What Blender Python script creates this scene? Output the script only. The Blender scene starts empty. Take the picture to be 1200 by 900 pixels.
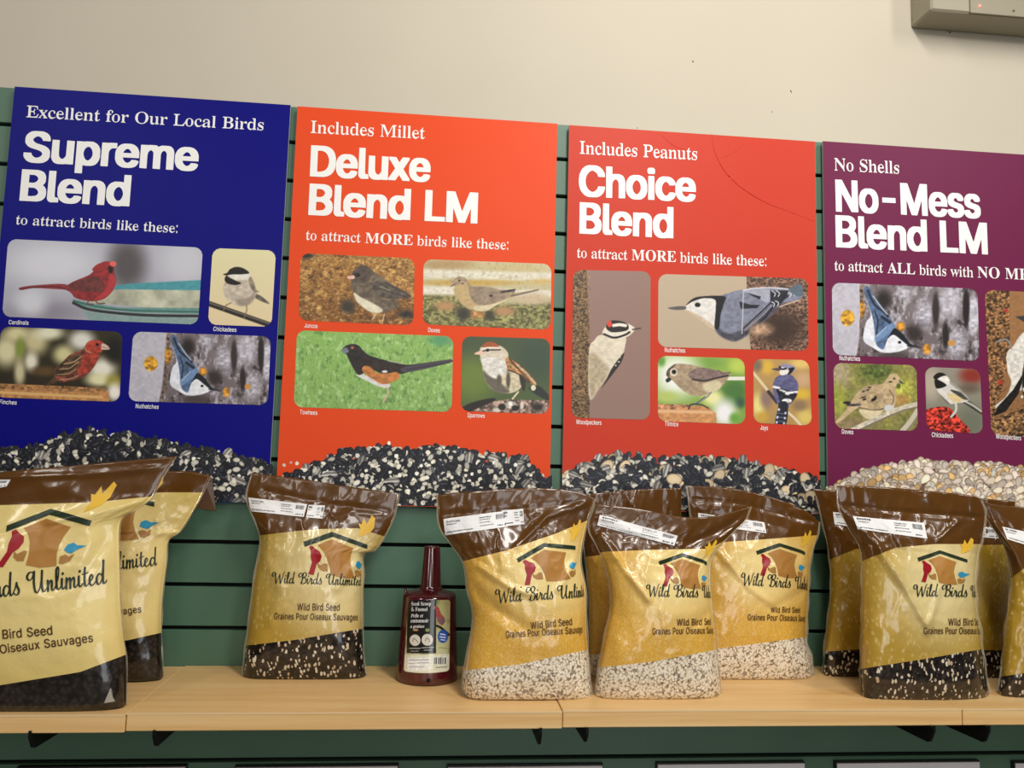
import bpy, math, random
import numpy as np
from mathutils import Matrix, Vector
from mathutils.geometry import tessellate_polygon

SC = bpy.context.scene
COL = SC.collection

# ------------------------------------------------------------------ camera, world, lights, exposure
CAM_YAW, CAM_PITCH, CAM_ROLL = -0.092484, 0.099536, -0.026278
CAM_POS = np.array([0.0, -1.46451, 1.49940])
FOCAL = 900.0                                   # in pixels of the 1200 x 900 frame
def _rot(yaw, pitch, roll):
    cy, sy, cp, sp, cr, sr = math.cos(yaw), math.sin(yaw), math.cos(pitch), math.sin(pitch), math.cos(roll), math.sin(roll)
    return (np.array([[cy, -sy, 0], [sy, cy, 0], [0, 0, 1]]) @ np.array([[1, 0, 0], [0, cp, -sp], [0, sp, cp]])
            @ np.array([[cr, 0, sr], [0, 1, 0], [-sr, 0, cr]]))
CAM_R = _rot(CAM_YAW, CAM_PITCH, CAM_ROLL)
cam = bpy.data.cameras.new('camera'); cam.sensor_width = 36; cam.lens = 36 * FOCAL / 1200
cam.clip_start = 0.02
cam_o = bpy.data.objects.new('camera', cam); COL.objects.link(cam_o)
m4 = Matrix.Identity(4)
for i in range(3):
    m4[i][0], m4[i][1], m4[i][2], m4[i][3] = CAM_R[i, 0], CAM_R[i, 2], -CAM_R[i, 1], CAM_POS[i]
cam_o.matrix_world = m4
SC.camera = cam_o
SC.view_settings.view_transform = 'Standard'; SC.view_settings.look = 'None'
SC.view_settings.gamma = 1; SC.view_settings.use_curve_mapping = False
SC.view_settings.exposure = -0.08
W = bpy.data.worlds.new('store_light'); SC.world = W; W.use_nodes = True
W.node_tree.nodes['Background'].inputs[0].default_value = (1.0, 0.97, 0.92, 1)
W.node_tree.nodes['Background'].inputs[1].default_value = 0.075
def area(name, loc, size, power, target, col=(1, .96, .9)):
    l = bpy.data.lights.new(name, 'AREA'); l.shape = 'RECTANGLE'; l.size, l.size_y = size; l.energy = power; l.color = col
    o = bpy.data.objects.new(name, l); COL.objects.link(o); o.location = loc
    d = Vector(target) - Vector(loc); o.rotation_euler = d.to_track_quat('-Z', 'Y').to_euler()
    return o
# the store's ceiling fixtures over the aisle
area('ceiling_lamp', (0.62, -1.30, 3.05), (0.26, 1.2), 29, (0.25, -0.4, 1.0))
area('ceiling_lamp', (2.0, -1.6, 3.05), (0.26, 1.2), 18, (1.2, -0.4, 1.0))
area('ceiling_lamp', (-1.9, -2.6, 3.05), (0.26, 1.2), 14, (-0.9, 0, 1.3))
area('ceiling_lamp', (0.6, -3.4, 3.05), (1.2, 0.30), 22, (0.3, 0, 1.4))
area('ceiling_lamp', (-0.8, -6.0, 3.05), (1.2, 1.2), 30, (0.0, 0, 1.3))
# unseen tall light, added for the upright streak on the scoop
area('shop_window', (1.15, -5.0, 1.08), (1.3, 2.0), 34, (0.3, 0, 1.2), (.95, .97, 1))

# ------------------------------------------------------------------ helpers
def lin(c):
    if isinstance(c, str):
        c = c.lstrip('#'); c = [int(c[i:i + 2], 16) for i in (0, 2, 4)]
    c = np.asarray(c, float) / 255.0
    return np.where(c <= .04045, c / 12.92, ((c + .055) / 1.055) ** 2.4)
def lin4(c): return tuple(float(v) for v in lin(c)) + (1.0,)
def at(px, py, Y):
    """points of the plane(s) y = Y seen along photo pixels (px, py)"""
    px, py, Y = np.broadcast_arrays(np.asarray(px, float), np.asarray(py, float), np.asarray(Y, float))
    d = np.stack([(px - 600) / FOCAL, np.ones_like(px), -(py - 450) / FOCAL], -1) @ CAM_R.T
    t = (Y - CAM_POS[1]) / d[..., 1]
    return CAM_POS + d * t[..., None]

def mat(name, color=None, rough=.5, spec=.5, coat=0, metal=0):
    m = bpy.data.materials.new(name); m.use_nodes = True
    b = m.node_tree.nodes['Principled BSDF']
    if color is not None: b.inputs['Base Color'].default_value = lin4(color)
    b.inputs['Roughness'].default_value = rough; b.inputs['Specular IOR Level'].default_value = spec
    b.inputs['Coat Weight'].default_value = coat; b.inputs['Metallic'].default_value = metal
    return m
class NT:
    def __init__(s, m): s.t = m.node_tree; s.b = s.t.nodes['Principled BSDF']
    def n(s, kind, **kw):
        q = s.t.nodes.new('ShaderNode' + kind)
        for k, v in kw.items(): setattr(q, k, v)
        return q
    def l(s, a, b): s.t.links.new(a, b)
    def val(s, sock, v):
        if hasattr(v, 'is_linked') or hasattr(v, 'links'): s.l(v, sock)
        else: sock.default_value = v
    def math(s, op, a, b=0.0):
        q = s.n('Math', operation=op); s.val(q.inputs[0], a); s.val(q.inputs[1], b); return q.outputs[0]
    def mix(s, f, a, b, blend='MIX'):
        q = s.n('Mix', data_type='RGBA', blend_type=blend); s.val(q.inputs[0], f)
        s.val(q.inputs[6], a); s.val(q.inputs[7], b); return q.outputs[2]
    def attr(s, name): return s.n('Attribute', attribute_name=name).outputs['Fac']
    def ramp(s, f, stops):
        q = s.n('ValToRGB'); s.l(f, q.inputs[0]); e = q.color_ramp.elements
        while len(e) < len(stops): e.new(.5)
        for k, (p, c) in enumerate(stops): e[k].position = p; e[k].color = c
        return q.outputs[0]
    def noise(s, scale, vec=None, detail=3, rough=.5):
        q = s.n('TexNoise'); q.inputs['Scale'].default_value = scale; q.inputs['Detail'].default_value = detail
        q.inputs['Roughness'].default_value = rough
        if vec is not None: s.l(vec, q.inputs['Vector'])
        return q.outputs['Fac']
    def bump(s, h, strength=.3, dist=.002):
        q = s.n('Bump'); q.inputs['Strength'].default_value = strength; q.inputs['Distance'].default_value = dist
        s.l(h, q.inputs['Height']); s.l(q.outputs[0], s.b.inputs['Normal'])

def mesh_obj(name, V, F, mats, parent=None, smooth=False, midx=None):
    me = bpy.data.meshes.new(name)
    me.from_pydata([tuple(map(float, v)) for v in V], [], [tuple(f) for f in F])
    for m in (mats if isinstance(mats, (list, tuple)) else [mats]): me.materials.append(m)
    if smooth: me.polygons.foreach_set('use_smooth', [True] * len(me.polygons))
    if midx is not None: me.polygons.foreach_set('material_index', list(midx))
    me.update()
    o = bpy.data.objects.new(name, me); COL.objects.link(o)
    if parent is not None:
        o.parent = parent; o.matrix_parent_inverse = parent.matrix_world.inverted()
    return o
def tag(o, label=None, cat=None, group=None, kind=None):
    if label: o['label'] = label
    if cat: o['category'] = cat
    if group: o['group'] = group
    if kind: o['kind'] = kind
    return o
def thing(name, loc, label, cat, group=None):
    o = bpy.data.objects.new(name, None); COL.objects.link(o); o.location = loc; o.empty_display_size = .02
    o.matrix_world = Matrix.Translation(loc)
    return tag(o, label, cat, group)
class MB:
    def __init__(s): s.V, s.F, s.M = [], [], []
    def add(s, V, F, m=0):
        k = len(s.V); s.V += [tuple(v) for v in V]; s.F += [tuple(i + k for i in f) for f in F]; s.M += [m] * len(F)
    def box(s, a, b, m=0, bev=0.0):
        (x0, y0, z0), (x1, y1, z1) = a, b
        if bev <= 0:
            V = [(x, y, z) for x in (x0, x1) for y in (y0, y1) for z in (z0, z1)]
            s.add(V, [(0, 1, 3, 2), (4, 6, 7, 5), (0, 4, 5, 1), (2, 3, 7, 6), (0, 2, 6, 4), (1, 5, 7, 3)], m)
        else:                                   # chamfered box
            V = []; idx = {}
            for i, x in enumerate((x0, x1)):
                for j, y in enumerate((y0, y1)):
                    for k, z in enumerate((z0, z1)):
                        dx, dy, dz = (bev if i == 0 else -bev), (bev if j == 0 else -bev), (bev if k == 0 else -bev)
                        for ax, p in enumerate(((x, y + dy, z + dz), (x + dx, y, z + dz), (x + dx, y + dy, z))):
                            idx[i, j, k, ax] = len(V); V.append(p)
            F = []
            for s_ in (0, 1):
                F.append([idx[s_, a, b_, 0] for a, b_ in ((0, 0), (1, 0), (1, 1), (0, 1))])
                F.append([idx[a, s_, b_, 1] for a, b_ in ((0, 0), (1, 0), (1, 1), (0, 1))])
                F.append([idx[a, b_, s_, 2] for a, b_ in ((0, 0), (1, 0), (1, 1), (0, 1))])
            for a in (0, 1):
                for b_ in (0, 1):
                    F.append([idx[a, b_, 0, 0], idx[a, b_, 1, 0], idx[a, b_, 1, 1], idx[a, b_, 0, 1]])
                    F.append([idx[a, 0, b_, 0], idx[a, 1, b_, 0], idx[a, 1, b_, 2], idx[a, 0, b_, 2]])
                    F.append([idx[0, a, b_, 1], idx[1, a, b_, 1], idx[1, a, b_, 2], idx[0, a, b_, 2]])
                    for c in (0, 1): F.append([idx[a, b_, c, 0], idx[a, b_, c, 1], idx[a, b_, c, 2]])
            s.add(V, F, m)
    def lathe(s, prof, c, sx=1.0, sy=1.0, n=48, m=0, cap=True):
        k = len(s.V); F = []
        V = [(c[0] + r * sx * math.cos(2 * math.pi * i / n), c[1] + r * sy * math.sin(2 * math.pi * i / n), z) for r, z in prof for i in range(n)]
        for j in range(len(prof) - 1):
            for i in range(n):
                a = j * n + i; b = j * n + (i + 1) % n; F.append((a, b, b + n, a + n))
        if cap: F.append(tuple(range(n))[::-1]); F.append(tuple((len(prof) - 1) * n + i for i in range(n)))
        s.add(V, F, m)
    def tube(s, P, r, n=8, m=0):
        P = [Vector(p) for p in P]; V = []; F = []
        for i, p in enumerate(P):
            t = (P[min(i + 1, len(P) - 1)] - P[max(i - 1, 0)]).normalized()
            a = t.orthogonal().normalized(); b = t.cross(a); rr = r[i] if isinstance(r, (list, tuple)) else r
            V += [p + (a * math.cos(2 * math.pi * k / n) + b * math.sin(2 * math.pi * k / n)) * rr for k in range(n)]
        for i in range(len(P) - 1):
            for k in range(n): F.append((i * n + k, i * n + (k + 1) % n, (i + 1) * n + (k + 1) % n, (i + 1) * n + k))
        F.append(tuple(range(n))[::-1]); F.append(tuple((len(P) - 1) * n + k for k in range(n)))
        s.add(V, F, m)
    def build(s, name, mats, parent=None, smooth=False):
        return mesh_obj(name, s.V, s.F, mats, parent, smooth, s.M)

def hashgrid(ix, iy, seed):
    h = (ix.astype(np.int64) * 374761393 + iy.astype(np.int64) * 668265263 + seed * 974634777) & 0xFFFFFFFF
    h = ((h ^ (h >> 13)) * 1274126177) & 0xFFFFFFFF
    return ((h ^ (h >> 16)) & 0xFFFF) / 65535.0
def vnoise(x, y, seed=0):
    ix, iy = np.floor(x), np.floor(y); fx, fy = x - ix, y - iy
    fx = fx * fx * (3 - 2 * fx); fy = fy * fy * (3 - 2 * fy)
    h = lambda a, b: hashgrid(ix + a, iy + b, seed)
    return (h(0, 0) * (1 - fx) + h(1, 0) * fx) * (1 - fy) + (h(0, 1) * (1 - fx) + h(1, 1) * fx) * fy * 1.0
def fnoise(x, y, seed=0):
    return (vnoise(x, y, seed) * .55 + vnoise(x * 2.1, y * 2.1, seed + 7) * .3 + vnoise(x * 4.3, y * 4.3, seed + 13) * .15) * 2 - 1
def spline(P, n=10, closed=False):
    P = np.asarray(P, float)
    Q = np.vstack([P[-1:], P, P[:2]]) if closed else np.vstack([2 * P[0] - P[1], P, 2 * P[-1] - P[-2]])
    out = []
    for i in range(1, len(Q) - 2):
        a, b, c, d = Q[i - 1:i + 3]
        for t in np.linspace(0, 1, n, endpoint=False):
            out.append(.5 * (2 * b + (c - a) * t + (2 * a - 5 * b + 4 * c - d) * t * t + (3 * b - a - 3 * c + d) * t ** 3))
    if not closed: out.append(Q[-2])
    return np.array(out)

# ------------------------------------------------------------------ lettering: glyph outlines as advance width and x, y pairs in 1/500 em
FONTS = {
'T': {'S': [268,[22,229,39,245,49,252,66,260,91,265,164,265,179,262,194,257,209,250,228,234,237,219,242,201,242,186,242,184,239,182,171,184,167,196,154,210,141,217,129,220,119,220,101,212,86,197,82,189,86,180,99,168,114,160,129,156,169,147,199,137,222,124,236,110,245,91,245,49,237,29,224,12,214,6,194,-4,174,-10,164,-10,156,-12,96,-12,89,-10,76,-10,51,-2,35,6,18,24,10,34,5,51,5,71,6,74,9,75,76,74,80,59,94,45,106,38,124,33,144,38,159,46,170,56,175,69,174,74,169,82,159,90,144,97,129,102,71,116,59,120,38,131,20,149,16,156,12,166,12,206,16,216]],
'u': [247,[14,196,16,198,76,198,79,196,80,81,82,74,83,64,86,56,94,45,104,38,114,35,127,41,140,54,147,69,148,196,151,198,216,196,218,194,216,-6,214,-8,154,-8,146,-6,131,-10,71,-10,51,-4,39,2,23,19,16,34,12,46]],
'p': [255,[14,196,16,198,76,198,84,196,99,200,156,200,171,197,199,184,215,169,230,144,234,126,235,66,227,39,214,18,204,8,194,0,166,-10,159,-10,151,-12,106,-12,84,-8,81,-8,80,-11,80,-76,79,-79,76,-80,16,-80,14,-79,12,-76],[106,148,95,136,88,126,83,111,80,94,86,69,96,50,106,40,124,33,137,39,154,56,162,71,165,84,165,106,157,129,150,139,141,147,134,152,124,155,119,154]],
'r': [162,[14,196,16,198,84,198,91,200,151,200,154,199,155,196,155,156,154,154,111,152,100,146,86,131,80,109,80,-4,79,-6,76,-8,16,-8,14,-6,12,-4]],
'e': [244,[22,166,36,180,46,187,61,194,86,200,144,200,174,192,192,181,210,164,222,136,225,121,225,81,224,78,79,78,74,76,74,74,80,59,91,45,101,38,116,32,124,33,139,40,149,50,154,59,156,60,191,60,216,54,222,51,222,39,211,18,194,3,179,-4,159,-10,149,-10,141,-12,96,-12,89,-10,76,-10,59,-4,35,9,22,21,16,31,8,46,2,66,2,121,8,141],[96,148,80,131,76,121,76,118,149,118,152,119,152,121,141,140,126,152,114,155,104,152]],
'm': [359,[14,196,16,198,86,198,94,200,154,200,164,197,179,188,181,188,194,194,211,200,276,200,289,197,304,190,320,174,327,156,330,141,329,-6,326,-8,264,-8,261,-6,260,126,257,136,252,144,246,150,234,155,221,150,215,144,208,131,205,121,204,-6,201,-8,136,-6,135,-4,135,131,130,141,120,151,111,155,104,152,90,141,86,134,80,111,79,-6,76,-8,14,-6,12,-4]],
'B': [273,[16,261,19,262,164,262,199,254,218,244,229,232,237,216,240,206,240,169,232,149,217,134,229,125,240,114,247,101,252,79,252,59,250,44,242,26,225,9,209,0,194,-4,184,-5,176,-8,19,-8,16,-6],[88,216,88,154,89,151,126,150,139,153,154,160,164,171,170,181,170,189,164,200,154,210,134,218,91,218],[88,106,88,39,89,36,124,35,131,38,146,38,161,43,169,48,177,59,180,64,180,71,174,84,164,95,154,102,136,108,91,108]],
'l': [124,[14,261,16,262,76,262,79,261,80,56,83,41,89,36,112,34,118,16,116,-6,44,-8,34,-4,26,1,19,8,16,14,12,24]],
'n': [247,[14,196,16,198,76,198,84,196,101,200,156,200,176,194,194,185,210,166,218,141,216,-6,214,-8,151,-8,148,-6,148,121,144,131,140,139,129,150,116,154,101,148,89,135,83,124,82,114,80,106,79,-6,76,-8,14,-6,12,-4]],
'd': [255,[22,169,34,180,44,187,69,198,81,200,139,200,156,196,158,199,158,259,159,262,224,262,225,259,224,-6,221,-8,154,-8,131,-12,86,-12,79,-10,69,-10,54,-4,31,10,24,18,13,34,2,66,2,121,8,144],[94,145,86,137,78,124,72,106,72,84,76,71,85,54,101,38,116,33,134,42,144,54,152,69,158,91,155,111,147,131,139,141,129,150,119,154,114,155,104,152]],
'L': [238,[16,261,19,262,84,262,86,261,88,259,88,36,91,35,216,35,219,34,220,31,220,-4,219,-6,19,-8,16,-6]],
'M': [370,[16,261,19,262,99,262,102,261,112,241,173,99,176,95,180,99,218,191,249,260,254,262,334,262,335,259,334,-6,331,-8,269,-8,266,-6,265,109,264,114,260,111,209,-6,206,-8,144,-7,140,-4,97,96,86,116,84,-6,81,-8,16,-6,15,-4]],
'D': [298,[16,261,19,262,156,262,164,260,174,260,204,252,224,242,234,235,250,219,257,209,267,189,272,171,275,159,275,96,267,66,257,46,250,36,234,20,224,13,204,3,179,-4,166,-5,159,-8,19,-8,16,-6],[88,216,88,36,109,35,116,38,129,38,156,46,166,50,179,60,192,76,197,86,205,114,205,141,202,156,191,180,179,195,166,204,156,210,129,218,91,218]],
'x': [230,[1,196,4,198,74,196,101,158,106,154,114,160,121,172,141,197,211,196,212,194,212,179,150,96,166,72,217,9,216,-6,214,-8,144,-7,106,41,69,-7,-4,-6,-4,9,62,96,62,99,56,108,0,179]],
'C': [303,[32,221,49,238,66,250,89,260,114,265,186,265,201,262,229,252,256,232,272,211,277,201,282,184,281,168,211,168,202,189,186,204,161,217,149,219,139,217,121,210,112,204,95,186,88,176,83,166,78,149,75,121,78,114,78,104,83,89,90,74,100,61,116,48,136,38,149,35,169,40,185,49,202,66,211,86,281,86,282,71,277,54,270,39,260,26,239,8,219,-2,189,-10,109,-10,81,-2,61,8,51,15,32,34,20,51,10,76,5,104,5,151,8,159,8,169,13,186,26,211]],
'h': [247,[14,261,16,262,79,262,80,259,80,199,81,196,101,200,156,200,184,192,194,185,204,175,212,161,218,141,218,-4,216,-6,151,-8,148,-6,148,121,144,131,140,139,130,149,119,154,109,152,101,148,89,135,83,124,82,114,80,106,79,-6,76,-8,16,-8,14,-6]],
'o': [250,[22,166,36,180,46,187,71,197,86,200,146,200,176,192,195,181,210,166,217,156,224,141,230,121,230,66,224,46,211,22,196,8,169,-7,139,-12,94,-12,86,-10,76,-10,64,-7,35,9,16,31,8,46,2,66,2,121,8,141],[99,148,84,132,76,116,72,104,72,84,78,66,85,54,99,40,106,36,116,32,126,36,135,41,150,56,157,71,160,81,160,104,157,116,150,131,142,141,132,149,121,154,114,155]],
'i': [111,[10,261,26,270,66,270,76,267,87,256,87,226,80,219,71,215,19,216,11,221,5,234,5,251],[14,196,16,198,76,198,79,196,80,194,80,-4,79,-6,76,-8,16,-8,14,-6,12,-4]],
'c': [239,[22,166,36,180,46,187,71,197,86,200,146,200,176,192,195,181,211,165,220,149,220,134,219,131,196,125,154,125,151,126,150,131,139,144,121,154,111,154,100,149,83,131,76,116,73,106,72,84,78,66,85,54,99,40,106,36,116,32,126,36,134,40,146,52,154,64,194,65,219,59,220,56,220,39,209,20,196,8,169,-7,139,-12,94,-12,86,-10,76,-10,64,-7,35,9,16,31,8,46,2,66,2,121,8,141]],
'N': [310,[16,261,19,262,94,262,194,120,201,110,204,110,205,114,206,261,209,262,274,262,276,261,278,-4,276,-6,199,-6,91,145,89,146,88,141,86,-6,84,-8,19,-8,16,-6]],
's': [222,[18,171,29,182,39,190,59,197,74,200,134,200,159,194,176,185,191,170,197,159,198,141,196,138,191,136,176,132,134,133,119,150,106,157,96,154,89,150,81,142,80,139,86,130,99,123,166,107,182,99,195,86,200,79,202,69,202,36,200,26,192,16,182,6,164,-4,144,-10,134,-10,126,-12,79,-12,71,-10,59,-10,41,-4,24,5,11,18,6,29,2,39,4,54,29,60,69,60,76,48,84,40,99,32,109,33,119,38,128,46,130,51,126,59,114,67,61,78,46,83,31,90,20,99,13,109,8,131,10,159]],
'-': [271,[48,129,51,130,201,130,204,129,205,126,205,91,204,89,201,88,51,88,48,89,48,91]]},
'S': {'A': [206,[103,234,106,235,111,235,115,231,118,221,115,211,175,71,181,54,199,18,206,14,214,11,215,1,214,-2,124,-2,122,1,122,9,124,12,139,14,144,16,148,21,146,31,136,56,134,61,131,62,51,62,38,31,37,16,44,12,56,12,58,9,57,-1,54,-2,6,-2,3,-1,3,11,16,16,18,26,33,61,36,67,42,69,46,74,46,76,42,81,46,94,70,154,74,160,81,163,84,169,99,206,100,214,98,216,98,221],[88,154,86,151,61,89,61,84,124,84,124,89,118,101,99,149,96,154]],
'B': [209,[16,229,19,230,124,230,159,222,169,218,180,209,190,191,190,161,185,149,176,138,152,124,176,112,186,106,192,99,200,84,203,69,203,59,200,44,191,28,178,14,161,5,146,0,136,0,129,-2,19,-2,16,-1,16,11,29,14,39,18,45,34,45,194,42,204,37,211,16,219],[88,211,86,209,82,196,84,129,106,128,131,134,142,141,146,151,150,164,150,181,146,194,142,204,136,209,121,215,96,215],[84,112,82,34,86,21,89,18,96,15,129,15,139,18,152,31,157,49,157,76,152,94,141,104,134,109,121,112]],
'C': [222,[50,199,71,218,91,227,106,232,121,235,134,235,149,232,181,221,196,220,204,224,211,235,217,234,217,216,211,214,210,211,210,189,211,186,216,184,218,181,218,156,216,153,211,153,208,156,198,176,198,186,197,189,180,206,159,216,144,220,126,220,119,218,109,216,99,212,86,202,76,184,71,169,68,156,68,146,65,139,65,91,68,84,68,71,74,56,81,41,90,29,101,21,119,15,161,15,179,21,189,26,192,34,204,43,210,51,214,54,221,50,222,44,220,36,211,27,209,25,201,24,190,14,181,8,161,-2,136,-8,119,-8,104,-5,79,5,62,16,47,31,35,49,26,74,20,101,20,126,22,134,23,146,30,169,35,179]],
'D': [236,[16,229,19,230,124,230,131,228,139,228,166,220,176,215,192,204,200,196,210,184,222,156,225,141,225,129,228,121,228,111,225,104,225,84,220,61,210,41,198,26,174,10,141,0,131,0,124,-2,21,-2,18,-1,18,11,31,14,39,18,42,21,45,34,45,191,42,204,39,210,31,214,16,218,14,221],[89,210,86,206,82,194,82,36,86,24,88,19,94,16,131,15,141,18,154,26,166,38,174,54,182,91,182,136,180,144,180,154,174,174,166,189,149,206,136,212,126,212,119,215,101,215]],
'E': [208,[16,229,19,230,189,230,192,229,192,201,194,198,199,197,200,194,200,161,199,158,196,157,190,161,189,171,180,191,179,199,166,206,144,212,94,212,90,211,86,206,86,126,111,125,124,128,130,131,132,134,132,141,139,154,143,171,146,175,152,174,153,139,151,136,146,134,145,131,145,104,146,101,151,100,153,96,153,61,151,58,149,58,143,59,139,81,132,94,131,102,119,108,86,106,85,26,89,20,94,18,149,18,169,24,179,28,186,36,190,46,194,51,206,74,211,75,214,74,215,71,212,51,207,36,201,34,200,31,194,-2,19,-2,16,-1,16,9,37,16,42,21,45,31,45,194,42,206,39,210,31,214,16,219]],
'F': [190,[16,229,19,230,186,230,190,229,190,201,191,198,196,197,198,194,198,161,196,158,194,157,188,159,184,176,178,189,176,199,174,202,159,209,144,212,94,212,86,209,84,201,84,126,104,125,126,131,129,134,130,141,134,146,140,169,143,174,146,175,149,174,150,171,150,136,149,133,144,132,143,129,143,106,144,104,149,102,150,99,150,61,149,58,146,58,143,59,136,84,127,104,121,106,106,110,86,110,84,109,82,106,82,39,86,26,89,20,94,16,104,12,119,12,120,9,120,1,119,-2,19,-2,16,-1,16,11,29,14,36,18,42,24,45,36,45,194,42,204,36,210,29,214,21,215,16,219]],
'G': [242,[50,199,71,218,96,230,106,232,121,235,136,235,151,232,174,225,181,221,194,220,202,224,211,235,217,234,217,216,211,214,210,211,210,189,211,186,216,184,218,181,218,156,216,153,211,153,208,156,198,176,198,186,197,189,182,204,159,216,144,220,126,220,111,216,99,212,84,196,74,176,68,151,68,139,65,131,65,99,68,91,68,79,76,49,86,30,96,20,116,10,159,10,171,16,176,24,178,34,180,41,180,59,178,66,176,76,170,84,164,86,146,88,145,91,145,99,146,102,241,102,243,99,242,89,229,86,224,84,218,79,216,71,215,14,214,10,176,-2,154,-5,146,-8,126,-8,91,0,76,8,61,18,50,29,33,54,26,74,22,89,23,144,28,161,40,186]],
'H': [249,[16,229,19,230,109,230,112,229,112,221,111,218,106,215,96,214,91,212,86,204,82,191,82,131,84,129,86,128,176,129,176,204,171,212,166,214,156,215,149,218,148,221,149,230,241,230,244,229,244,219,239,215,231,214,226,211,221,206,218,199,218,31,226,16,231,14,244,11,245,1,244,-2,151,-2,148,-1,148,6,150,11,164,14,169,16,174,20,176,26,178,104,176,106,174,108,84,106,82,41,86,26,89,20,94,16,99,14,112,11,112,1,111,-2,19,-2,16,-1,16,11,29,14,39,18,45,34,45,194,42,204,37,211,31,214,21,215,16,219]],
'I': [118,[16,229,19,230,111,230,114,229,115,221,114,218,106,215,96,214,91,212,88,209,85,201,85,29,88,21,91,18,101,14,114,11,115,1,114,-2,19,-2,16,-1,16,11,34,16,42,24,45,31,45,199,42,209,39,212,16,219]],
'L': [200,[16,229,19,230,114,230,117,229,118,221,116,218,96,214,89,210,86,204,82,189,82,39,86,24,90,19,94,18,149,18,161,21,176,28,187,36,188,39,188,46,194,56,203,76,209,80,211,80,213,76,213,64,210,56,210,49,207,41,201,39,200,36,195,11,195,1,192,-1,189,-2,19,-2,16,-1,16,11,29,14,39,18,45,34,45,194,42,204,37,211,16,219]],
'M': [304,[16,229,19,230,81,230,86,228,144,91,151,76,156,75,159,76,164,86,170,104,192,151,205,186,211,198,219,201,231,228,236,230,299,230,300,226,299,218,296,215,289,214,279,209,273,194,273,31,276,21,280,16,286,14,300,11,300,-1,296,-2,209,-2,206,-1,206,11,219,14,229,18,235,34,235,191,234,194,229,195,226,194,218,176,180,81,174,71,166,67,161,56,155,39,148,26,147,19,150,14,150,9,144,-1,141,-2,136,-2,132,1,130,11,132,24,118,54,112,71,62,189,54,189,53,34,55,26,54,16,61,12,74,12,78,9,78,1,76,-2,74,-2,16,-2,14,1,16,11,29,14,34,16,34,26,37,34,37,191,39,194,44,196,45,199,42,206,36,212,16,219]],
'N': [234,[18,229,21,230,69,230,72,229,178,99,186,91,189,90,194,91,195,94,195,199,192,206,193,211,189,214,179,215,173,219,173,229,176,230,229,230,232,229,232,221,231,218,216,214,212,211,213,199,210,191,210,89,209,86,204,84,203,81,203,16,204,14,209,12,210,9,210,-4,209,-7,201,-8,197,-4,190,6,189,17,134,82,99,127,76,152,64,170,59,172,54,172,53,169,53,36,55,29,56,16,61,14,74,12,75,9,75,1,74,-2,71,-2,21,-2,18,-1,18,11,31,14,36,16,34,21,37,29,37,174,39,177,44,178,45,181,45,189,41,197,29,212,18,219]],
'O': [250,[47,194,61,208,74,218,99,230,121,235,144,235,171,227,186,220,196,213,218,191,225,181,238,154,240,141,240,131,243,124,243,104,240,96,240,86,232,61,216,35,201,20,189,10,169,0,139,-8,121,-8,106,-5,86,2,65,16,47,34,33,56,22,89,23,141,33,171],[94,210,86,201,76,184,68,156,68,144,65,136,65,94,68,86,68,76,71,61,76,46,86,29,94,20,104,14,126,8,139,8,154,11,161,14,169,18,176,26,186,44,194,71,195,86,197,94,197,131,195,139,195,151,192,166,186,181,176,200,164,211,154,216,139,220,124,220,116,218,106,216]],
'P': [196,[16,229,19,230,126,230,134,228,144,228,156,225,171,218,188,201,192,194,198,174,197,154,195,144,188,129,176,117,166,110,154,105,129,100,84,99,82,41,86,26,89,20,94,16,99,14,112,11,112,1,111,-2,19,-2,16,-1,16,11,29,14,39,18,45,34,45,194,42,204,37,211,31,214,21,215,16,219],[89,210,86,206,82,196,84,119,119,118,136,124,146,134,152,149,152,181,144,201,139,206,126,212,94,212]],
'R': [224,[16,229,19,230,126,230,134,228,144,227,169,220,182,211,190,204,200,184,200,154,197,144,189,130,182,124,161,112,156,112,154,109,211,23,221,14,229,12,232,9,232,1,231,-2,176,-2,115,91,112,99,106,102,84,101,82,41,86,26,90,19,99,14,112,11,112,-1,109,-2,19,-2,16,-1,16,11,29,14,39,18,45,34,45,194,42,204,37,211,31,214,21,215,16,219],[88,209,86,206,82,194,84,121,124,120,144,128,154,141,160,164,160,171,156,186,154,194,149,201,144,206,129,212,96,212]],
'S': [182,[47,214,64,227,86,235,101,235,139,225,154,226,161,234,166,235,170,234,170,221,164,219,162,216,162,196,164,194,169,192,170,189,170,161,169,158,164,157,160,159,156,171,150,184,151,194,150,196,141,204,131,212,114,219,84,220,71,216,59,207,53,194,54,184,58,174,66,166,109,144,114,142,134,132,156,116,167,99,173,79,173,56,170,41,162,26,154,15,141,5,126,-2,104,-8,89,-8,56,2,39,2,36,1,29,-8,23,-6,23,6,29,8,30,11,30,36,29,39,24,40,22,44,22,79,24,82,29,82,32,81,36,64,42,49,42,39,44,34,58,19,69,14,81,10,114,10,124,14,134,18,139,23,148,44,144,54,136,66,126,74,66,105,47,121,40,131,35,141,32,154,32,181,38,199]],
'T': [199,[13,229,16,230,194,230,197,229,198,201,199,198,204,197,205,194,205,159,204,156,201,155,198,156,195,161,194,171,185,191,186,199,177,206,161,212,151,212,144,215,129,215,126,214,125,211,125,29,128,21,134,16,141,12,151,12,155,11,158,6,156,-2,56,-2,53,-1,52,6,54,10,56,12,69,12,76,16,79,19,85,31,85,211,84,214,81,215,64,215,49,212,31,204,26,199,24,189,18,176,14,159,9,157,6,158,4,161,4,194,6,197,11,198,12,201]],
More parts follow.
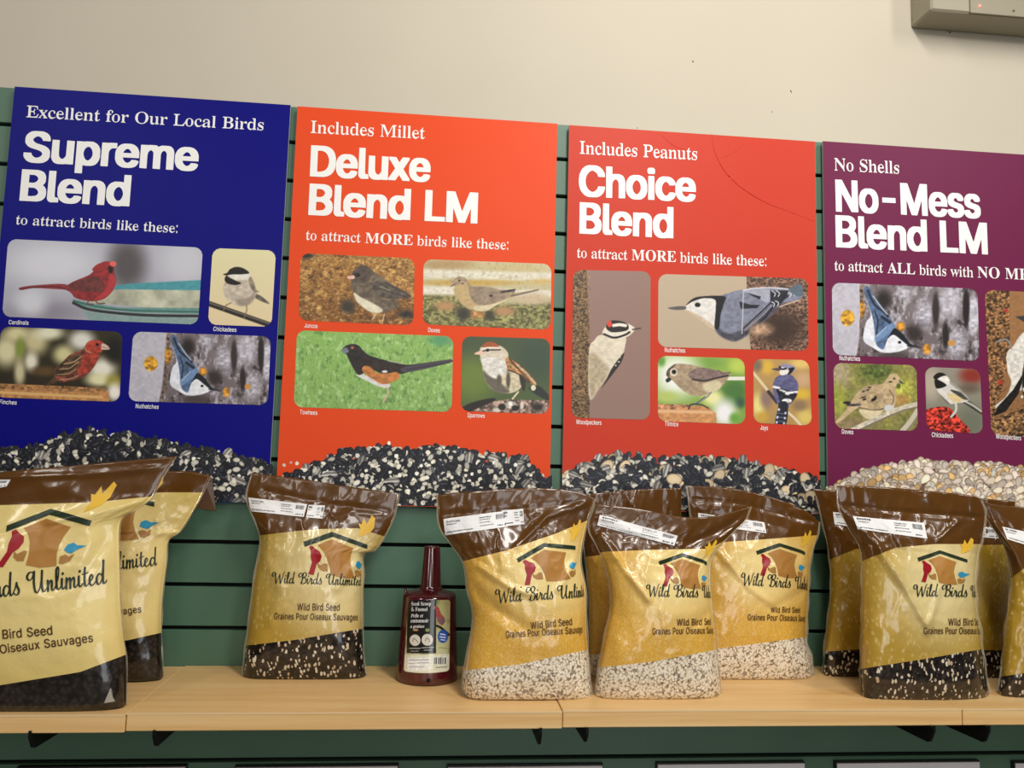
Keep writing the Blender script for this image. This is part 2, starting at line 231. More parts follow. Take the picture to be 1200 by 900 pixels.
'W': [293,[0,229,4,230,79,230,82,229,82,219,76,215,68,214,64,209,62,204,91,116,95,109,104,81,106,80,111,81,114,86,134,136,138,149,141,154,149,156,156,176,146,206,141,212,136,214,129,215,123,219,122,226,124,230,209,230,212,229,212,219,196,214,191,209,190,201,226,96,228,89,231,88,236,88,239,91,275,204,276,211,274,214,266,215,260,219,260,229,264,230,301,230,304,229,305,219,301,215,296,214,294,211,295,204,291,196,255,86,251,82,246,82,244,76,226,24,224,16,227,14,228,6,222,-6,219,-8,213,-6,208,11,212,19,169,141,166,149,164,150,158,149,154,141,130,79,126,75,121,74,118,71,98,16,97,14,100,9,98,-4,94,-8,89,-8,86,-6,80,9,84,16,26,186,16,210,11,214,0,219]],
'a': [160,[30,139,41,150,56,157,81,162,89,160,101,160,116,155,126,148,135,134,140,109,140,24,141,21,144,20,156,20,159,22,161,22,162,19,162,16,151,4,139,-4,136,-7,121,-8,118,-6,110,4,106,14,94,15,90,14,81,5,56,-8,44,-8,32,-1,24,6,18,21,17,39,20,49,27,61,41,72,66,85,86,92,101,96,106,98,108,101,108,124,104,134,99,140,89,145,56,145,49,142,46,139,46,136,52,126,55,116,52,104,44,93,34,93,28,101,24,109,24,129],[69,72,56,60,54,51,53,34,56,26,60,21,64,20,86,20,99,26,106,33,108,36,106,81,91,82,81,79]],
'b': [168,[13,229,16,230,59,230,62,229,64,146,79,146,104,162,114,162,132,154,148,139,155,129,162,104,162,61,160,49,150,26,140,14,126,2,111,-5,99,-8,94,-8,79,-2,61,9,46,10,44,9,40,1,29,-8,23,-6,23,9,29,11,30,14,30,196,26,210,21,214,13,219],[71,132,64,124,62,121,64,24,69,16,76,11,106,11,119,19,124,29,127,41,127,49,130,56,130,96,127,104,126,114,117,131,114,134,106,136,81,137]],
'c': [134,[37,136,56,152,74,160,89,162,114,155,126,144,130,134,130,114,126,100,114,100,110,101,105,116,105,139,102,144,71,145,60,139,54,126,50,116,50,99,48,91,50,84,50,71,56,51,61,40,76,26,86,22,111,22,124,28,134,38,136,38,140,31,140,24,136,20,134,18,126,16,114,5,94,-5,81,-8,64,-5,54,0,37,14,23,39,17,59,17,91,20,104,30,126]],
'd': [172,[96,229,99,230,149,230,152,229,153,29,156,21,170,16,170,6,169,3,166,2,151,2,144,0,134,0,126,-5,114,-7,112,-4,113,1,119,4,120,6,119,16,114,18,109,13,101,12,86,-2,74,-8,69,-8,59,-5,48,1,34,14,28,24,20,41,17,56,17,94,23,116,36,140,49,152,69,162,79,162,92,154,104,144,119,144,119,201,116,209,112,214,96,219],[64,132,58,124,53,104,53,49,58,29,66,20,71,18,91,18,99,22,109,24,116,34,120,44,119,119,114,130,101,136,74,137]],
'e': [138,[32,134,51,152,76,162,86,162,106,152,120,139,130,121,132,111,132,96,135,89,134,81,131,80,56,80,54,79,53,76,53,61,56,51,66,34,74,28,81,25,111,26,122,31,134,44,136,45,141,40,143,36,140,29,134,22,126,19,115,9,106,2,91,-5,79,-8,64,-5,49,2,34,16,26,31,17,59,17,96,23,116],[64,142,56,134,54,126,53,116,50,109,51,99,106,98,108,124,104,136,102,139,94,145,69,145]],
'f': [94,[47,219,64,230,81,235,89,235,101,232,115,224,122,214,125,204,125,194,117,176,109,175,106,176,100,189,100,204,104,214,104,216,102,219,79,219,71,214,68,206,68,159,91,158,94,157,95,154,95,139,94,136,71,135,69,134,68,131,68,24,71,16,74,14,92,9,92,1,91,-2,89,-2,19,-2,16,-2,14,1,16,9,27,14,32,21,32,131,32,134,29,135,19,135,16,136,14,154,16,157,32,159,35,196,40,209]],
'g': [151,[27,136,41,150,56,157,74,162,86,162,109,155,146,155,150,154,150,134,146,132,132,131,138,114,138,89,135,79,128,69,111,55,94,50,61,50,56,46,48,44,44,36,46,31,54,28,96,28,104,25,116,25,131,20,144,10,150,-6,150,-29,146,-41,147,-49,139,-51,129,-60,119,-64,104,-70,94,-70,86,-73,61,-73,46,-70,29,-62,20,-54,16,-46,14,-31,18,-24,24,-18,32,-14,33,-11,24,-4,20,4,20,26,26,38,36,46,39,52,49,54,49,56,40,61,29,72,23,81,20,89,17,109,20,124],[59,142,54,134,50,121,50,91,54,79,56,73,64,66,94,66,101,73,104,79,108,94,108,116,104,131,99,141,91,145,66,145],[36,-23,30,-34,34,-44,46,-52,56,-54,109,-54,126,-49,128,-44,134,-41,137,-36,136,-29,134,-26,124,-20,41,-20]],
'h': [178,[18,229,21,230,64,230,67,229,69,141,84,141,101,155,119,162,126,162,136,157,146,150,152,141,158,121,158,24,163,14,174,9,175,1,174,-2,111,-2,108,-1,108,9,120,14,125,24,125,116,122,126,117,131,114,132,86,132,74,124,68,116,68,21,71,14,82,9,82,-1,79,-2,21,-2,18,-1,18,9,29,16,32,21,32,206,26,214,18,219]],
'i': [86,[46,234,49,235,54,234,62,226,68,214,68,196,54,179,51,178,48,179,37,189,32,199,33,216],[18,156,21,158,64,158,67,156,68,21,71,16,82,9,82,1,81,-2,21,-2,18,-1,18,9,29,16,32,21,32,136,29,142,18,146]],
'k': [167,[18,229,21,230,64,230,67,229,69,91,84,91,92,99,92,106,94,109,119,133,127,136,128,139,126,142,110,146,110,154,111,157,161,158,164,156,164,146,159,143,151,142,140,136,136,126,114,104,111,96,142,54,166,18,171,14,180,9,180,1,179,-2,114,-2,112,1,113,9,122,11,126,16,125,19,94,64,86,70,71,69,68,64,68,21,71,16,82,9,82,-1,79,-2,19,-2,16,-1,16,9,27,14,32,21,32,209,29,214,18,219]],
'l': [87,[18,229,21,230,64,230,66,230,68,226,68,21,71,16,82,9,82,1,81,-2,79,-2,21,-2,19,-2,17,1,18,9,29,16,32,21,32,209,29,214,18,219]],
'm': [264,[18,156,21,158,64,157,65,154,65,139,66,136,71,135,84,138,95,151,114,162,121,162,140,154,146,148,153,136,159,135,171,138,188,154,199,158,204,162,214,162,219,158,224,157,238,144,242,131,245,116,245,21,249,16,260,9,260,-1,256,-2,199,-2,196,-1,196,9,207,14,212,24,212,116,209,126,204,132,184,132,169,129,164,126,158,121,155,114,155,24,159,16,170,9,170,-1,166,-2,109,-2,108,1,108,9,119,16,122,21,122,119,119,129,114,132,94,132,78,129,69,120,65,111,65,26,69,16,71,14,76,12,80,9,80,-1,76,-2,19,-2,17,1,18,9,29,16,32,21,32,134,29,140,18,146]],
'n': [178,[18,156,21,158,66,157,68,154,68,144,68,141,71,140,84,141,96,152,119,162,126,162,136,157,147,149,152,141,158,121,158,24,163,14,174,9,175,1,174,-2,111,-2,108,-1,108,9,120,14,125,24,125,116,122,126,117,131,114,132,86,132,74,124,68,116,68,21,71,14,82,9,82,-1,79,-2,21,-2,18,-1,18,9,29,16,32,21,32,134,29,140,18,146]],
'o': [156,[34,136,45,146,64,157,76,162,89,162,104,157,120,149,133,136,140,126,145,116,150,99,150,56,148,44,137,24,116,2,106,-2,89,-8,81,-8,69,-5,56,0,48,6,34,19,28,29,23,39,17,59,17,96,26,121],[64,142,56,131,53,119,53,96,50,89,50,64,53,56,54,34,58,19,66,11,76,8,96,8,106,14,112,21,115,31,115,41,118,49,118,101,115,109,114,124,109,137,102,144,96,146,74,148]],
'p': [173,[18,156,21,158,64,157,65,154,66,139,71,138,81,141,95,154,109,162,124,162,126,158,131,157,140,151,149,142,155,134,165,111,168,96,168,64,165,56,165,49,157,26,146,9,134,0,114,-8,94,0,84,9,68,9,68,-46,71,-52,76,-56,86,-58,89,-60,90,-64,89,-72,19,-73,16,-71,16,-61,27,-56,32,-49,32,134,29,140,18,146],[76,130,68,116,68,34,73,26,81,18,114,18,120,21,124,26,132,51,132,106,129,119,122,131,106,137,94,137,89,133,79,132]],
'r': [131,[18,156,21,158,64,157,65,154,65,134,66,131,69,130,81,134,96,150,114,162,121,162,135,149,138,139,137,124,126,108,124,108,121,110,106,126,94,127,78,124,71,114,68,106,68,24,71,16,90,9,90,1,89,-2,21,-2,18,-1,18,9,29,16,32,21,32,136,29,142,18,146]],
's': [132,[40,149,64,162,79,162,84,158,96,155,109,156,116,162,119,162,121,162,122,159,122,151,116,149,115,146,116,139,121,137,122,134,122,111,121,108,116,108,114,110,106,126,102,131,102,139,91,144,56,144,46,134,46,126,54,116,94,95,102,89,114,78,120,66,120,31,115,16,99,0,81,-8,76,-8,64,-5,46,2,34,2,24,-8,19,-7,17,-4,18,6,24,8,24,11,24,21,19,23,17,26,17,51,19,54,24,55,27,54,31,41,37,29,38,21,44,16,54,11,86,11,96,16,102,26,102,34,99,39,92,46,54,65,44,72,33,84,28,94,24,106,24,114,28,129]],
't': [102,[62,211,69,215,71,214,72,211,72,191,66,189,65,186,66,159,94,158,96,157,98,154,98,141,96,138,69,137,66,136,65,134,66,31,71,24,86,22,96,28,104,38,110,36,110,29,105,19,96,16,82,1,71,-5,61,-8,51,-5,44,0,38,6,33,16,32,134,32,136,29,137,19,138,17,141,17,149,20,154,46,180,52,189,53,196,55,201]],
'u': [175,[13,156,16,158,59,158,62,156,62,39,66,29,71,24,79,20,91,20,99,22,109,24,120,34,122,39,122,126,117,139,103,146,103,156,106,158,154,157,155,154,155,29,156,26,163,19,172,16,172,6,166,2,146,2,131,-1,126,-5,116,-6,115,-4,116,1,121,4,122,6,122,16,116,18,104,14,100,9,90,1,79,-5,64,-8,54,-5,46,0,39,8,35,14,30,36,30,131,24,141,13,146]],
'v': [140,[6,156,9,158,71,158,74,156,74,146,64,144,59,140,58,136,81,74,84,69,86,68,94,68,96,74,100,86,119,131,119,141,116,144,110,146,110,156,114,158,141,158,144,156,144,146,141,144,131,121,110,66,106,62,101,62,98,59,82,16,85,6,82,-4,79,-8,71,-7,68,-1,65,9,69,16,26,121,17,139,6,146]],
'w': [205,[3,156,6,158,59,158,62,156,62,146,53,141,50,136,71,79,76,69,79,68,84,69,95,96,99,100,104,101,106,103,112,116,104,139,99,144,93,146,92,154,94,157,151,158,154,156,154,146,144,142,140,136,155,94,158,79,164,75,169,76,192,131,192,141,191,144,186,146,186,156,189,158,211,158,214,156,215,149,212,139,198,109,188,79,184,72,176,69,174,64,156,21,158,6,151,-7,146,-8,143,-4,140,6,140,11,143,16,143,19,139,34,122,81,122,89,119,94,116,95,111,94,100,66,96,62,91,61,86,51,72,16,72,14,75,9,72,-4,69,-8,64,-8,60,-6,54,9,59,16,56,24,20,116,16,129,11,140,3,146]],
'x': [147,[10,156,14,158,76,157,78,154,77,146,66,142,64,139,84,106,86,105,91,106,94,109,116,139,116,144,108,146,108,154,109,157,144,158,147,156,147,146,138,141,136,135,116,109,106,100,100,99,94,91,138,21,144,14,152,9,153,1,151,-2,86,-2,85,1,86,9,96,14,98,16,92,31,76,54,74,55,69,54,59,42,40,14,41,11,52,9,53,1,51,-2,14,-2,10,-1,10,9,21,16,23,21,31,30,50,56,54,60,61,61,66,69,64,74,29,130,10,146]],
':': [78,[38,186,41,188,51,187,57,176,58,151,54,139,51,137,39,137,36,138,34,141,32,151,32,174],[36,41,39,42,51,42,54,42,55,39,58,29,58,9,52,-6,49,-8,39,-7,33,6,32,29]],
'&': [234,[60,229,71,238,81,242,94,245,111,245,131,238,144,225,150,214,153,204,153,181,150,169,140,154,130,144,110,129,110,126,139,98,146,93,166,73,171,70,186,71,199,94,208,121,211,122,219,122,222,121,222,114,215,89,205,66,196,54,194,46,229,10,236,5,238,1,236,-2,214,-2,204,4,184,24,181,25,166,24,149,10,129,0,106,-5,81,-5,64,0,46,10,39,18,30,31,24,51,24,74,28,86,34,101,56,123,73,134,55,159,50,169,47,181,48,204,53,219],[71,210,64,199,64,181,74,163,86,151,101,150,109,154,119,160,134,176,137,186,137,196,134,204,126,212,111,218,91,218,79,214],[61,100,48,86,43,74,44,51,48,44,61,31,79,25,114,25,141,34,160,46,160,49,121,87,114,92,94,112,79,112]]},
'B': {'M': [317,[8,226,11,228,89,228,94,225,150,89,159,75,164,84,170,101,224,225,229,228,306,226,308,224,305,219,296,217,286,211,280,196,280,29,283,19,288,14,294,10,306,9,306,1,304,0,201,0,198,1,199,9,211,10,222,16,228,31,228,186,226,194,218,179,150,11,144,1,141,0,136,0,133,4,77,139,62,174,54,189,52,181,52,31,56,21,60,14,69,10,81,10,85,4,84,1,81,0,9,1,8,9,21,10,27,14,34,21,38,31,38,201,31,212,24,217,9,221]],
'O': [262,[40,191,54,205,66,214,91,227,114,232,154,232,179,224,204,210,225,189,232,179,244,151,250,121,250,106,244,79,234,54,222,36,209,22,196,13,176,3,146,-5,114,-5,99,-2,79,6,56,20,40,36,28,54,20,71,15,91,16,139,26,169],[101,212,93,204,83,186,75,159,75,146,72,139,72,91,75,84,75,74,83,44,95,24,111,10,134,6,154,10,162,16,170,24,180,41,188,71,188,84,190,91,190,134,188,141,188,154,184,169,174,194,168,204,156,214,146,220,131,222,124,220,114,220]],
'R': [236,[8,226,11,228,134,228,141,225,151,224,176,217,191,208,200,199,207,184,207,154,202,141,191,128,162,114,159,111,160,109,219,20,229,10,238,9,240,6,239,1,236,0,169,1,104,102,101,104,94,105,91,104,90,101,90,39,93,24,101,13,106,10,119,9,119,1,116,0,9,1,8,4,9,9,21,10,32,16,38,31,38,196,31,212,24,217,14,218,9,221],[95,211,93,209,90,196,90,121,91,119,94,118,119,118,137,126,147,139,152,161,152,174,150,189,147,196,141,205,131,212,121,215,104,215]],
'E': [221,[8,226,11,228,196,228,199,226,200,164,199,161,196,160,190,164,190,174,181,192,170,204,159,210,136,215,101,215,93,209,92,126,94,124,104,122,116,126,129,134,140,151,143,169,146,172,152,171,152,64,152,61,149,60,144,61,140,84,134,95,125,104,111,110,94,109,92,106,92,24,95,19,101,15,141,15,161,20,171,26,185,36,194,49,206,71,211,72,214,71,215,69,201,1,11,0,8,1,9,6,24,10,31,15,34,19,38,29,38,196,32,211,24,217,9,221]],
'A': [218,[104,231,111,232,114,229,188,51,206,15,214,10,222,9,221,1,116,1,115,4,116,9,131,10,137,14,142,21,140,34,130,59,126,64,124,65,51,64,38,34,38,21,41,15,49,10,64,9,64,1,61,0,-1,0,-4,1,-4,9,4,10,11,15,17,21,24,36,66,141],[86,155,60,91,58,81,61,80,119,81,120,84,117,91,110,104,94,146,89,156]],
'L': [213,[8,226,11,228,121,228,124,226,124,221,104,217,96,212,93,206,90,191,90,36,93,21,101,15,141,15,154,18,169,26,182,36,194,54,203,74,209,78,212,76,212,66,210,59,202,6,200,1,196,0,11,0,8,1,9,9,21,10,32,16,38,31,38,196,31,212,24,217,9,221]],
'S': [195,[40,211,56,224,79,232,109,232,146,222,154,223,161,232,169,231,170,164,169,161,166,160,161,161,157,174,142,199,132,209,114,220,104,222,91,222,79,220,66,210,60,196,60,181,66,171,71,165,81,158,141,130,161,115,174,96,180,76,180,59,177,44,170,29,160,16,149,8,134,0,111,-5,81,-5,51,4,39,5,35,4,29,-4,24,-4,22,76,24,79,32,79,38,54,51,30,65,16,76,10,89,8,106,8,116,10,126,16,131,20,140,41,137,56,129,69,119,77,59,108,46,118,33,134,28,144,25,156,25,179,30,196]],
'N': [247,[11,226,14,228,76,228,80,226,184,98,191,90,194,90,195,94,195,201,192,209,188,214,181,217,171,218,166,221,165,224,166,226,169,228,236,228,239,226,239,221,224,217,216,212,210,194,210,-1,209,-4,201,-4,198,-1,56,172,54,173,52,169,52,34,58,16,69,10,81,9,82,4,82,1,79,0,14,0,11,1,11,9,24,10,29,13,34,19,38,26,38,191,34,199,22,214,11,220]],
'P': [209,[8,226,11,228,134,228,141,225,151,225,164,222,179,214,195,199,200,191,205,171,204,156,202,146,194,131,182,119,174,113,161,108,136,102,94,102,91,101,90,39,93,24,101,13,106,10,119,9,120,6,119,1,11,0,8,1,9,9,21,10,32,16,38,31,38,196,31,212,24,217,14,218,9,221],[96,212,93,209,90,199,90,119,91,116,94,115,111,115,129,120,138,129,142,136,145,146,145,184,137,204,131,210,119,215,101,215]],
'd': [185,[88,226,91,228,156,228,159,226,160,26,164,18,176,14,176,6,141,2,114,-4,111,17,96,2,89,-2,79,-5,59,-4,41,3,28,16,20,26,13,44,10,59,10,91,16,114,30,139,41,150,56,157,71,160,89,157,100,151,109,142,111,142,112,144,112,204,110,211,106,215,89,221],[71,135,66,126,60,106,60,46,68,24,76,16,91,15,104,22,110,31,112,41,112,119,106,132,94,140,81,140]],
'c': [146,[30,134,49,150,66,157,81,160,96,160,116,154,124,150,134,140,138,131,138,116,134,109,126,103,114,102,106,106,100,111,98,121,98,141,95,146,79,148,71,144,66,139,58,121,58,101,55,94,58,81,58,69,63,49,69,38,82,24,94,20,111,20,124,26,134,34,139,32,140,26,122,9,101,-2,89,-5,69,-5,56,-2,46,3,29,18,23,26,13,49,10,61,10,89,16,109]],
'o': [168,[28,134,38,144,56,154,79,160,89,160,111,154,126,147,141,132,152,114,157,99,158,59,154,46,144,26,125,6,99,-4,74,-5,49,3,39,10,26,22,16,41,10,59,10,94,18,119],[71,145,63,134,60,121,60,99,58,91,58,61,60,54,60,34,63,21,68,14,74,8,86,5,99,11,104,19,107,26,108,39,110,46,110,104,108,111,107,126,100,141,94,147,86,150,79,150]],
'p': [186,[11,154,14,155,69,155,72,154,72,151,74,138,88,151,99,157,111,160,124,160,139,154,149,148,162,131,170,116,175,94,175,66,172,59,172,49,164,29,152,11,141,3,121,-5,104,-4,86,3,79,10,76,10,75,9,76,-49,84,-60,95,-61,98,-66,96,-69,11,-70,8,-69,8,-64,20,-59,25,-51,25,136,21,142,11,149],[84,132,75,119,75,34,79,25,89,16,104,15,111,18,117,24,124,46,125,109,122,121,114,134,99,140]],
'F': [202,[8,226,11,228,194,228,196,226,198,164,196,161,194,160,188,161,184,179,176,195,166,204,151,212,136,215,101,215,94,211,90,204,90,126,91,124,96,122,111,126,119,128,127,134,134,144,140,166,144,171,149,172,150,169,149,61,146,60,144,61,137,86,132,96,125,104,114,110,99,112,91,112,90,109,90,36,93,24,101,13,111,10,126,9,128,6,126,1,11,0,8,1,9,9,21,10,32,19,38,34,38,196,32,209,26,214,9,221]],
'u': [188,[6,154,9,155,66,155,69,154,70,36,73,26,76,22,84,18,91,18,102,21,112,31,115,36,115,129,111,140,106,144,96,148,96,154,99,155,161,154,162,151,162,26,164,22,170,16,179,14,179,9,171,5,154,5,116,-3,114,18,96,3,86,-2,74,-5,56,-5,46,-2,39,2,31,10,28,16,22,39,22,136,17,144,6,149]],
'n': [190,[11,154,14,155,71,155,74,154,75,151,76,140,89,150,104,157,124,160,139,157,154,146,160,139,165,119,165,21,170,11,182,6,182,1,179,0,104,0,101,1,101,6,112,11,118,21,118,119,114,129,110,134,96,135,81,128,75,116,75,19,79,11,89,6,89,1,86,0,11,1,11,6,21,12,25,19,25,136,21,142,11,149]],
't': [114,[62,209,69,212,72,211,72,209,74,156,101,155,104,154,105,151,104,141,76,140,74,139,72,136,73,29,79,20,86,20,96,26,104,36,109,34,110,31,101,15,89,3,71,-4,54,-5,44,-2,36,2,30,9,26,19,25,136,24,139,21,140,11,141,10,146,12,151,52,194]],
'l': [100,[11,226,14,228,71,228,74,226,75,19,79,12,89,6,89,1,14,0,11,1,11,6,21,12,25,19,25,211,21,217,11,221]],
'e': [150,[25,131,44,150,61,157,76,160,99,157,115,149,129,135,137,119,140,109,140,94,142,86,141,84,61,82,58,81,58,79,60,74,60,56,68,39,74,31,86,23,111,23,122,29,134,42,136,42,140,39,141,36,140,31,122,11,99,-2,86,-5,69,-5,56,-2,41,6,26,20,18,34,10,61,10,94,16,114],[71,145,63,136,60,129,60,119,58,111,58,96,61,95,99,96,100,99,100,126,97,139,89,147,76,148]],
'&': [246,[52,226,64,234,74,240,84,242,119,242,139,234,150,224,157,211,160,201,160,184,157,171,149,158,139,148,114,129,146,95,154,90,176,68,179,69,184,76,192,91,201,119,229,119,227,106,217,79,198,49,198,46,236,8,242,4,243,1,239,0,206,0,196,8,176,27,174,27,156,13,136,3,114,-2,71,-2,46,8,32,19,23,34,18,54,18,71,20,84,28,99,49,120,66,130,69,134,48,161,43,171,40,184,40,201,46,216],[79,212,70,201,70,179,82,159,92,149,96,148,111,158,127,174,130,184,130,201,126,208,120,214,106,220,99,220,86,217],[69,102,56,89,50,79,49,64,50,51,53,44,69,28,86,22,106,22,134,30,155,44,156,46,155,49,89,112,86,114]],
'r': [144,[11,154,14,155,71,154,74,130,90,149,104,157,114,160,119,160,131,157,142,146,145,136,144,126,141,120,134,113,126,110,114,113,101,128,94,130,84,125,78,116,76,109,75,21,79,14,96,6,98,4,96,1,14,0,11,1,11,6,21,12,25,19,25,139,21,144,11,149]],
'a': [172,[22,136,34,147,49,154,74,160,89,160,96,158,109,157,124,152,132,146,142,131,148,106,148,21,148,19,151,18,161,19,164,14,162,11,149,0,134,-5,121,-5,111,-2,103,6,99,16,89,8,69,-2,54,-5,41,-4,31,-2,24,2,16,11,10,26,10,39,18,56,34,70,59,82,99,96,100,99,100,126,97,136,89,144,81,148,61,147,55,144,52,139,53,134,57,129,62,116,60,106,51,98,36,95,26,99,18,109,18,126],[76,75,63,61,60,51,60,29,65,21,71,18,81,18,91,23,99,30,100,34,100,79,99,83,89,82]],
'g': [164,[20,134,33,146,49,154,74,160,99,158,116,152,154,152,156,151,158,139,156,136,136,134,136,131,140,126,144,114,145,91,142,81,135,71,119,58,104,53,69,52,59,50,53,44,50,36,54,29,59,26,104,25,111,22,121,22,139,17,150,9,157,-6,158,-26,152,-41,136,-57,111,-67,101,-68,94,-70,54,-70,31,-64,20,-59,10,-49,8,-41,8,-34,10,-26,16,-20,32,-14,31,-11,18,-1,13,6,13,24,18,34,24,40,46,54,46,56,31,65,16,84,10,109,13,121],[66,144,60,136,58,124,58,89,60,76,64,70,71,63,86,63,94,70,97,76,100,91,100,119,97,134,92,144,86,147,74,148],[44,-20,38,-31,38,-39,40,-46,54,-54,64,-58,101,-58,119,-52,126,-46,132,-34,128,-24,116,-18,49,-18]],
'i': [99,[30,221,39,230,46,232,51,232,61,230,69,224,74,214,75,201,72,194,62,184,54,180,39,183,30,191,26,199,25,211],[11,154,14,155,71,155,74,154,75,19,79,12,89,6,89,1,14,0,11,1,11,6,21,12,25,19,25,139,21,144,11,149]],
's': [144,[32,146,51,157,64,160,76,160,104,152,109,153,116,160,122,159,122,114,121,111,115,111,105,131,95,141,84,147,64,147,55,139,52,134,53,124,61,112,110,86,121,75,127,64,128,34,124,24,120,16,109,5,96,-2,86,-5,69,-5,36,5,24,-4,18,-4,18,49,19,52,26,51,30,39,36,28,50,14,61,8,76,8,86,10,92,16,95,24,94,36,86,48,46,68,36,75,26,86,20,96,18,111,20,126]]},
'N': {'A': [245,[96,256,139,258,144,254,232,16,235,6,234,-2,192,-1,170,64,164,68,74,67,70,64,47,-1,44,-2,4,-1,3,4],[119,204,86,104,151,102,153,104,152,111,140,141,122,201],[61,96,61,76,64,79,70,94,69,96,66,98],[171,96,170,91,176,76,179,74,179,96,176,98]],
'B': [233,[26,256,134,258,149,255,161,252,179,242,190,231,197,221,202,209,205,191,202,166,200,159,192,149,185,141,172,134,194,120,207,104,212,89,215,64,212,46,207,34,191,15,181,8,161,0,146,-2,26,-1],[68,221,69,146,124,146,144,153,157,166,162,176,162,191,160,201,149,214,129,222],[68,111,69,31,121,30,129,32,141,33,154,38,161,44,170,54,172,64,172,74,170,84,165,91,151,104,131,112]],
'C': [260,[48,226,74,247,99,257,114,260,154,260,169,257,194,247,204,240,224,219,234,201,240,186,240,176,236,172,199,174,197,181,185,201,166,217,154,222,141,225,126,225,101,217,91,210,78,196,70,186,60,161,58,146,58,106,66,79,76,60,92,44,111,33,124,30,144,30,156,33,172,41,188,56,198,79,201,82,239,82,240,66,227,39,218,26,199,10,179,0,159,-5,109,-5,89,0,69,10,59,18,43,34,26,64,18,89,15,106,15,146,20,176,28,196]],
'D': [256,[26,256,29,258,52,256,54,228,56,228,58,231,58,254,61,258,129,258,136,255,149,254,181,242,201,228,214,211,227,186,235,154,235,101,227,69,214,44,201,28,181,13,159,3,131,-2,61,-2,58,1,58,21,56,24,54,24,51,-2,26,-1],[68,221,68,31,106,30,139,36,159,46,175,61,182,71,190,89,195,116,195,139,190,166,182,184,175,194,160,209,144,217,124,222]],
'E': [214,[26,256,29,258,189,256,190,226,186,222,68,221,69,146,179,145,182,141,182,116,179,112,69,112,68,34,71,30,189,30,192,26,191,-2,26,-1]],
'F': [210,[26,256,186,258,190,254,190,226,186,222,68,221,68,144,174,142,178,139,178,111,174,108,68,106,68,1,64,-2,29,-2,25,1]],
'G': [265,[45,224,68,244,84,252,111,260,154,260,176,254,196,244,206,238,224,220,237,196,242,176,241,174,199,174,189,195,169,214,154,222,144,224,124,225,101,217,91,210,78,196,66,176,58,146,58,106,66,79,70,69,78,59,92,44,106,36,124,30,149,30,171,40,180,46,192,61,197,71,202,91,202,96,199,98,139,98,138,101,139,129,244,129,245,94,242,86,242,74,237,56,224,32,205,14,186,3,159,-5,109,-5,89,0,69,10,59,18,41,35,26,64,18,89,15,106,15,146,18,154,18,166,26,191,33,206]],
'H': [264,[26,256,29,258,66,256,68,151,71,148,189,148,191,256,194,258,232,256,231,-2,191,-1,190,109,186,112,69,112,66,-1,64,-2,26,-1]],
'I': [155,[11,256,14,258,139,256,139,224,101,222,98,219,98,34,101,30,139,29,140,26,139,-2,11,-1,11,29,51,30,55,34,55,219,51,222,11,224]],
'J': [203,[131,256,169,258,172,254,172,54,170,41,162,26,152,14,141,6,126,-2,114,-5,71,-5,59,-2,35,11,20,29,12,54,12,86,16,90,54,89,55,61,58,51,69,38,79,30,89,28,96,28,106,30,114,35,124,46,130,61]],
'L': [202,[26,256,64,258,68,254,68,31,181,30,185,26,184,-2,26,-1]],
'M': [319,[26,256,76,258,82,254,147,89,156,60,160,61,170,96,234,256,289,256,289,-1,251,-2,248,1,246,176,176,-1,141,-2,138,-1,133,9,66,179,65,1,61,-2,26,-2]],
'N': [266,[26,256,69,258,75,254,194,68,195,254,199,258,236,256,236,-2,191,-2,186,0,86,159,72,184,69,186,68,1,64,-2,26,-1]],
'O': [272,[50,229,74,247,99,257,114,260,154,260,169,257,189,250,204,240,226,218,232,209,244,181,250,159,252,119,250,111,250,96,248,84,242,66,230,41,210,19,179,0,161,-4,109,-5,89,0,69,10,44,32,33,49,20,79,15,106,15,146,20,176,28,196,38,214],[91,210,78,196,70,186,60,161,58,146,58,106,66,79,76,60,92,44,111,33,124,30,144,30,161,36,175,44,190,59,200,74,204,86,210,111,210,141,207,159,202,174,190,196,179,208,154,222,141,225,126,225,114,222]],
'P': [228,[26,256,131,258,159,252,179,242,194,227,202,214,210,184,210,164,202,134,194,120,179,106,166,98,151,93,134,90,68,89,68,1,64,-2,29,-2,25,1],[68,221,69,124,109,122,116,125,129,125,144,130,155,139,164,156,168,169,168,179,162,199,154,210,144,217,129,222]],
'S': [228,[39,235,59,250,79,257,94,260,134,260,156,254,176,244,194,226,205,201,205,191,201,188,164,188,157,206,150,214,136,222,114,228,89,222,76,214,66,201,62,191,63,181,68,171,81,160,114,148,161,134,185,121,200,106,207,91,210,76,210,64,207,49,194,22,176,8,156,-2,144,-5,129,-8,96,-8,69,-2,51,6,41,12,26,29,18,44,15,56,15,66,19,70,56,69,63,51,74,40,84,33,104,28,124,28,134,30,149,38,161,50,168,64,167,76,162,86,149,97,116,110,69,123,48,134,31,150,23,166,20,191,26,214]],
'T': [230,[11,256,14,258,212,256,211,224,136,222,132,219,131,-2,96,-2,92,1,92,221,11,224]],
'U': [264,[26,256,29,258,66,256,68,81,70,69,81,50,91,40,106,33,129,28,146,30,164,38,181,55,187,66,192,94,192,254,196,258,232,256,232,66,230,54,220,34,196,10,184,3,161,-4,149,-5,141,-8,119,-8,81,0,58,14,43,29,30,51,25,71]],
'W': [348,[4,256,6,258,46,256,96,64,100,69,110,116,148,256,194,256,197,251,246,61,296,254,301,258,339,256,340,249,274,11,269,-1,226,-2,224,-1,220,4,171,186,122,4,119,-1,116,-2,74,-2,66,21,6,241]],
'-': [232,[54,124,169,125,172,121,172,96,169,92,56,92,52,96]],
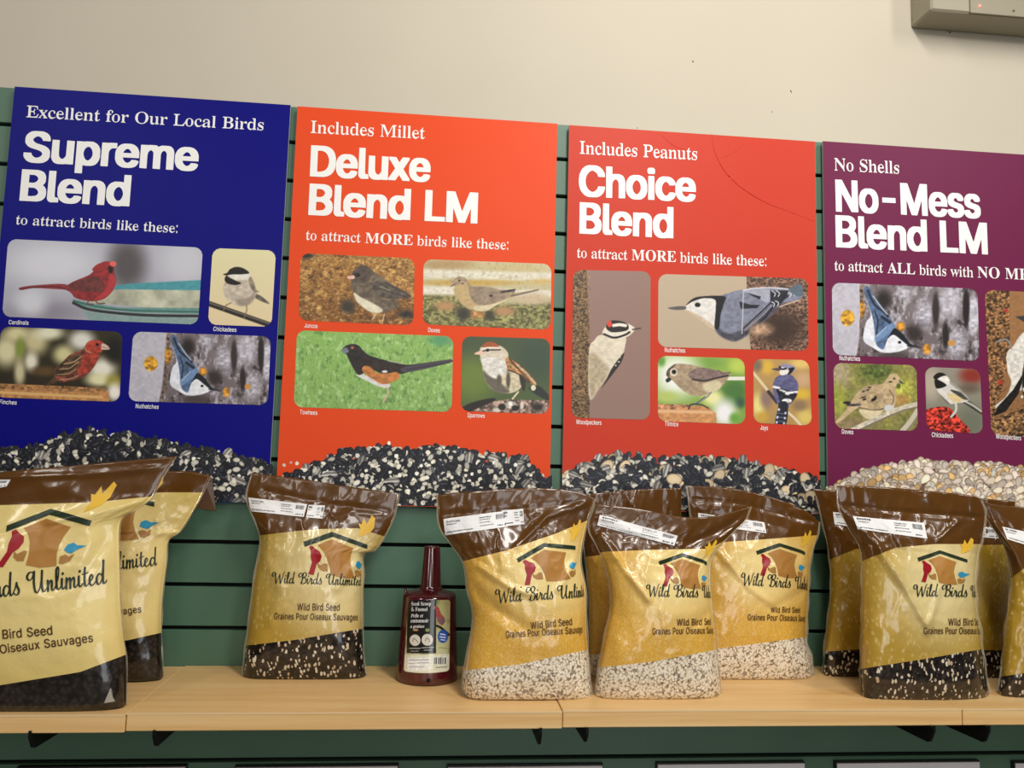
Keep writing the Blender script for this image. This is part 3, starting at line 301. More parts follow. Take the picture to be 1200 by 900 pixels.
'&': [229,[45,239,61,252,74,257,89,260,111,260,126,257,139,252,156,238,164,221,168,209,168,196,162,176,152,161,140,149,124,138,119,131,161,79,164,81,167,89,171,114,209,114,208,84,204,71,191,44,222,4,221,-2,179,-2,165,11,161,12,141,0,121,-5,74,-5,56,0,41,8,24,25,12,51,13,84,20,101,31,115,59,139,43,161,36,176,32,189,33,211,36,221],[86,222,78,214,73,199,76,189,83,174,91,164,94,163,106,172,122,189,125,196,125,209,118,221,106,227,96,227],[79,140,76,136,86,124,89,123,101,134,91,146,89,147],[74,100,60,86,53,66,56,54,66,38,84,28,96,25,111,28,124,33,135,41,137,44,136,48,86,106,84,107],[161,52,156,41,164,31,172,39,174,44,166,54]],
'a': [200,[25,166,46,184,66,192,81,195,111,195,126,192,141,187,162,169,170,156,172,144,171,-2,136,-2,134,-1,131,8,106,-4,91,-8,69,-8,46,-2,25,11,13,31,10,44,10,64,13,76,22,91,34,100,54,107,79,112,114,116,129,120,132,126,132,136,127,149,120,156,114,160,104,162,91,162,81,160,69,152,54,136,44,135,16,144,16,149],[58,69,50,54,56,39,61,33,71,28,81,25,89,25,101,28,111,33,126,48,132,64,132,84,129,88,106,82,81,80,71,77]],
'b': [217,[24,256,26,258,62,256,64,177,86,192,101,195,129,195,149,190,159,184,169,178,184,159,194,139,200,114,200,74,192,44,184,29,171,12,154,0,139,-5,124,-8,106,-8,84,-2,70,6,61,14,59,-2,24,-1],[84,152,70,136,62,114,62,76,66,64,74,48,89,33,101,28,111,26,121,28,132,34,145,46,154,64,160,94,157,116,152,131,144,145,135,154,124,160,114,162,106,162,96,160]],
'c': [203,[32,164,48,179,66,190,89,195,119,195,141,190,156,182,176,162,184,146,184,136,164,130,146,131,138,146,119,160,101,162,84,157,74,150,63,136,56,116,52,99,56,71,66,49,80,34,91,28,104,25,116,28,131,36,136,40,149,60,164,60,186,54,187,49,180,31,172,21,160,9,131,-4,114,-8,94,-8,76,-4,54,6,34,22,23,39,16,59,12,74,12,114,16,129,20,144]],
'd': [217,[32,166,54,184,64,190,84,195,111,195,124,192,131,190,149,177,151,256,154,258,189,256,189,-2,154,-2,151,14,142,6,129,-2,106,-8,89,-8,64,-2,53,4,35,19,18,49,12,74,12,116,16,131,23,151],[76,152,66,141,58,126,52,101,52,89,56,71,60,56,72,39,91,28,101,26,114,28,126,35,139,48,144,59,150,79,150,111,147,124,142,136,135,146,126,154,116,160,106,162,99,162,89,160]],
'e': [207,[32,164,51,182,66,190,89,195,116,195,131,192,154,182,166,171,180,154,187,134,190,119,189,84,56,82,54,81,53,79,60,54,68,44,76,36,91,28,101,26,121,28,131,33,141,42,149,54,161,55,184,50,188,44,184,34,171,15,159,6,134,-4,116,-8,96,-8,69,-2,46,10,32,24,20,44,12,74,12,114,16,129,20,144],[76,152,63,139,56,124,56,114,146,114,147,124,140,141,126,154,109,162,99,162,89,160]],
'f': [132,[45,249,54,257,69,264,81,268,111,268,124,264,125,261,125,254,119,234,106,232,99,235,84,230,78,221,75,209,76,194,119,191,120,164,116,160,79,160,75,156,75,1,71,-2,36,-1,35,156,31,160,1,160,-2,164,-1,192,34,194,35,226,38,236],[46,186,46,166,64,166,64,186]],
'g': [218,[32,166,54,184,64,190,84,195,111,195,126,192,136,187,151,174,154,192,189,191,190,-24,184,-41,179,-50,159,-67,139,-74,124,-78,81,-78,49,-67,39,-60,20,-39,21,-33,31,-26,46,-18,54,-18,72,-36,89,-44,114,-45,124,-42,136,-35,144,-26,150,-11,149,17,126,3,114,0,81,0,61,6,51,10,41,18,26,36,20,46,12,74,12,116,20,146],[76,152,66,141,56,119,52,101,56,74,63,56,72,44,94,33,111,33,124,38,134,45,144,61,150,79,150,116,139,142,127,154,116,160,106,162,99,162,89,160]],
'h': [210,[24,256,26,258,62,256,64,180,81,190,99,194,129,195,141,192,156,184,172,169,180,154,182,141,181,-2,144,-1,142,129,134,146,129,152,116,160,106,162,91,160,76,150,68,139,63,126,62,-1,59,-2,24,-1]],
'i': [88,[20,256,26,262,36,265,51,264,61,260,68,249,67,231,59,222,54,220,31,220,24,223,18,229,15,239,16,249],[24,191,59,192,62,189,62,1,59,-2,26,-2,22,1]],
'j': [88,[20,256,26,262,36,265,51,264,61,260,68,249,67,231,59,222,54,220,31,220,24,223,18,229,15,236,16,249],[24,191,59,192,62,189,62,-24,60,-39,54,-51,40,-66,24,-72,-6,-75,-10,-71,-9,-41,6,-40,15,-34,20,-26,22,-9]],
'k': [196,[24,256,59,258,62,254,64,120,66,120,139,192,184,191,184,186,182,184,109,109,111,102,184,12,190,4,189,-2,141,-2,84,72,76,79,69,75,62,66,62,-1,59,-2,24,-1]],
'l': [100,[24,256,59,258,62,254,62,41,69,30,89,29,95,6,94,-1,91,-2,51,-2,41,0,31,8,23,24]],
'm': [310,[24,191,59,192,61,177,74,187,91,194,126,195,145,186,159,170,161,171,169,180,179,187,189,192,201,195,239,194,265,181,274,169,280,159,282,146,282,-1,279,-2,244,-1,242,136,237,149,232,154,221,160,206,162,189,155,178,144,172,129,172,-1,134,-2,132,134,127,146,118,156,106,162,96,162,86,160,76,152,66,139,62,129,62,-1,24,-2]],
'n': [210,[24,191,59,192,61,177,76,187,89,192,101,195,129,195,141,192,156,184,171,170,180,154,182,141,181,-2,144,-1,142,129,134,146,129,152,116,160,106,162,91,160,76,150,68,139,63,126,62,-1,59,-2,24,-1]],
'o': [212,[32,164,48,179,66,190,89,195,119,195,134,192,151,184,161,178,176,162,187,144,192,126,195,114,195,74,192,59,182,34,175,24,160,9,131,-4,114,-8,94,-8,76,-4,54,6,34,22,23,39,16,59,12,74,12,114,16,129,20,144],[74,150,63,136,55,114,52,89,58,64,66,48,81,33,91,28,104,25,116,28,136,40,144,51,152,71,155,86,155,101,147,131,134,150,119,160,101,162,89,160]],
'p': [217,[24,191,59,192,61,174,81,190,101,195,129,195,149,190,167,179,180,166,194,139,200,114,200,74,197,59,184,29,170,11,154,0,141,-4,124,-8,106,-8,91,-4,79,0,64,10,62,-71,59,-75,26,-75,22,-71],[84,152,70,136,62,114,62,76,66,64,74,48,89,33,101,28,111,26,121,28,132,34,145,46,154,64,160,94,157,116,152,131,144,145,135,154,124,160,114,162,106,162,96,160]],
'q': [217,[32,166,54,184,64,190,84,195,111,195,124,192,131,190,151,174,154,192,189,191,189,-74,151,-74,149,10,134,0,121,-4,106,-8,89,-8,71,-4,54,3,41,12,28,29,18,49,12,74,12,116,18,139,23,151],[76,152,66,141,58,126,52,101,52,89,56,71,60,56,72,39,91,28,101,26,114,28,126,35,139,48,144,59,150,79,150,111,147,124,142,136,135,146,126,154,116,160,106,162,99,162,89,160]],
'r': [134,[24,191,56,192,59,191,61,180,81,192,94,195,124,195,128,191,126,158,119,158,111,160,99,160,89,157,72,146,63,129,62,1,59,-2,26,-2,22,1]],
's': [188,[28,169,41,182,56,190,79,195,109,195,124,192,141,184,156,170,164,156,168,146,166,144,161,140,146,138,129,138,124,148,114,158,101,162,86,162,71,157,64,150,60,141,63,129,71,120,84,116,131,104,151,94,162,84,167,76,170,66,170,41,162,21,150,9,121,-4,109,-5,101,-8,81,-8,54,-2,39,6,26,15,16,34,12,44,14,49,21,52,36,55,51,54,58,41,65,34,86,25,106,28,116,33,127,44,129,51,127,59,116,70,104,74,51,88,40,94,28,106,20,119,18,131,20,156]],
't': [118,[28,236,66,236,68,194,106,191,106,161,71,160,68,156,68,46,71,35,81,28,89,28,101,30,106,28,112,1,111,-2,99,-5,71,-5,59,-2,51,0,41,8,36,14,30,24,28,34,28,156,24,160,1,160,-2,164,-2,191,26,194],[39,186,38,166,56,166,56,186]],
'u': [210,[24,191,26,192,62,191,63,59,68,46,79,35,86,30,99,28,114,30,126,38,134,46,142,64,144,191,146,192,182,191,181,-2,146,-2,144,13,134,6,119,-2,106,-5,76,-5,56,0,39,12,28,29,22,46]],
'v': [200,[6,191,9,192,46,191,54,174,96,56,99,56,102,64,146,189,151,192,189,191,190,184,172,136,122,6,116,-2,76,-1,6,181]],
'w': [288,[8,191,11,192,49,191,74,101,82,66,84,64,86,64,121,192,159,192,164,189,196,69,199,64,233,186,236,191,276,192,278,189,274,176,224,11,219,-1,184,-2,178,1,153,86,147,114,141,126,104,-1,64,-2,10,171,8,184]],
'x': [194,[11,191,14,192,54,191,94,131,96,131,102,139,136,192,179,191,180,186,177,181,120,96,140,64,182,6,181,-2,138,-1,100,59,94,64,51,-2,8,-1,8,6,70,96,67,104,13,181,10,186]],
'y': [200,[6,191,9,192,46,191,54,174,96,54,100,56,123,126,143,181,148,191,186,192,190,189,172,136,104,-39,96,-52,84,-65,71,-72,61,-75,29,-75,21,-72,20,-69,20,-61,26,-41,36,-40,46,-42,54,-39,64,-29,75,-1,6,181]],
'z': [195,[21,191,24,192,172,191,172,164,72,31,171,30,175,26,174,-2,16,-1,15,21,18,29,104,138,118,159,21,161]],
'à': [200,[46,266,89,266,112,219,112,214,109,212,78,214,48,256,46,261],[25,166,46,184,66,192,81,195,111,195,126,192,141,187,162,169,170,156,172,144,171,-2,136,-2,134,-1,131,8,106,-4,91,-8,69,-8,46,-2,25,11,13,31,10,44,10,64,13,76,22,91,34,100,54,107,79,112,114,116,129,120,132,126,132,136,127,149,120,156,114,160,104,162,91,162,81,160,69,152,54,136,44,135,16,144,16,149],[58,69,50,54,56,39,61,33,71,28,81,25,89,25,101,28,111,33,126,48,132,64,132,84,129,88,106,82,81,80,71,77]],
'ç': [203,[32,164,48,179,66,190,89,195,119,195,141,190,157,181,176,162,184,146,184,136,164,130,149,130,146,131,138,146,124,157,106,162,99,162,84,157,72,149,63,136,56,116,52,89,58,64,68,46,80,34,91,28,104,25,116,28,131,36,136,40,149,60,164,60,186,54,187,49,180,31,161,10,139,-2,118,-6,119,-12,129,-13,139,-18,147,-26,150,-34,150,-49,147,-59,136,-70,111,-75,81,-74,81,-51,111,-50,114,-46,114,-39,111,-36,104,-33,86,-32,85,-29,88,-21,86,-6,69,-2,46,10,34,22,23,39,16,59,12,74,12,114,20,144],[101,4,101,-2,106,-1,106,4]],
'0': [232,[52,239,66,250,76,254,96,260,131,260,144,257,165,246,182,229,197,201,204,174,205,161,208,154,208,101,202,69,194,46,179,20,161,6,146,-2,134,-5,91,-5,81,-2,61,8,48,21,36,39,28,56,20,91,20,161,23,179,30,204,38,219],[89,218,76,201,66,179,60,149,60,104,68,69,79,48,91,36,106,28,116,28,126,30,139,38,147,46,157,64,162,81,165,106,168,114,168,139,165,146,165,161,160,184,150,204,144,212,132,221,126,224,111,228,101,224]],
'1': [232,[38,216,94,257,142,256,142,34,146,30,199,29,200,26,199,-2,134,-2,132,21,129,25,111,24,110,1,106,-2,34,-1,34,29,96,30,100,34,99,211,96,212,89,207,54,180,41,178,38,181]],
'2': [232,[45,234,64,250,81,257,94,260,131,260,151,254,161,250,174,240,187,224,195,201,195,171,192,159,182,139,150,99,110,59,87,31,196,30,200,26,199,-2,28,-1,28,26,40,41,75,76,80,84,134,140,147,159,155,179,154,194,148,209,137,219,126,224,109,228,91,222,78,209,70,196,70,186,66,178,29,178,28,194,30,206,38,224]],
'3': [232,[31,256,34,258,189,256,190,226,123,151,124,149,126,148,136,148,156,142,175,131,192,111,200,94,202,69,197,44,188,26,174,12,164,6,146,-2,134,-5,84,-5,71,-2,54,6,44,12,28,29,18,54,18,64,21,68,59,66,63,54,76,38,91,30,104,28,116,28,134,33,141,38,154,51,160,69,160,79,154,94,141,110,119,120,76,122,72,126,73,151,133,221,31,224]],
'4': [232,[118,256,156,258,159,256,160,251,68,96,64,86,134,86,136,161,176,162,178,86,211,84,212,54,209,50,178,49,178,1,174,-2,136,-1,134,49,19,50,15,54,16,84],[146,79,146,56,166,56,166,79,164,80]],
'5': [232,[44,256,46,258,186,256,186,224,84,222,81,221,78,206,78,191,75,184,74,162,104,170,126,170,149,164,164,157,175,149,187,134,194,119,200,99,200,64,197,51,192,39,180,21,172,14,151,0,131,-5,89,-5,76,-2,64,3,46,16,36,29,28,44,25,56,26,66,64,68,66,66,70,51,85,36,104,28,116,28,131,33,146,45,154,59,159,81,154,104,146,118,131,130,119,134,96,134,66,120,31,124,30,149,32,156,32,171,35,179,35,194,38,201,38,216,40,224,40,239]],
'6': [232,[121,256,161,258,164,256,165,251,104,161,131,160,146,157,164,150,174,142,184,132,194,114,200,89,200,69,197,54,190,34,182,24,166,8,146,-2,134,-5,91,-5,69,3,51,16,40,29,30,49,28,61,28,99,33,119,48,149],[86,120,73,104,68,86,68,71,73,54,86,38,104,28,119,28,134,33,149,48,158,66,158,91,150,109,136,122,116,130,106,130]],
'7': [232,[26,256,196,258,200,254,200,221,90,1,86,-2,49,-2,46,-1,46,6,153,221,29,222,25,226]],
'8': [232,[42,231,64,250,81,257,94,260,131,260,151,254,166,247,187,226,195,206,194,171,184,150,165,134,181,122,197,104,202,94,205,81,205,54,200,36,194,28,179,12,169,6,159,0,139,-5,89,-5,69,0,54,8,44,15,33,26,23,46,20,64,23,89,30,106,38,116,60,131,60,134,43,149,33,166,30,179,30,204,33,214],[86,218,78,209,72,196,72,179,79,165,89,156,109,148,121,148,135,154,150,169,155,184,155,191,152,201,144,215,129,224,116,228,106,227],[79,102,70,94,62,74,62,66,66,56,71,45,79,38,101,28,121,28,134,30,144,36,157,49,162,61,162,79,157,91,144,104,136,110,121,114,109,115,96,112]],
'9': [232,[42,229,60,246,81,257,94,260,131,260,151,254,172,241,187,224,194,209,200,184,200,164,197,149,187,121,154,69,116,12,104,-2,64,-2,60,1,117,84,122,91,122,94,91,95,71,100,51,112,38,129,28,156,28,194,30,206],[84,215,70,194,68,181,68,169,73,151,86,135,104,126,119,125,134,130,146,140,154,154,158,164,158,186,150,206,136,220,116,228,109,228,99,224]]},
'W': {'W': [430,[36,368,51,380,66,386,84,388,104,387,121,382,131,376,139,368,146,354,165,301,164,296,161,292,156,288,149,288,148,284,157,201,171,50,174,51,178,61,218,174,262,291,262,306,266,316,271,324,279,328,289,327,296,321,299,316,302,304,308,161,318,61,319,54,321,50,329,69,365,184,380,236,400,324,410,356,424,381,446,408,451,411,456,411,463,406,465,401,464,394,441,366,430,341,402,226,386,174,342,34,328,-4,324,-16,319,-23,309,-26,298,-21,290,-9,286,9,274,104,264,227,261,224,194,39,178,-4,174,-19,169,-24,159,-28,151,-25,145,-19,138,-4,133,29,120,179,111,248,109,248,96,238,79,230,56,226,44,226,31,231,19,242,8,259,0,276,-2,299,3,319,20,349],[71,359,59,344,50,329,44,316,38,299,38,286,45,266,54,250,61,246,74,248,86,256,94,266,104,286,106,294,101,344,104,351,115,361,113,364,106,368,94,370,82,366]],
'i': [85,[46,294,54,300,66,300,76,295,81,288,82,276,78,261,74,256,66,250,59,249,51,250,44,256,40,261,38,266,38,274,43,289],[22,199,31,204,41,204,51,198,55,191,56,186,41,61,40,39,44,21,46,18,49,18,54,24,76,54,84,60,89,61,94,60,98,56,99,51,96,42,73,11,56,-2,46,-7,39,-9,26,-7,14,2,6,16,1,39,1,61,6,106,16,189]],
'l': [100,[64,401,71,407,84,412,91,412,99,409,106,401,112,391,114,379,114,364,107,314,90,236,72,176,55,131,52,74,53,34,56,21,59,17,61,17,74,29,96,59,101,61,109,60,112,56,114,49,112,44,99,24,85,9,75,1,64,-4,56,-7,49,-8,36,-4,26,4,18,16,12,39,9,40,1,38,-4,40,-8,46,-8,51,12,99,26,269,36,341,46,374,54,389],[86,372,78,351,73,329,66,269,64,249,66,244,74,276,87,336,90,369,89,374]],
'd': [190,[165,414,174,419,181,420,186,418,196,411,198,406,198,399,170,226,158,144,152,69,152,19,154,16,156,16,164,24,184,56,189,60,194,62,201,58,204,51,204,46,191,24,180,9,166,-3,154,-10,144,-12,136,-12,129,-10,122,-4,115,9,113,19,112,39,109,41,89,14,74,0,64,-6,51,-12,39,-12,26,-6,16,4,6,21,0,36,-2,51,-2,71,0,91,6,116,16,141,30,164,46,181,64,192,79,196,91,194,106,184,119,168,121,169,160,404],[79,169,64,151,53,134,46,114,40,91,38,66,38,46,45,24,50,14,54,11,61,16,70,26,94,64,107,96,117,134,116,139,107,146,88,171,84,173]],
'B': [300,[36,368,49,379,59,384,79,388,96,389,111,386,126,380,136,371,144,356,146,357,163,376,184,391,211,404,229,409,241,411,256,410,274,402,288,389,298,376,305,356,306,334,299,304,290,279,276,259,261,244,246,236,218,224,249,220,261,213,274,201,284,188,292,174,300,151,302,134,302,119,299,104,292,81,282,61,271,44,259,29,246,17,234,8,211,-2,189,-8,161,-10,139,-7,129,-10,121,-10,112,-4,105,6,91,18,74,44,72,51,74,56,79,60,84,62,89,60,92,56,106,35,109,35,110,36,144,276,136,285,134,286,118,259,110,249,99,240,84,233,66,228,49,226,36,228,24,236,14,249,3,269,-2,286,-2,299,3,319,10,334,21,351],[195,374,194,371,196,359,180,244,181,240,184,240,219,253,233,261,242,269,250,281,257,299,264,324,266,341,266,354,262,366,251,381,241,389,231,390,221,388],[71,358,59,344,50,329,44,316,38,299,38,286,45,266,54,250,56,248,61,246,69,248,76,250,86,256,94,264,124,316,127,324,120,354,116,361,110,366,101,370,91,370,82,366],[174,199,146,14,149,10,154,9,171,10,191,18,209,27,224,39,235,54,249,79,257,99,262,119,262,139,257,159,246,181,236,196,221,202,204,204,184,202,176,200]],
'r': [140,[42,226,49,230,56,230,61,229,67,224,70,219,74,204,76,183,91,192,101,192,111,186,118,176,120,164,120,149,110,76,110,51,112,29,114,27,116,29,136,59,141,61,146,61,151,58,154,54,154,49,152,44,132,11,121,1,104,-9,94,-9,86,-6,81,-1,75,11,71,31,70,81,80,154,79,159,66,152,56,150,53,149,42,114,13,44,9,40,1,38,-4,41,-8,46,-8,51,-7,56,16,114,27,144,34,181,36,206,38,219]],
's': [120,[63,226,69,230,79,230,86,226,92,216,94,204,93,179,95,166,117,99,120,84,120,69,117,51,112,34,104,17,94,4,84,-4,71,-8,44,-10,31,-7,19,2,2,24,0,29,2,36,-6,44,-8,51,37,139,52,189,56,211],[61,134,13,44,14,41,24,34,39,12,44,9,54,11,65,21,74,44,79,64,80,81,77,96,65,131,64,134]],
'U': [340,[36,359,49,369,59,374,81,379,109,377,131,368,136,381,141,386,149,390,156,390,161,388,166,384,171,376,172,366,148,206,144,136,145,84,148,46,156,16,159,11,164,8,169,12,176,22,196,56,212,91,227,136,246,204,274,376,279,384,289,390,296,390,301,388,308,381,312,374,312,369,286,209,278,139,277,76,282,16,284,12,286,12,299,24,311,36,334,66,339,70,344,71,350,69,354,64,354,59,351,52,328,21,306,1,291,-7,271,-12,261,-10,252,-4,246,6,242,19,236,83,234,82,217,46,202,19,190,4,179,-6,166,-12,151,-14,136,-9,124,1,116,16,111,34,105,84,105,169,114,249,111,251,96,237,76,226,56,218,41,218,26,224,16,234,8,246,0,264,-2,284,0,304,6,316,16,334],[71,349,62,339,50,321,40,301,37,289,38,276,41,264,50,244,54,240,56,239,64,240,74,246,90,261,102,281,122,324,117,346,114,352,109,357,99,360,89,359,79,355]],
'n': [145,[16,199,21,202,29,205,36,204,44,200,50,191,51,170,69,188,89,198,96,198,104,196,110,189,114,181,118,164,118,139,106,49,106,21,109,19,114,24,136,54,144,60,149,61,155,59,158,54,159,49,156,42,131,10,116,-3,101,-12,89,-13,77,-6,70,4,66,21,66,51,78,136,78,159,76,163,70,156,63,141,41,84,32,-4,30,-9,21,-18,11,-20,1,-16,-6,-6,-8,1,10,179,12,191]],
'm': [215,[16,199,21,202,29,205,36,204,44,200,50,191,51,171,64,186,76,196,86,198,96,197,102,194,108,186,112,176,114,161,116,160,132,184,149,197,156,198,161,198,169,195,174,191,182,176,184,164,186,146,184,124,173,49,174,21,176,18,179,18,189,29,208,56,214,60,219,61,224,60,228,56,229,51,226,42,200,9,176,-10,171,-12,164,-14,156,-12,149,-8,142,-1,138,9,133,26,132,44,145,126,146,149,144,159,140,156,133,141,109,84,100,-4,98,-9,91,-16,84,-20,74,-19,66,-14,61,-6,60,1,72,119,74,151,71,156,58,129,41,84,32,-6,26,-14,16,-20,6,-19,-2,-14,-6,-6,-8,1,12,186,13,194]],
't': [110,[55,334,64,339,74,340,84,334,88,324,89,319,77,234,78,229,119,239,125,236,128,229,125,224,121,222,76,209,74,206,63,131,58,61,60,24,62,16,64,12,71,16,81,26,101,54,109,60,116,60,121,58,124,51,124,46,106,21,91,6,71,-6,59,-11,49,-12,36,-8,28,1,21,19,19,37,18,64,20,104,32,201,29,203,9,203,6,206,4,211,9,217,31,220,34,221,36,224,50,324]],
'e': [120,[36,186,46,193,56,197,64,198,71,195,82,186,89,178,94,166,96,156,95,144,92,131,76,102,64,87,39,72,36,69,36,41,40,24,46,9,49,8,54,9,73,21,119,70,124,71,129,70,132,66,134,61,134,56,131,52,102,19,88,6,66,-6,51,-12,39,-14,29,-12,21,-9,14,-2,8,6,-2,31,-4,56,-2,91,8,136,20,164],[66,168,56,151,48,134,41,106,40,101,41,98,46,100,54,109,67,134,72,149,72,156,69,166]]}}
def gdec(g):
    return g[0] / 500, [[(l[i] / 500, l[i + 1] / 500) for i in range(0, len(l), 2)] for l in g[1:]]
GC = {}
def glyph(font, c):
    if (font, c) not in GC:
        a, L = gdec(FONTS[font][c])
        # outer outlines with the holes they contain, each filled by itself
        def inside(p, l):
            r = False
            for (x0, y0), (x1, y1) in zip(l, l[1:] + l[:1]):
                if (y0 > p[1]) != (y1 > p[1]) and p[0] < x0 + (p[1] - y0) * (x1 - x0) / (y1 - y0): r = not r
            return r
        start = np.cumsum([0] + [len(l) for l in L]); depth = [sum(inside(l[0], o) for o in L if o is not l) for l in L]; tris = []
        for i, l in enumerate(L):
            if depth[i] % 2: continue
            grp = [i] + [k for k, o in enumerate(L) if depth[k] == depth[i] + 1 and inside(o[0], l)]
            ids = [start[k] + n for k in grp for n in range(len(L[k]))]
            tris += [tuple(int(ids[v]) for v in t) for t in tessellate_polygon([[Vector((x, y, 0)) for x, y in L[k]] for k in grp])]
        GC[font, c] = (a, np.array([p for l in L for p in l]), [tuple(t) for t in tris])
    return GC[font, c]
CAP = {f: max(p[1] for p in glyph(f, 'M' if f in 'TSBN' else 'B')[1]) for f in 'TSBNW'}
def layout(font, text, track=None, space=None):
    """unit lettering: vertices, triangles, advance width"""
    V, F, x = [], [], 0.0; k = 0
    track = (-.045 if font == 'T' else 0.0) if track is None else track; space = {'T': .24, 'S': .19, 'B': .2, 'W': .26, 'N': .25}[font] if space is None else space
    for ch in text:
        if ch == ' ': x += space; continue
        a, P, T = glyph(font, ch)
        V.append(P + [x, 0]); F += [(t[0] + k, t[1] + k, t[2] + k) for t in T]; k += len(P); x += a + track
    V = np.vstack(V); V[:, 0] -= V[:, 0].min()
    return V, F, V[:, 0].max()

# ------------------------------------------------------------------ setting
GZ = 2.10                                       # height of the topmost groove; grooves every 3 inches
SHELF = 1.12
M_wall = mat('painted_wall', rough=.75, spec=.25)
q = NT(M_wall); tc = q.n('TexCoord').outputs['Object']
q.l(q.mix(q.noise(2.2, tc, 4), lin4('#c9c1b0'), lin4('#bdb4a3')), q.b.inputs['Base Color']); q.bump(q.noise(90, tc, 3), .12, .001)
M_green = mat('green_slat', rough=.42, spec=.45)
q = NT(M_green); tc = q.n('TexCoord').outputs['Object']
q.l(q.mix(q.noise(6, tc, 4), lin4('#53755f'), lin4('#496a56')), q.b.inputs['Base Color'])
M_groove = mat('groove_dark', '#0b0f0d', .8, .2)
M_floor = mat('floor_tile', '#8d8577', .5)
M_black = mat('black_steel', '#050506', .6, .2)

mb = MB(); mb.box((-2.6, .0195, 0), (2.8, .12, 3.2))
wall = tag(mb.build('wall_back', M_wall), kind='structure')
mb = MB(); mb.box((-2.6, -4.2, -.05), (2.8, .12, 0)); tag(mb.build('floor', M_floor), kind='structure')
# nail holes and scuffs left in the paint
M_hole = mat('hole_dark', '#4a3c30', .9, .1)
for (px, py, r, a) in ((812, 72, .0016, .3), (927, 107, .0026, 1.0), (1113, 38, .002, .2), (1110, 36, .0013, 1.2), (1131, 36, .0014, .1), (905, 131, .0010, 0), (747, 150, .001, 0)):
    c = at(px, py, .0192); mb = MB()
    n = 9; rr = [r * (.7 + .5 * random.Random(px * 31 + i).random()) for i in range(n)]
    V = [c + np.array([rr[i] * math.cos(a + 6.283 * i / n) * (.6 if a > .8 else 1), -.0004, rr[i] * math.sin(6.283 * i / n)]) for i in range(n)]
    V += [v + np.array([0, .0008, 0]) for v in V]
    mb.add(V, [tuple(range(n))[::-1]] + [(i, (i + 1) % n, n + (i + 1) % n, n + i) for i in range(n)])
    mb.build('nail_hole', M_hole, wall)

# slatted panel: face boards with dark grooves between them
mb = MB(); X0, X1 = -1.45, 1.75
mb.box((X0, .0115, .30), (X1, .019, GZ + .0715), 1)
edge = [GZ + .0715] + [GZ - .0762 * k for k in range(0, 22)]
for k in range(len(edge) - 1):
    top = edge[k] - (0 if k == 0 else .0036); bot = edge[k + 1] + .0036
    mb.box((X0, 0, bot), (X1, .0116, top), 0, .0008)
slat = tag(mb.build('wall_slatted', [M_green, M_groove]), kind='structure')

# metal box near the ceiling, upper right
M_box = mat('beige_steel', '#97907c', .45, .4)
bx = thing('wall_box', tuple(at(1150, 10, .0)), 'beige metal box on the wall in the upper right corner of the photo', 'electrical box')
c0 = at(1091.5, 11.5, -.05); c1 = at(1206, 19, -.05)
zb = c0[2]
mb = MB(); mb.box((c0[0], -.05, zb), (c0[0] + .34, .0195, zb + .22), 0, .004); mb.build('housing', M_box, bx)
mb = MB(); xm = at(1136, 10, -.05)[0]; mb.box((xm, -.0535, zb - .0012), (c0[0] + .345, -.05, zb + .221), 0, .001); mb.build('cover_plate', mat('beige_cover', '#8d8570', .45, .4), bx)
mb = MB(); p = at(1188, 12.5, -.054); mb.lathe([(.0028, 0), (.0024, .0012)], (0, 0), n=14)
o = mb.build('screw', mat('screw_dark', '#4c463c', .4, .5), None); o.location = (p[0], -.0535, p[2]); o.rotation_euler = (math.pi / 2, 0, 0); o.parent = bx; o.matrix_parent_inverse = bx.matrix_world.inverted()
M_led = mat('led_red', '#ff8070', .3); M_led.node_tree.nodes['Principled BSDF'].inputs['Emission Color'].default_value = (1, .25, .2, 1)
M_led.node_tree.nodes['Principled BSDF'].inputs['Emission Strength'].default_value = 1.6
mb = MB(); p = at(1148, 7, -.054); mb.lathe([(.0026, 0), (.0026, .002), (.0016, .0032), (.0003, .0036)], (0, 0), n=14)
o = mb.build('indicator_light', M_led, None, True); o.location = (p[0], -.0535, p[2]); o.rotation_euler = (math.pi / 2, 0, 0); o.parent = bx; o.matrix_parent_inverse = bx.matrix_world.inverted()

# shelf boards
M_wood = mat('maple_laminate', rough=.38, spec=.4)
q = NT(M_wood); tc = q.n('TexCoord').outputs['Object']
mp = q.n('Mapping'); q.l(tc, mp.inputs[0]); mp.inputs['Scale'].default_value = (1.6, 26, 60)
f = q.noise(1.4, mp.outputs[0], 6, .62)
mp2 = q.n('Mapping'); q.l(tc, mp2.inputs[0]); mp2.inputs['Scale'].default_value = (7, 160, 300)
f2 = q.noise(1.0, mp2.outputs[0], 3, .6)
base = q.ramp(f, [(.25, lin4('#d3a768')), (.5, lin4('#e2bb80')), (.75, lin4('#ebca94'))])
q.l(q.mix(q.math('MULTIPLY', f2, .35), base, lin4('#c99c60')), q.b.inputs['Base Color'])
M_edge = mat('edge_band', '#e2c292', .45)
def shelf_board(x0, x1, z, label, yf=-.26):
    t = thing('shelf_board', ((x0 + x1) / 2, (yf) / 2, z - .0255), label, 'shelf', 'maple shelf boards')
    mb = MB(); mb.box((x0 + .0006, yf, z - .0255), (x1 - .0006, -.0008, z), 0, .0011); mb.build('board', M_wood, t)
    mb = MB(); mb.box((x0 + .0006, yf - .0005, z - .0022), (x1 - .0006, yf + .0012, z + .0002)); mb.build('edge_strip', M_edge, t)
    return t
xj = [float(at(148, 838, -.26)[0]), float(at(659.5, 833, -.26)[0]), float(at(1128.5, 831, -.26)[0])]
shelf_board(-1.3, xj[0], SHELF - .0012, 'maple shelf board at the far left, carrying the two biggest bags', -.2625)
shelf_board(xj[0], xj[1], SHELF, 'maple shelf board carrying the dark red scoop')
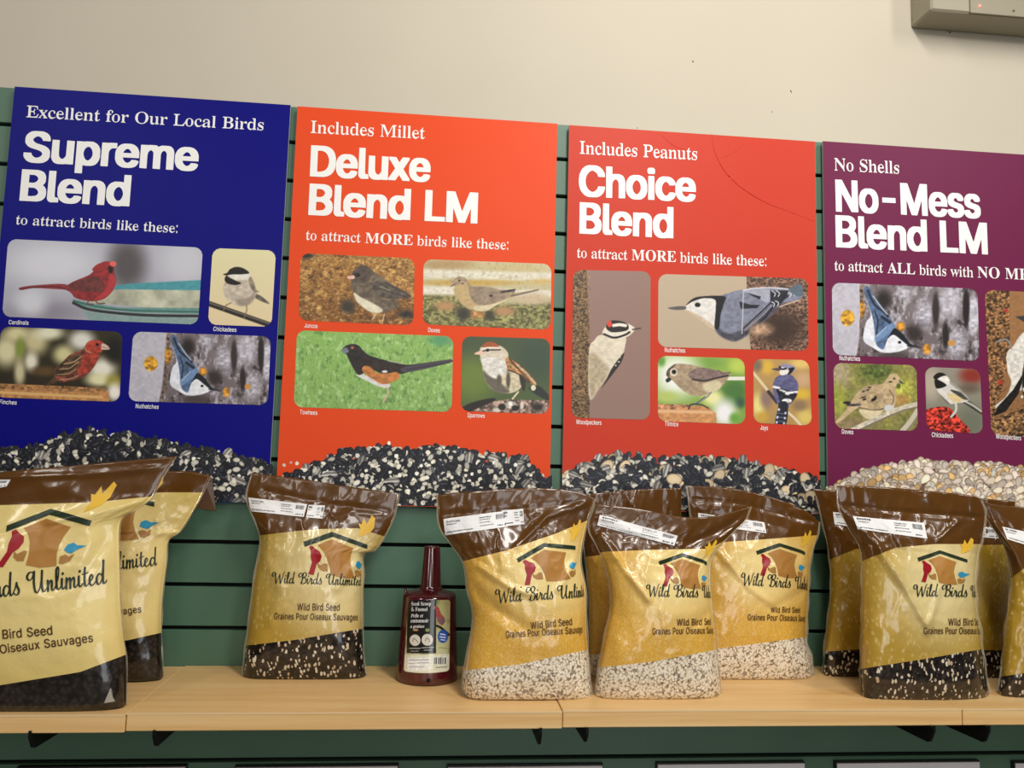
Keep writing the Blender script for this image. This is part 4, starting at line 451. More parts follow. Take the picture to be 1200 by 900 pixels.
shelf_board(xj[1], xj[2], SHELF + .001, 'maple shelf board right of the scoop board, under the pale seed bags', -.2585)
shelf_board(xj[2], xj[2] + .7, SHELF + .001, 'maple shelf board at the far right, cut off by the photo edge', -.2585)
M_brk = M_black
for (px, py, lab) in ((39, 877, 'black shelf bracket under the far left shelf board'), (183, 875, 'black shelf bracket just right of the left shelf joint'),
                      (632, 873, 'black shelf bracket just left of the middle shelf joint'), (686, 870, 'black shelf bracket just right of the middle shelf joint'),
                      (1089, 870, 'black shelf bracket just left of the right shelf joint'), (1153, 870, 'black shelf bracket just right of the right shelf joint')):
    p = at(px, py, -.252); x, zb = float(p[0]), float(p[2]); zt = SHELF - .0262; th = .0019
    t = thing('shelf_bracket', (x, 0, zt - .05), lab, 'bracket', 'black shelf brackets')
    prof = [(-.252, zb), (-.253, zt), (-.2635, zt), (-.2650, zt + .0045), (-.2670, zt + .0045), (-.2668, zt - .004), (-.256, zb - .0002), (-.2, zb - .006), (-.02, zb - .03), (.002, zb - .03), (.002, zt), (-.2, zt)]
    prof = [(-.2665, zt + .004), (-.2645, zt + .004), (-.2640, zt), (.002, zt), (.002, zb - .012), (-.02, zb - .012), (-.250, zb), (-.256, zb + .003), (-.2665, zt - .004)]
    n = len(prof); mb = MB()
    V = [(x - th, y, z) for y, z in prof] + [(x + th, y, z) for y, z in prof]
    mb.add(V, [tuple(range(n)), tuple(range(2 * n - 1, n - 1, -1))] + [(i, i + n, (i + 1) % n + n, (i + 1) % n) for i in range(n)])
    mb.build('arm', M_brk, t)
    mb = MB()
    for s in (-1, 1): mb.box((x - .004, -.004, zt - .03 if s > 0 else zb - .012), (x + .004, .011, zt - .02 if s > 0 else zb - .004))
    mb.build('hook', M_brk, t)

# white cards on the lower rail, only their tops in the picture
M_card = mat('white_card', '#d8d6da', .5); M_frame = mat('card_holder', '#17191a', .4, .5)
for k, (xa, xb, y, lab) in enumerate(((20, 217, 899, 'white card below the shelf, first from the left'), (276, 466, 898, 'white card below the shelf, second from the left'),
        (525, 706, 897.5, 'white card below the shelf, third from the left, near the middle joint'), (771, 943, 894.5, 'white card below the shelf, fourth from the left'),
        (981, 1148, 893, 'white card below the shelf, fifth from the left, under the right joint'), (1190, 1350, 893, 'white card below the shelf, last on the right, cut off by the photo'))):
    a, b = at(xa, y, -.012), at(xb, y, -.012); zt = float(min(a[2], b[2]))
    t = thing('sign_card', (float(a[0] + b[0]) / 2, -.01, zt - .18), lab, 'sign', 'white cards on the lower rail')
    mb = MB(); mb.box((a[0], -.0125, zt - .18), (b[0], -.0095, zt), 0, .0005); mb.build('card', M_card, t)
    mb = MB(); mb.box((a[0] - .0015, -.0094, zt - .185), (b[0] + .0015, -.0005, zt + .0022)); mb.build('holder', M_frame, t)

# ------------------------------------------------------------------ printed pictures, painted point by point into a colour attribute
def seg_dist(X, Y, P, closed):
    d = np.full(X.shape, 1e18); ins = np.zeros(X.shape, bool); n = len(P)
    for i in range(n if closed else n - 1):
        (x0, y0), (x1, y1) = P[i], P[(i + 1) % n]; dx, dy = x1 - x0, y1 - y0
        L = dx * dx + dy * dy + 1e-12; t = np.clip(((X - x0) * dx + (Y - y0) * dy) / L, 0, 1)
        np.minimum(d, (X - x0 - t * dx) ** 2 + (Y - y0 - t * dy) ** 2, out=d)
        if closed and y0 != y1:
            ins ^= ((y0 > Y) != (y1 > Y)) & (X < x0 + (Y - y0) * dx / (dy if dy else 1e-12))
    d = np.sqrt(d); return np.where(ins, d, -d) if closed else d
def pairs(s):
    return np.array([[float(v) for v in p.split(',')] for p in s.split()])
def hexc(h): return np.array([int(h[i:i + 2], 16) for i in (0, 2, 4)], float)
def paint(X, Y, ops, px):
    """X, Y: sample points in picture units; px: units per sample; returns sRGB 0-255"""
    C = np.zeros(X.shape + (3,)); seed = 1
    for op in ops.strip().split('\n'):
        w = op.strip().split(' ')
        if not w[0]: continue
        seed += 3; k = w[0]
        par = {}
        while w[-1] and w[-1][0] in 'bjsw' and w[-1][1:].replace('.', '').replace(',', '').isdigit():
            tk = w.pop(); par[tk[0]] = tk[1:]
        bl = float(par.get('b', 1.3 * px)); j = float(par.get('j', .05 if k in 'pP' else 0))
        if k == 'g':
            t = np.clip((Y - Y.min()) / (np.ptp(Y) + 1e-9), 0, 1)[..., None]; C[:] = hexc(w[1]) * (1 - t) + hexc(w[2]) * t; continue
        if k == 'n':                               # n colour sx sy amount : patches of a colour
            sx, sy = map(float, w[2].split(',')); am, th = map(float, w[3:5]); f = np.clip((fnoise(X / sx, Y / sy, seed) - th) * 2.2, 0, 1)[..., None] * am
            C = C * (1 - f) + hexc(w[1]) * f; continue
        if k == 'm':                               # brightness grain
            sx, sy, am = map(float, w[1:4]); C = np.clip(C * (1 + am * 1.8 * fnoise(X / sx, Y / sy, seed))[..., None], 0, 255); continue
        col = hexc(w[1])
        if k == 'e':
            cx, cy, rx, ry = map(float, w[2].split(',')[:4]); an = math.radians(float(w[2].split(',')[4])) if w[2].count(',') > 3 else 0
            x = (X - cx) * math.cos(an) + (Y - cy) * math.sin(an); y = -(X - cx) * math.sin(an) + (Y - cy) * math.cos(an)
            sd = (1 - np.sqrt((x / rx) ** 2 + (y / ry) ** 2)) * min(rx, ry)
            if bl > 20: bl = max(bl, 1.35 * min(rx, ry))
        else:
            P = pairs(' '.join(w[2:]))
            if k == 'l':
                wd = float(par.get('w', 10)); sd = wd / 2 - seg_dist(X, Y, spline(P, 6) if len(P) > 2 else P, False)
            else:
                sd = seg_dist(X, Y, spline(P, 5, True) if k == 'p' else P, True)
        a = np.clip(sd / bl + .5, 0, 1); a = (a * a * (3 - 2 * a))[..., None]
        if j:
            s = float(par.get('s', 4.0 * px)); f = fnoise(X / (s * 1.3), Y / s, seed)[..., None] * 1.9
            cc = np.clip(col * (1 + j * f) , 0, 255)
        else: cc = col
        C = C * (1 - a) + cc * a
    return C
M_print = mat('printed_ink', rough=.42, spec=.35)
q = NT(M_print); q.l(q.n('Attribute', attribute_name='ink').outputs['Color'], q.b.inputs['Base Color'])
M_gloss_print = M_print.copy(); M_gloss_print.name = 'glossy_label_print'
M_gloss_print.node_tree.nodes['Principled BSDF'].inputs['Coat Weight'].default_value = 1.0; M_gloss_print.node_tree.nodes['Principled BSDF'].inputs['Coat Roughness'].default_value = .10
def ink_mesh(name, P, RGB, keep, parent, m=None):
    """grid of points P (h, w, 3) with colours; quads whose corners are all kept"""
    h, w = P.shape[:2]; idx = np.arange(h * w).reshape(h, w)
    k = keep[:-1, :-1] & keep[1:, :-1] & keep[:-1, 1:] & keep[1:, 1:]
    F = np.stack([idx[1:, :-1], idx[1:, 1:], idx[:-1, 1:], idx[:-1, :-1]], -1)[k]
    used = np.unique(F); rem = np.zeros(h * w, int); rem[used] = np.arange(len(used)); F = rem[F]
    V = P.reshape(-1, 3)[used]; C = lin(np.clip(RGB, 0, 255)).reshape(-1, 3)[used]
    me = bpy.data.meshes.new(name); me.vertices.add(len(V)); me.vertices.foreach_set('co', V.ravel())
    me.loops.add(F.size); me.loops.foreach_set('vertex_index', F.ravel().astype(np.int32))
    me.polygons.add(len(F)); me.polygons.foreach_set('loop_start', np.arange(0, F.size, 4, dtype=np.int32))
    at_ = me.color_attributes.new('ink', 'FLOAT_COLOR', 'POINT')
    at_.data.foreach_set('color', np.c_[C, np.ones(len(C))].ravel())
    me.materials.append(m or M_print); me.polygons.foreach_set('use_smooth', [True] * len(F)); me.update(calc_edges=True); me.validate()
    o = bpy.data.objects.new(name, me); COL.objects.link(o); o.parent = parent; o.matrix_parent_inverse = parent.matrix_world.inverted()
    return o
PY = -.0120                                     # front plane of the poster boards
def picture(parent, name, corners, frame, ops, rad=9.5, dens=1.4, xf=None):
    tl, tr, br, bl = [np.array(c, float) for c in corners]
    w = max(np.hypot(*(tr - tl)), np.hypot(*(br - bl))); h = max(np.hypot(*(bl - tl)), np.hypot(*(br - tr)))
    nx, ny = int(w * dens) + 1, int(h * dens) + 1
    s, t = np.meshgrid(np.linspace(0, 1, nx), np.linspace(0, 1, ny))
    Q = ((tl * (1 - s[..., None]) + tr * s[..., None]) * (1 - t[..., None]) + (bl * (1 - s[..., None]) + br * s[..., None]) * t[..., None])
    ox, oy, sc = frame
    X, Y = (Q[..., 0] - ox) * sc, (Q[..., 1] - oy) * sc
    if xf: X, Y = xf(X, Y)
    C = paint(X, Y, ops, sc / dens)
    dx = np.maximum(np.abs(s - .5) * w - (w / 2 - rad), 0); dy = np.maximum(np.abs(t - .5) * h - (h / 2 - rad), 0)
    keep = np.hypot(dx, dy) <= rad + .2
    return ink_mesh(name, at(Q[..., 0], Q[..., 1], PY - .0004), C, keep, parent)
SEEDK = dict(
    dark=lambda r: ((36, 38, 46), (112, 116, 128), 6.2, 3.0), chip=lambda r: ((226, 222, 208), (196, 188, 170), 4.2, 2.6),
    millet=lambda r: ((236, 230, 208), (240, 236, 222), 2.3, 2.2), stripe=lambda r: ((120, 116, 112), (214, 210, 202), 9.5, 4.3),
    nut=lambda r: ((226, 205, 168), (206, 180, 138), 8.5, 6.0), cream=lambda r: ((246, 230, 206), (222, 198, 170), 6.6, 3.7),
    tan=lambda r: ((240, 198, 136), (222, 174, 112), 5.6, 4.2), grey=lambda r: ((232, 218, 204), (196, 176, 160), 7.2, 3.6))
def seed_pile(parent, top, bottom, x0, x1, mixw, seed, base, n, dens=1.6, strays=()):
    rng = random.Random(seed); y0 = min(p[1] for p in top) - 14
    nx, ny = int((x1 - x0) * dens), int((bottom - y0) * dens)
    X, Y = np.meshgrid(np.linspace(x0, x1, nx), np.linspace(y0, bottom, ny))
    T = np.array(top); yt = np.interp(X, T[:, 0], T[:, 1])
    C = np.zeros(X.shape + (3,)); P3 = at(X, Y, PY - .0003); inz = P3[..., 2] > GZ - .6892; A = Y > yt + 6 + 3 * vnoise(X / 5, Y / 5, seed); C[:] = base
    kinds = [k for k, wt in mixw for _ in range(wt)]
    todo = []
    for i in range(n):
        x = rng.uniform(x0 - 3, x1 + 3); ty = np.interp(x, T[:, 0], T[:, 1])
        y = rng.uniform(ty, bottom + 4) if rng.random() < .86 else ty + rng.uniform(-2, 6)
        todo.append((y + rng.uniform(-8, 8), x, y, rng.choice(kinds), rng.uniform(0, math.pi)))
    todo.sort(); todo += [(0, x, y, k, rng.uniform(0, 3)) for x, y, k in strays]
    for _, x, y, k, an in todo:
        c, hi, L, w = SEEDK[k](rng); sc = rng.uniform(.82, 1.18); L *= sc; w *= sc
        i0, i1 = int(max(0, (x - 11 - x0) * dens)), int(min(nx, (x + 12 - x0) * dens)); j0, j1 = int(max(0, (y - 11 - y0) * dens)), int(min(ny, (y + 12 - y0) * dens))
        if i1 <= i0 or j1 <= j0: continue
        xs, ys = X[j0:j1, i0:i1] - x, Y[j0:j1, i0:i1] - y
        u = xs * math.cos(an) + ys * math.sin(an); v = -xs * math.sin(an) + ys * math.cos(an)
        tp = 1 - .45 * np.clip(u / L, -1, 1) if k in ('dark', 'stripe', 'cream', 'grey') else 1.0
        r = np.sqrt((u / L) ** 2 + (v / (w * tp)) ** 2); m = r < 1
        br = rng.uniform(.78, 1.14); vv = v / w
        if k == 'stripe': f = np.clip(np.cos(vv * 6.5) * 1.6, 0, 1) * .9
        elif k == 'dark': f = np.clip(1 - np.abs(vv + .25) * 3.2, 0, 1) * np.clip(1.1 - np.abs(u / L), 0, 1) * rng.uniform(.3, 1)
        else: f = np.clip(r ** 3, 0, 1)
        cc = (np.array(c) * (1 - f[..., None]) + np.array(hi) * f[..., None]) * br
        edge = np.clip((1 - r) * 5, 0, 1)[..., None]; cc = cc * (.55 + .45 * edge) if k != 'millet' else cc
        C[j0:j1, i0:i1][m] = cc[m]; A[j0:j1, i0:i1] |= m
    return ink_mesh('seed_print', P3, C, A & inz, parent)

M_ink_white = mat('white_ink', '#f2f1ee', .4, .35)
def plane_text(parent, name, font, text, p0, p1, cap_px, m=None, off=.0005):
    """one line of lettering on the poster plane from baseline start p0 to end p1 (photo pixels)"""
    a, b = at(*p0, PY - off), at(*p1, PY - off)
    V, F, w = layout(font, text)
    sx = np.linalg.norm(b - a) / w; u = (b - a) / np.linalg.norm(b - a)
    ppm = math.hypot(p1[0] - p0[0], p1[1] - p0[1]) / np.linalg.norm(b - a)
    sy = cap_px / ppm / CAP[font]
    up = np.array([-u[2], 0, u[0]])
    P = a + V[:, :1] * sx * u + V[:, 1:] * sy * up
    return mesh_obj(name, P, F, m or M_ink_white, parent)

# ------------------------------------------------------------------ the four posters
def poster(tlx, trx, color, label, rough=.42):
    a, b = at(*tlx, PY), at(*trx, PY); zt = float((a[2] + b[2]) / 2); x0, x1 = float(a[0]), float(b[0]); zb = GZ - .6895
    t = thing('poster', ((x0 + x1) / 2, PY + .0055, zb), label, 'poster')
    m = mat('poster_ink', color, rough, .14); q = NT(m)
    core = mat('poster_core', '#b9b8b2', .7)
    mb = MB(); mb.box((x0, PY, zb), (x1, PY + .0055, zt), 1)
    mb.M[2] = 0                                  # printed front face
    mb.build('panel', [m, core], t)
    return t, x0, x1, zb, zt, m
def lines(t, head, title, tag_, font='S'):
    plane_text(t, 'heading', 'S', *head)
    for ln in title: plane_text(t, 'title', 'T', *ln)
    for f, *ln in tag_: plane_text(t, 'tagline', f, *ln)
def caption(t, text, p0, p1, cap=5.2): plane_text(t, 'photo_caption', 'N', text, p0, p1, cap)

CARDINAL = '''g b6b6c2 a9a8b4
e d4d4de 300,200,260,120 b160
e c8c8d2 1080,190,130,120 b120
e 565053 745,200,105,150 b90
e 8d8896 260,480,210,60 b90
e cfd0d8 180,420,90,80 b90
P 4a98a2 600,335 760,312 1190,290 1190,352 900,350 680,345 b8
P b3b49e 560,385 700,345 1190,352 1190,458 900,455 640,432 500,420 b8 j.14 s60
P 629289 422,402 520,425 700,452 1190,455 1190,490 800,482 560,458 440,432 b6
P 86a09c 480,470 700,500 1190,515 1190,570 560,570 b10
l 272f2d 430,425 520,462 700,486 900,498 1190,502 w17
l 39605a 430,412 560,445 760,468 1190,478 w8
p 8f2a2c 375,335 430,300 520,262 553,232 560,212 600,186 640,183 668,215 670,250 680,290 665,345 620,395 560,415 500,412 440,395 420,370 385,345 j.16
p 6b3230 390,330 470,290 560,270 605,300 600,360 500,358 432,352 b8 j.2
p b4363a 645,250 678,290 660,350 610,395 560,402 620,345 b14
p 8c3236 115,335 200,322 375,314 400,345 340,345 200,338 125,350
l 53201f 118,345 200,334 330,330 400,350 w6
p 9c2c2e 540,228 575,196 640,183 655,205 600,225 560,240
e 1f100f 649,225,14,27
e e8655c 662,196,20,16
l 6a4a44 520,412 512,430 545,432 w8
l 6a4a44 560,412 575,428 612,428 w8'''
CHICK = '''g dfd9aa e2cca4
l 26211d 20,572 640,790 w52
l 72695f 20,562 640,778 w12
p 6a6258 470,485 530,500 615,570 600,580 490,530 j.2
p c2b6a4 195,380 175,440 200,520 250,575 330,597 410,592 470,540 490,470 450,390 380,350 260,370 j.1 s30
p 9a8d7c 300,540 420,520 480,470 470,540 410,592 330,597 b40
p 857a6c 415,285 470,370 490,440 522,465 475,470 430,400 b14 j.2
p e4dfd2 215,300 300,352 400,348 440,312 415,282 300,295
p 17120f 175,298 215,283 240,250 300,227 370,240 427,285 360,298 260,300 205,308
p 17120f 205,310 240,330 300,360 348,385 290,402 220,387 190,355
l 7c6b48 250,572 200,600 180,645 w10
l 7c6b48 398,592 402,640 378,715 w10'''
FINCH = '''g 302b19 2a2416
e d7cfa4 60,250,120,140 b90
e d4cc9c 160,90,120,70 b70
e c8be90 330,160,115,120 b80
e e2dec2 460,80,130,62 b60
e 80903c 190,230,40,100 b50
e e5dfc8 292,350,62,85 b40
e c9be98 185,450,48,120 b40
e dedbd2 765,150,115,90 b60
e cfc894 600,285,95,85 b70
e e8e4d4 955,420,125,100 b60
e e1dcae 930,520,120,60 b60
e 99913e 1070,540,70,70 b50
e efe9df 1075,640,70,80 b40
e 5c4326 420,440,110,45 b60
e 13120a 1070,240,80,110 b70
P b98450 0,555 980,598 1022,640 1022,725 0,695 j.15
P a4764a 0,560 980,602 1000,640 500,628 0,605 b10 j.3
l dcb070 0,638 950,684 w26 b14
p 4e3826 520,430 560,520 440,575 428,566 500,500 j.2
p 7a4030 780,230 820,170 870,150 940,160 975,190 960,250 930,290 900,370 840,450 760,505 660,530 560,540 515,480 520,420 580,360 650,290 720,260 j.3
p 4f3a28 515,445 580,360 660,300 760,285 740,360 680,440 600,482 530,482 j.4
l c3a27c 560,420 650,412 740,350 w7
l c3a27c 600,372 690,352 760,305 w9
l b8946c 540,472 640,462 710,420 w7
l 2e2018 530,440 640,435 700,390 w8
l c0a080 560,520 660,510 740,480 w7
p 9c3a2c 800,270 930,290 890,370 830,440 740,480 760,380 b22 j.25
p b0402f 800,220 830,165 890,150 960,165 965,230 900,280 840,262 j.2
l c98d70 800,225 812,250 850,266 w9
p d8b9ac 955,180 1000,195 1030,232 980,238 950,230
l 6a4a40 955,212 1020,226 w5
e 100808 912,190,16,15
l 2a1c14 580,535 590,592 w14
l 2a1c14 735,552 790,588 w14'''
NUT = '''g 7b7073 6f6468
n c4c0ca 38,60 .9 .1
n 2c2526 30,50 .85 .15
n c9c6d0 20,28 .7 .2
P bcb9c4 30,50 372,60 338,200 322,300 300,480 285,612 30,612 b22
n 8f8d9a 10,60 .0 .3
e bdb9c4 955,200,68,120 b24 j.15
e b8b4c0 780,285,55,95 b24 j.2
e c2bfca 1122,290,42,140 b20 j.15
e aeaab4 650,130,50,50 b24 j.2
e b4b0ba 1000,490,70,90 b24 j.2
e 241d1e 500,180,55,70 b30
e 241d1e 1072,230,24,150 b18
e 332a2a 862,250,24,120 b18
e 2a2323 930,430,24,100 b18
e 332a2a 710,420,60,60 b30
e 4a3f40 560,590,120,40 b24
l 6b5a50 350,80 335,300 318,480 290,610 w30 b16 j.5
e c9942e 212,308,54,58 b14 j.35
e b07a2c 346,245,26,66 b12 j.4
e c08430 620,370,30,34 b14 j.3
e c68a34 802,530,27,38 b14 j.3
e c89048 970,487,25,22 b12
p e2e4ee 392,180 412,290 380,340 362,465 430,522 500,556 600,549 672,516 640,460 580,428 540,440 500,400 440,300 j.06
p 506688 365,105 400,85 430,140 530,280 580,370 562,420 525,470 500,532 455,505 442,440 430,330 404,230 j.2
p 6f8cb4 448,432 555,345 578,382 500,452 450,480 b12
l 1d2430 392,110 438,210 500,262 532,297 w15
l d4d8e2 430,150 480,225 525,280 w6
l 1d2430 440,260 462,330 452,420 w10
l 1d2430 490,300 545,340 w20
l aebcd4 452,440 500,395 520,370 w6
p e8e9f0 520,500 540,440 575,425 640,462 676,512 600,548 530,548
p 161a22 580,380 640,430 685,490 732,514 682,511 630,472 570,428 530,455 545,425
l 20242c 665,508 735,515 w9
e 10121a 612,482,12,10'''
JUNCO = '''g a5793e 7c5226
n d2a560 60,45 .75 .05
n 5c3a1c 50,40 .8 .15
n dcc08a 26,14 .6 .25
n 40281a 22,14 .7 .25
e 2c2620 120,80,60,30 b40
m 18 12 .22
e 3a332d 520,575,70,65 b50
e 2f2822 1080,650,80,40 b40 j.4
p 6b5e4e 553,260 590,205 650,172 720,190 780,240 870,300 980,380 1110,455 1120,482 1000,502 1010,570 930,612 840,632 740,627 640,560 590,500 565,420 550,330 j.18
p 574a42 555,262 600,200 660,172 722,195 742,280 690,335 600,335 560,300 b16 j.15
p 564d44 790,330 900,340 1112,455 1122,482 960,497 840,480 752,420 b12 j.22
l 37302a 880,345 1000,400 1112,460 w9
l 37302a 850,400 950,440 1100,482 w8
l a89a84 830,380 930,420 w6
p e0d8bf 578,438 640,480 760,540 852,600 832,632 740,627 650,567 595,507 b16
e 2c2420 604,268,34,22 b12
p e8b9a8 510,285 570,270 587,292 570,306 525,304
e 0c0806 622,270,14,13
l cfae92 792,638 755,700 w11
l cfae92 872,648 850,738 w11'''
DOVE = '''g cdc29a b3a880
e b39668 250,75,240,42 b50
e c6b684 820,110,260,50 b60
P ded8c4 30,115 1180,150 1180,215 30,195 b36
e c6a252 450,236,420,24 b26
e cdb070 1090,225,110,24 b26
P e3dccb 30,260 1180,305 1180,360 30,340 b36
P 7d7a4a 30,345 310,350 500,430 900,420 1180,405 1180,660 30,660 b50 j.4 s16
e c8b394 1010,375,140,50 b50
n a8946a 30,14 .5 .2
e b98d5e 240,440,80,40 b36
e b5844e 520,512,95,35 b30 j.3
e b58a60 760,485,90,36 b30
e 35342a 395,510,60,50 b40
e 3c3b2c 625,520,45,45 b36
n 4a4c30 10,22 .3 .3
p a58f74 290,240 320,200 370,180 420,195 450,240 480,265 600,270 720,295 840,300 862,320 1062,296 960,325 800,370 680,430 600,480 500,475 420,450 360,390 320,320 325,270 j.12
p c0a676 325,270 420,240 450,300 470,380 520,440 480,472 410,447 350,382 316,320 b20
p 93806c 450,280 600,272 720,300 762,360 680,402 560,432 480,392 b18 j.12
p d8cba6 500,442 640,427 800,372 682,436 600,482 500,477 b12
l 443c3c 730,318 845,300 w22 j.6
l 6a5c4e 820,352 940,325 1055,297 w12
e 1a1210 362,216,9,9
e 2a221c 640,350,16,10
e 2a221c 390,243,10,5
l 5a5148 325,248 288,266 w9'''
TOW = '''g 8cb85f 86ae5e
n b6d892 26,34 .75 .1
n 557f42 22,30 .75 .15
n cfe2a8 8,20 .55 .25
n 4c7640 9,18 .5 .25
e 5a9a6a 1060,110,80,40 b60
p d9d7d3 480,345 540,362 620,400 700,420 690,447 620,437 540,398 470,362
p 2a2422 362,180 395,150 440,138 482,150 520,190 560,220 680,255 820,285 1118,248 1122,272 900,315 800,345 740,350 640,345 540,302 520,340 478,356 445,310 420,265 400,220 385,202 j.25
p c07a40 518,295 560,298 620,345 742,335 772,370 720,407 650,422 590,392 530,352 506,322 j.15
p 302725 540,250 680,260 812,290 740,332 650,347 580,312 j.25
p 4c4650 800,300 1116,249 1121,271 830,337
l 2c2830 820,320 1115,268 w6
e e4e0da 665,333,20,9
l b9b4ae 690,258 780,275 w5
p 747a86 362,180 395,164 412,195 375,202
e b86a66 438,165,11,9
l d0b09c 680,445 690,480 655,548 w11'''
SPAR = '''g 47543c 52643a
e 6c8038 170,480,230,220 b260
e 3f4f3e 850,250,200,240 b240
p 2d3230 760,580 870,560 990,680 980,722 840,652 b16
p 29241f 60,790 180,730 380,688 400,722 200,822 90,832 b14
P 8a7468 160,822 400,722 560,700 1000,716 1000,870 200,870 b14 j.55 s22
e e4d8ca 570,760,70,36 b20 j.3
e d8ccbc 430,815,44,24 b16
e 262220 620,792,40,30 b18
e 262220 480,782,40,36 b18
e 2c2824 850,785,60,40 b24
e e0d4c6 690,760,18,44 b14
p d2c6a8 250,230 270,330 280,430 320,540 400,610 520,640 620,622 690,562 702,470 660,390 560,330 540,250 440,200 300,220 j.1
p 6a6456 278,400 340,450 420,480 500,560 560,620 500,642 400,612 310,522 b30
p e0dcd4 260,250 420,250 540,330 490,450 400,480 320,420 275,340 b26 j.12
e 5a5244 545,500,22,90 b20
e 625a4a 450,500,26,60 b20
p a9784a 520,270 580,280 700,370 800,470 845,552 760,522 640,432 540,382 j.3
l 3a2a20 560,280 640,370 780,522 w13
l 3a2a20 540,390 660,440 760,522 w13
l eadbc4 640,340 740,430 832,540 w9
l d8b890 560,330 640,390 w9
p 37302a 660,440 722,480 722,600 690,592
e e8dcc4 810,580,26,30
p d9cdb8 245,180 280,140 430,130 520,180 540,250 400,262 260,250
p a8562f 262,152 310,105 370,94 432,122 442,150 340,148
l f0e8dc 270,172 340,158 440,158 w15
l 2a201c 275,195 330,182 462,180 w13
e 120c0a 328,183,18,17
p ecc0aa 185,222 250,190 285,205 250,229
l e8d6b4 650,625 590,697 w17'''
WOOD = '''g 97796d 8d7065
e a08478 330,200,120,160 b200
P 6b5236 15,20 106,20 124,400 122,880 15,880 j.6 s7
n d0b48a 8,9 .6 .25
n 2a1e16 8,10 .6 .25
P 92756a 128,20 480,20 480,880 124,880 126,400 b4 j0
p ddd2bc 190,390 315,400 320,450 300,520 240,600 180,680 122,745 120,480 150,420 j.06
p b6a68a 122,500 180,520 230,590 180,680 125,735 b30 j.1
p 2b2420 312,490 300,540 250,610 188,688 215,640 250,570 j.2
e ddd6cc 285,540,5,4
e ddd6cc 268,560,5,4
e ddd6cc 292,515,4,4
p e8e0d0 195,385 215,340 240,315 310,320 365,345 372,365 330,402 260,412
p 1d1816 213,347 240,312 300,315 337,335 332,365 270,376 235,372
l efe8da 256,338 290,334 322,339 w17
l 1d1816 203,387 260,406 320,390 345,375 w12
e d8463c 234,330,14,18
e 0c0808 312,358,8,8
l 4a403c 362,361 405,354 w9'''
NUTB = '''g bdaa92 b5a087
P 6e5344 690,50 1170,60 1170,620 728,612 700,300 j.6 s11
n c4a890 12,9 .45 .3
n 2c1e18 12,12 .5 .25
P bba88f 0,0 690,0 702,300 728,700 0,700 b6 j0
e 3c2b22 930,440,170,120 b120
p dedad4 240,285 262,255 300,232 400,213 482,225 482,430 440,436 380,380 300,325 240,306 j.06
p ccb69c 240,300 350,350 462,432 440,442 350,377 b8
p 7c7f92 490,210 560,180 660,155 860,140 1000,150 1092,115 1112,190 1080,230 960,260 880,340 800,412 720,472 640,527 560,527 480,480 455,420 480,300 j.1
p 494854 468,430 560,480 680,440 800,340 880,272 960,240 940,282 800,414 640,527 560,527 490,487 b24 j.15
p 17171c 244,272 290,225 360,204 532,203 525,260 502,340 490,440 458,432 465,300 460,230 380,218 300,240
p a2a4b4 680,160 860,150 872,220 840,250 760,200 700,185 b8
P 1c1d26 690,175 800,205 792,228 740,202
P 1c1d26 640,242 720,265 792,268 772,292 650,296
P 22232c 868,160 1002,160 992,210 942,262 870,262 j.2
l 1d1c24 690,478 820,370 900,275 1000,200 w13
l 1d1c24 670,440 800,322 872,252 w10
l b0b2c0 680,455 810,345 880,272 w5
l e2e3ea 882,162 906,182 900,204 w6
l e2e3ea 912,160 938,182 928,204 w6
l e2e3ea 880,245 900,258 895,282 w6
l e2e3ea 908,238 930,252 924,276 w6
l dcdde4 1004,178 1026,188 1014,208 w6
l dcdde4 1040,170 1060,180 1046,200 w6
l d3d4dc 670,160 740,146 870,140 1000,150 w9
l ccccd4 670,170 666,330 660,480 w6
p 596876 1010,150 1090,112 1112,190 1060,200 b10
l cdb8a4 940,282 1010,255 1082,232 w8
e b89478 800,450,80,45 b34 j.2
e 121014 332,267,22,17
p 5c585a 112,288 230,276 242,300 160,304'''
TIT = '''g 93b24c 7da048
e 7aa048 660,150,160,70 b60
e b8cc5a 1000,200,100,100 b100
e f0f2ec 280,300,250,240 b110
e 5f9a3c 100,130,45,60 b40
e b4c468 170,550,130,60 b70
e 4a7639 960,490,180,170 b110
e 3a5a40 1020,620,60,60 b60
e e8e6a0 700,560,110,90 b80
e f0eef0 840,740,130,150 b50
e 6aa040 960,800,60,60 b50
l e8e6da 880,335 1090,335 w42
P c98f5c 50,640 640,660 740,740 752,870 50,840 j.12
P b5805c 50,635 425,640 412,700 50,695 j.35
l e3b486 50,718 690,730 w34 b20
p a99478 165,300 180,230 265,165 420,170 560,200 760,240 900,270 890,320 800,440 700,500 600,532 480,537 360,480 270,400 220,350 j.1
p 85706a 415,280 500,222 620,210 800,260 882,290 860,320 700,345 560,372 450,342 j.14
l 3a3030 465,345 600,364 760,327 880,300 w22
p d2c6a2 600,400 760,360 802,430 700,502 610,482 b30
p 5a4a40 158,300 175,230 265,163 242,210 202,260 195,320 j.15
e dacfba 245,262,45,48
e 0c0a08 248,258,27,27
p 2a2a30 150,350 190,322 217,350 170,384
l 4a4038 760,238 830,272 912,265 w9
l 8a8690 682,500 620,562 460,652 w20
l 4a444c 612,545 500,640 w10
l 3a3036 420,692 450,640 560,642 652,684 w17'''
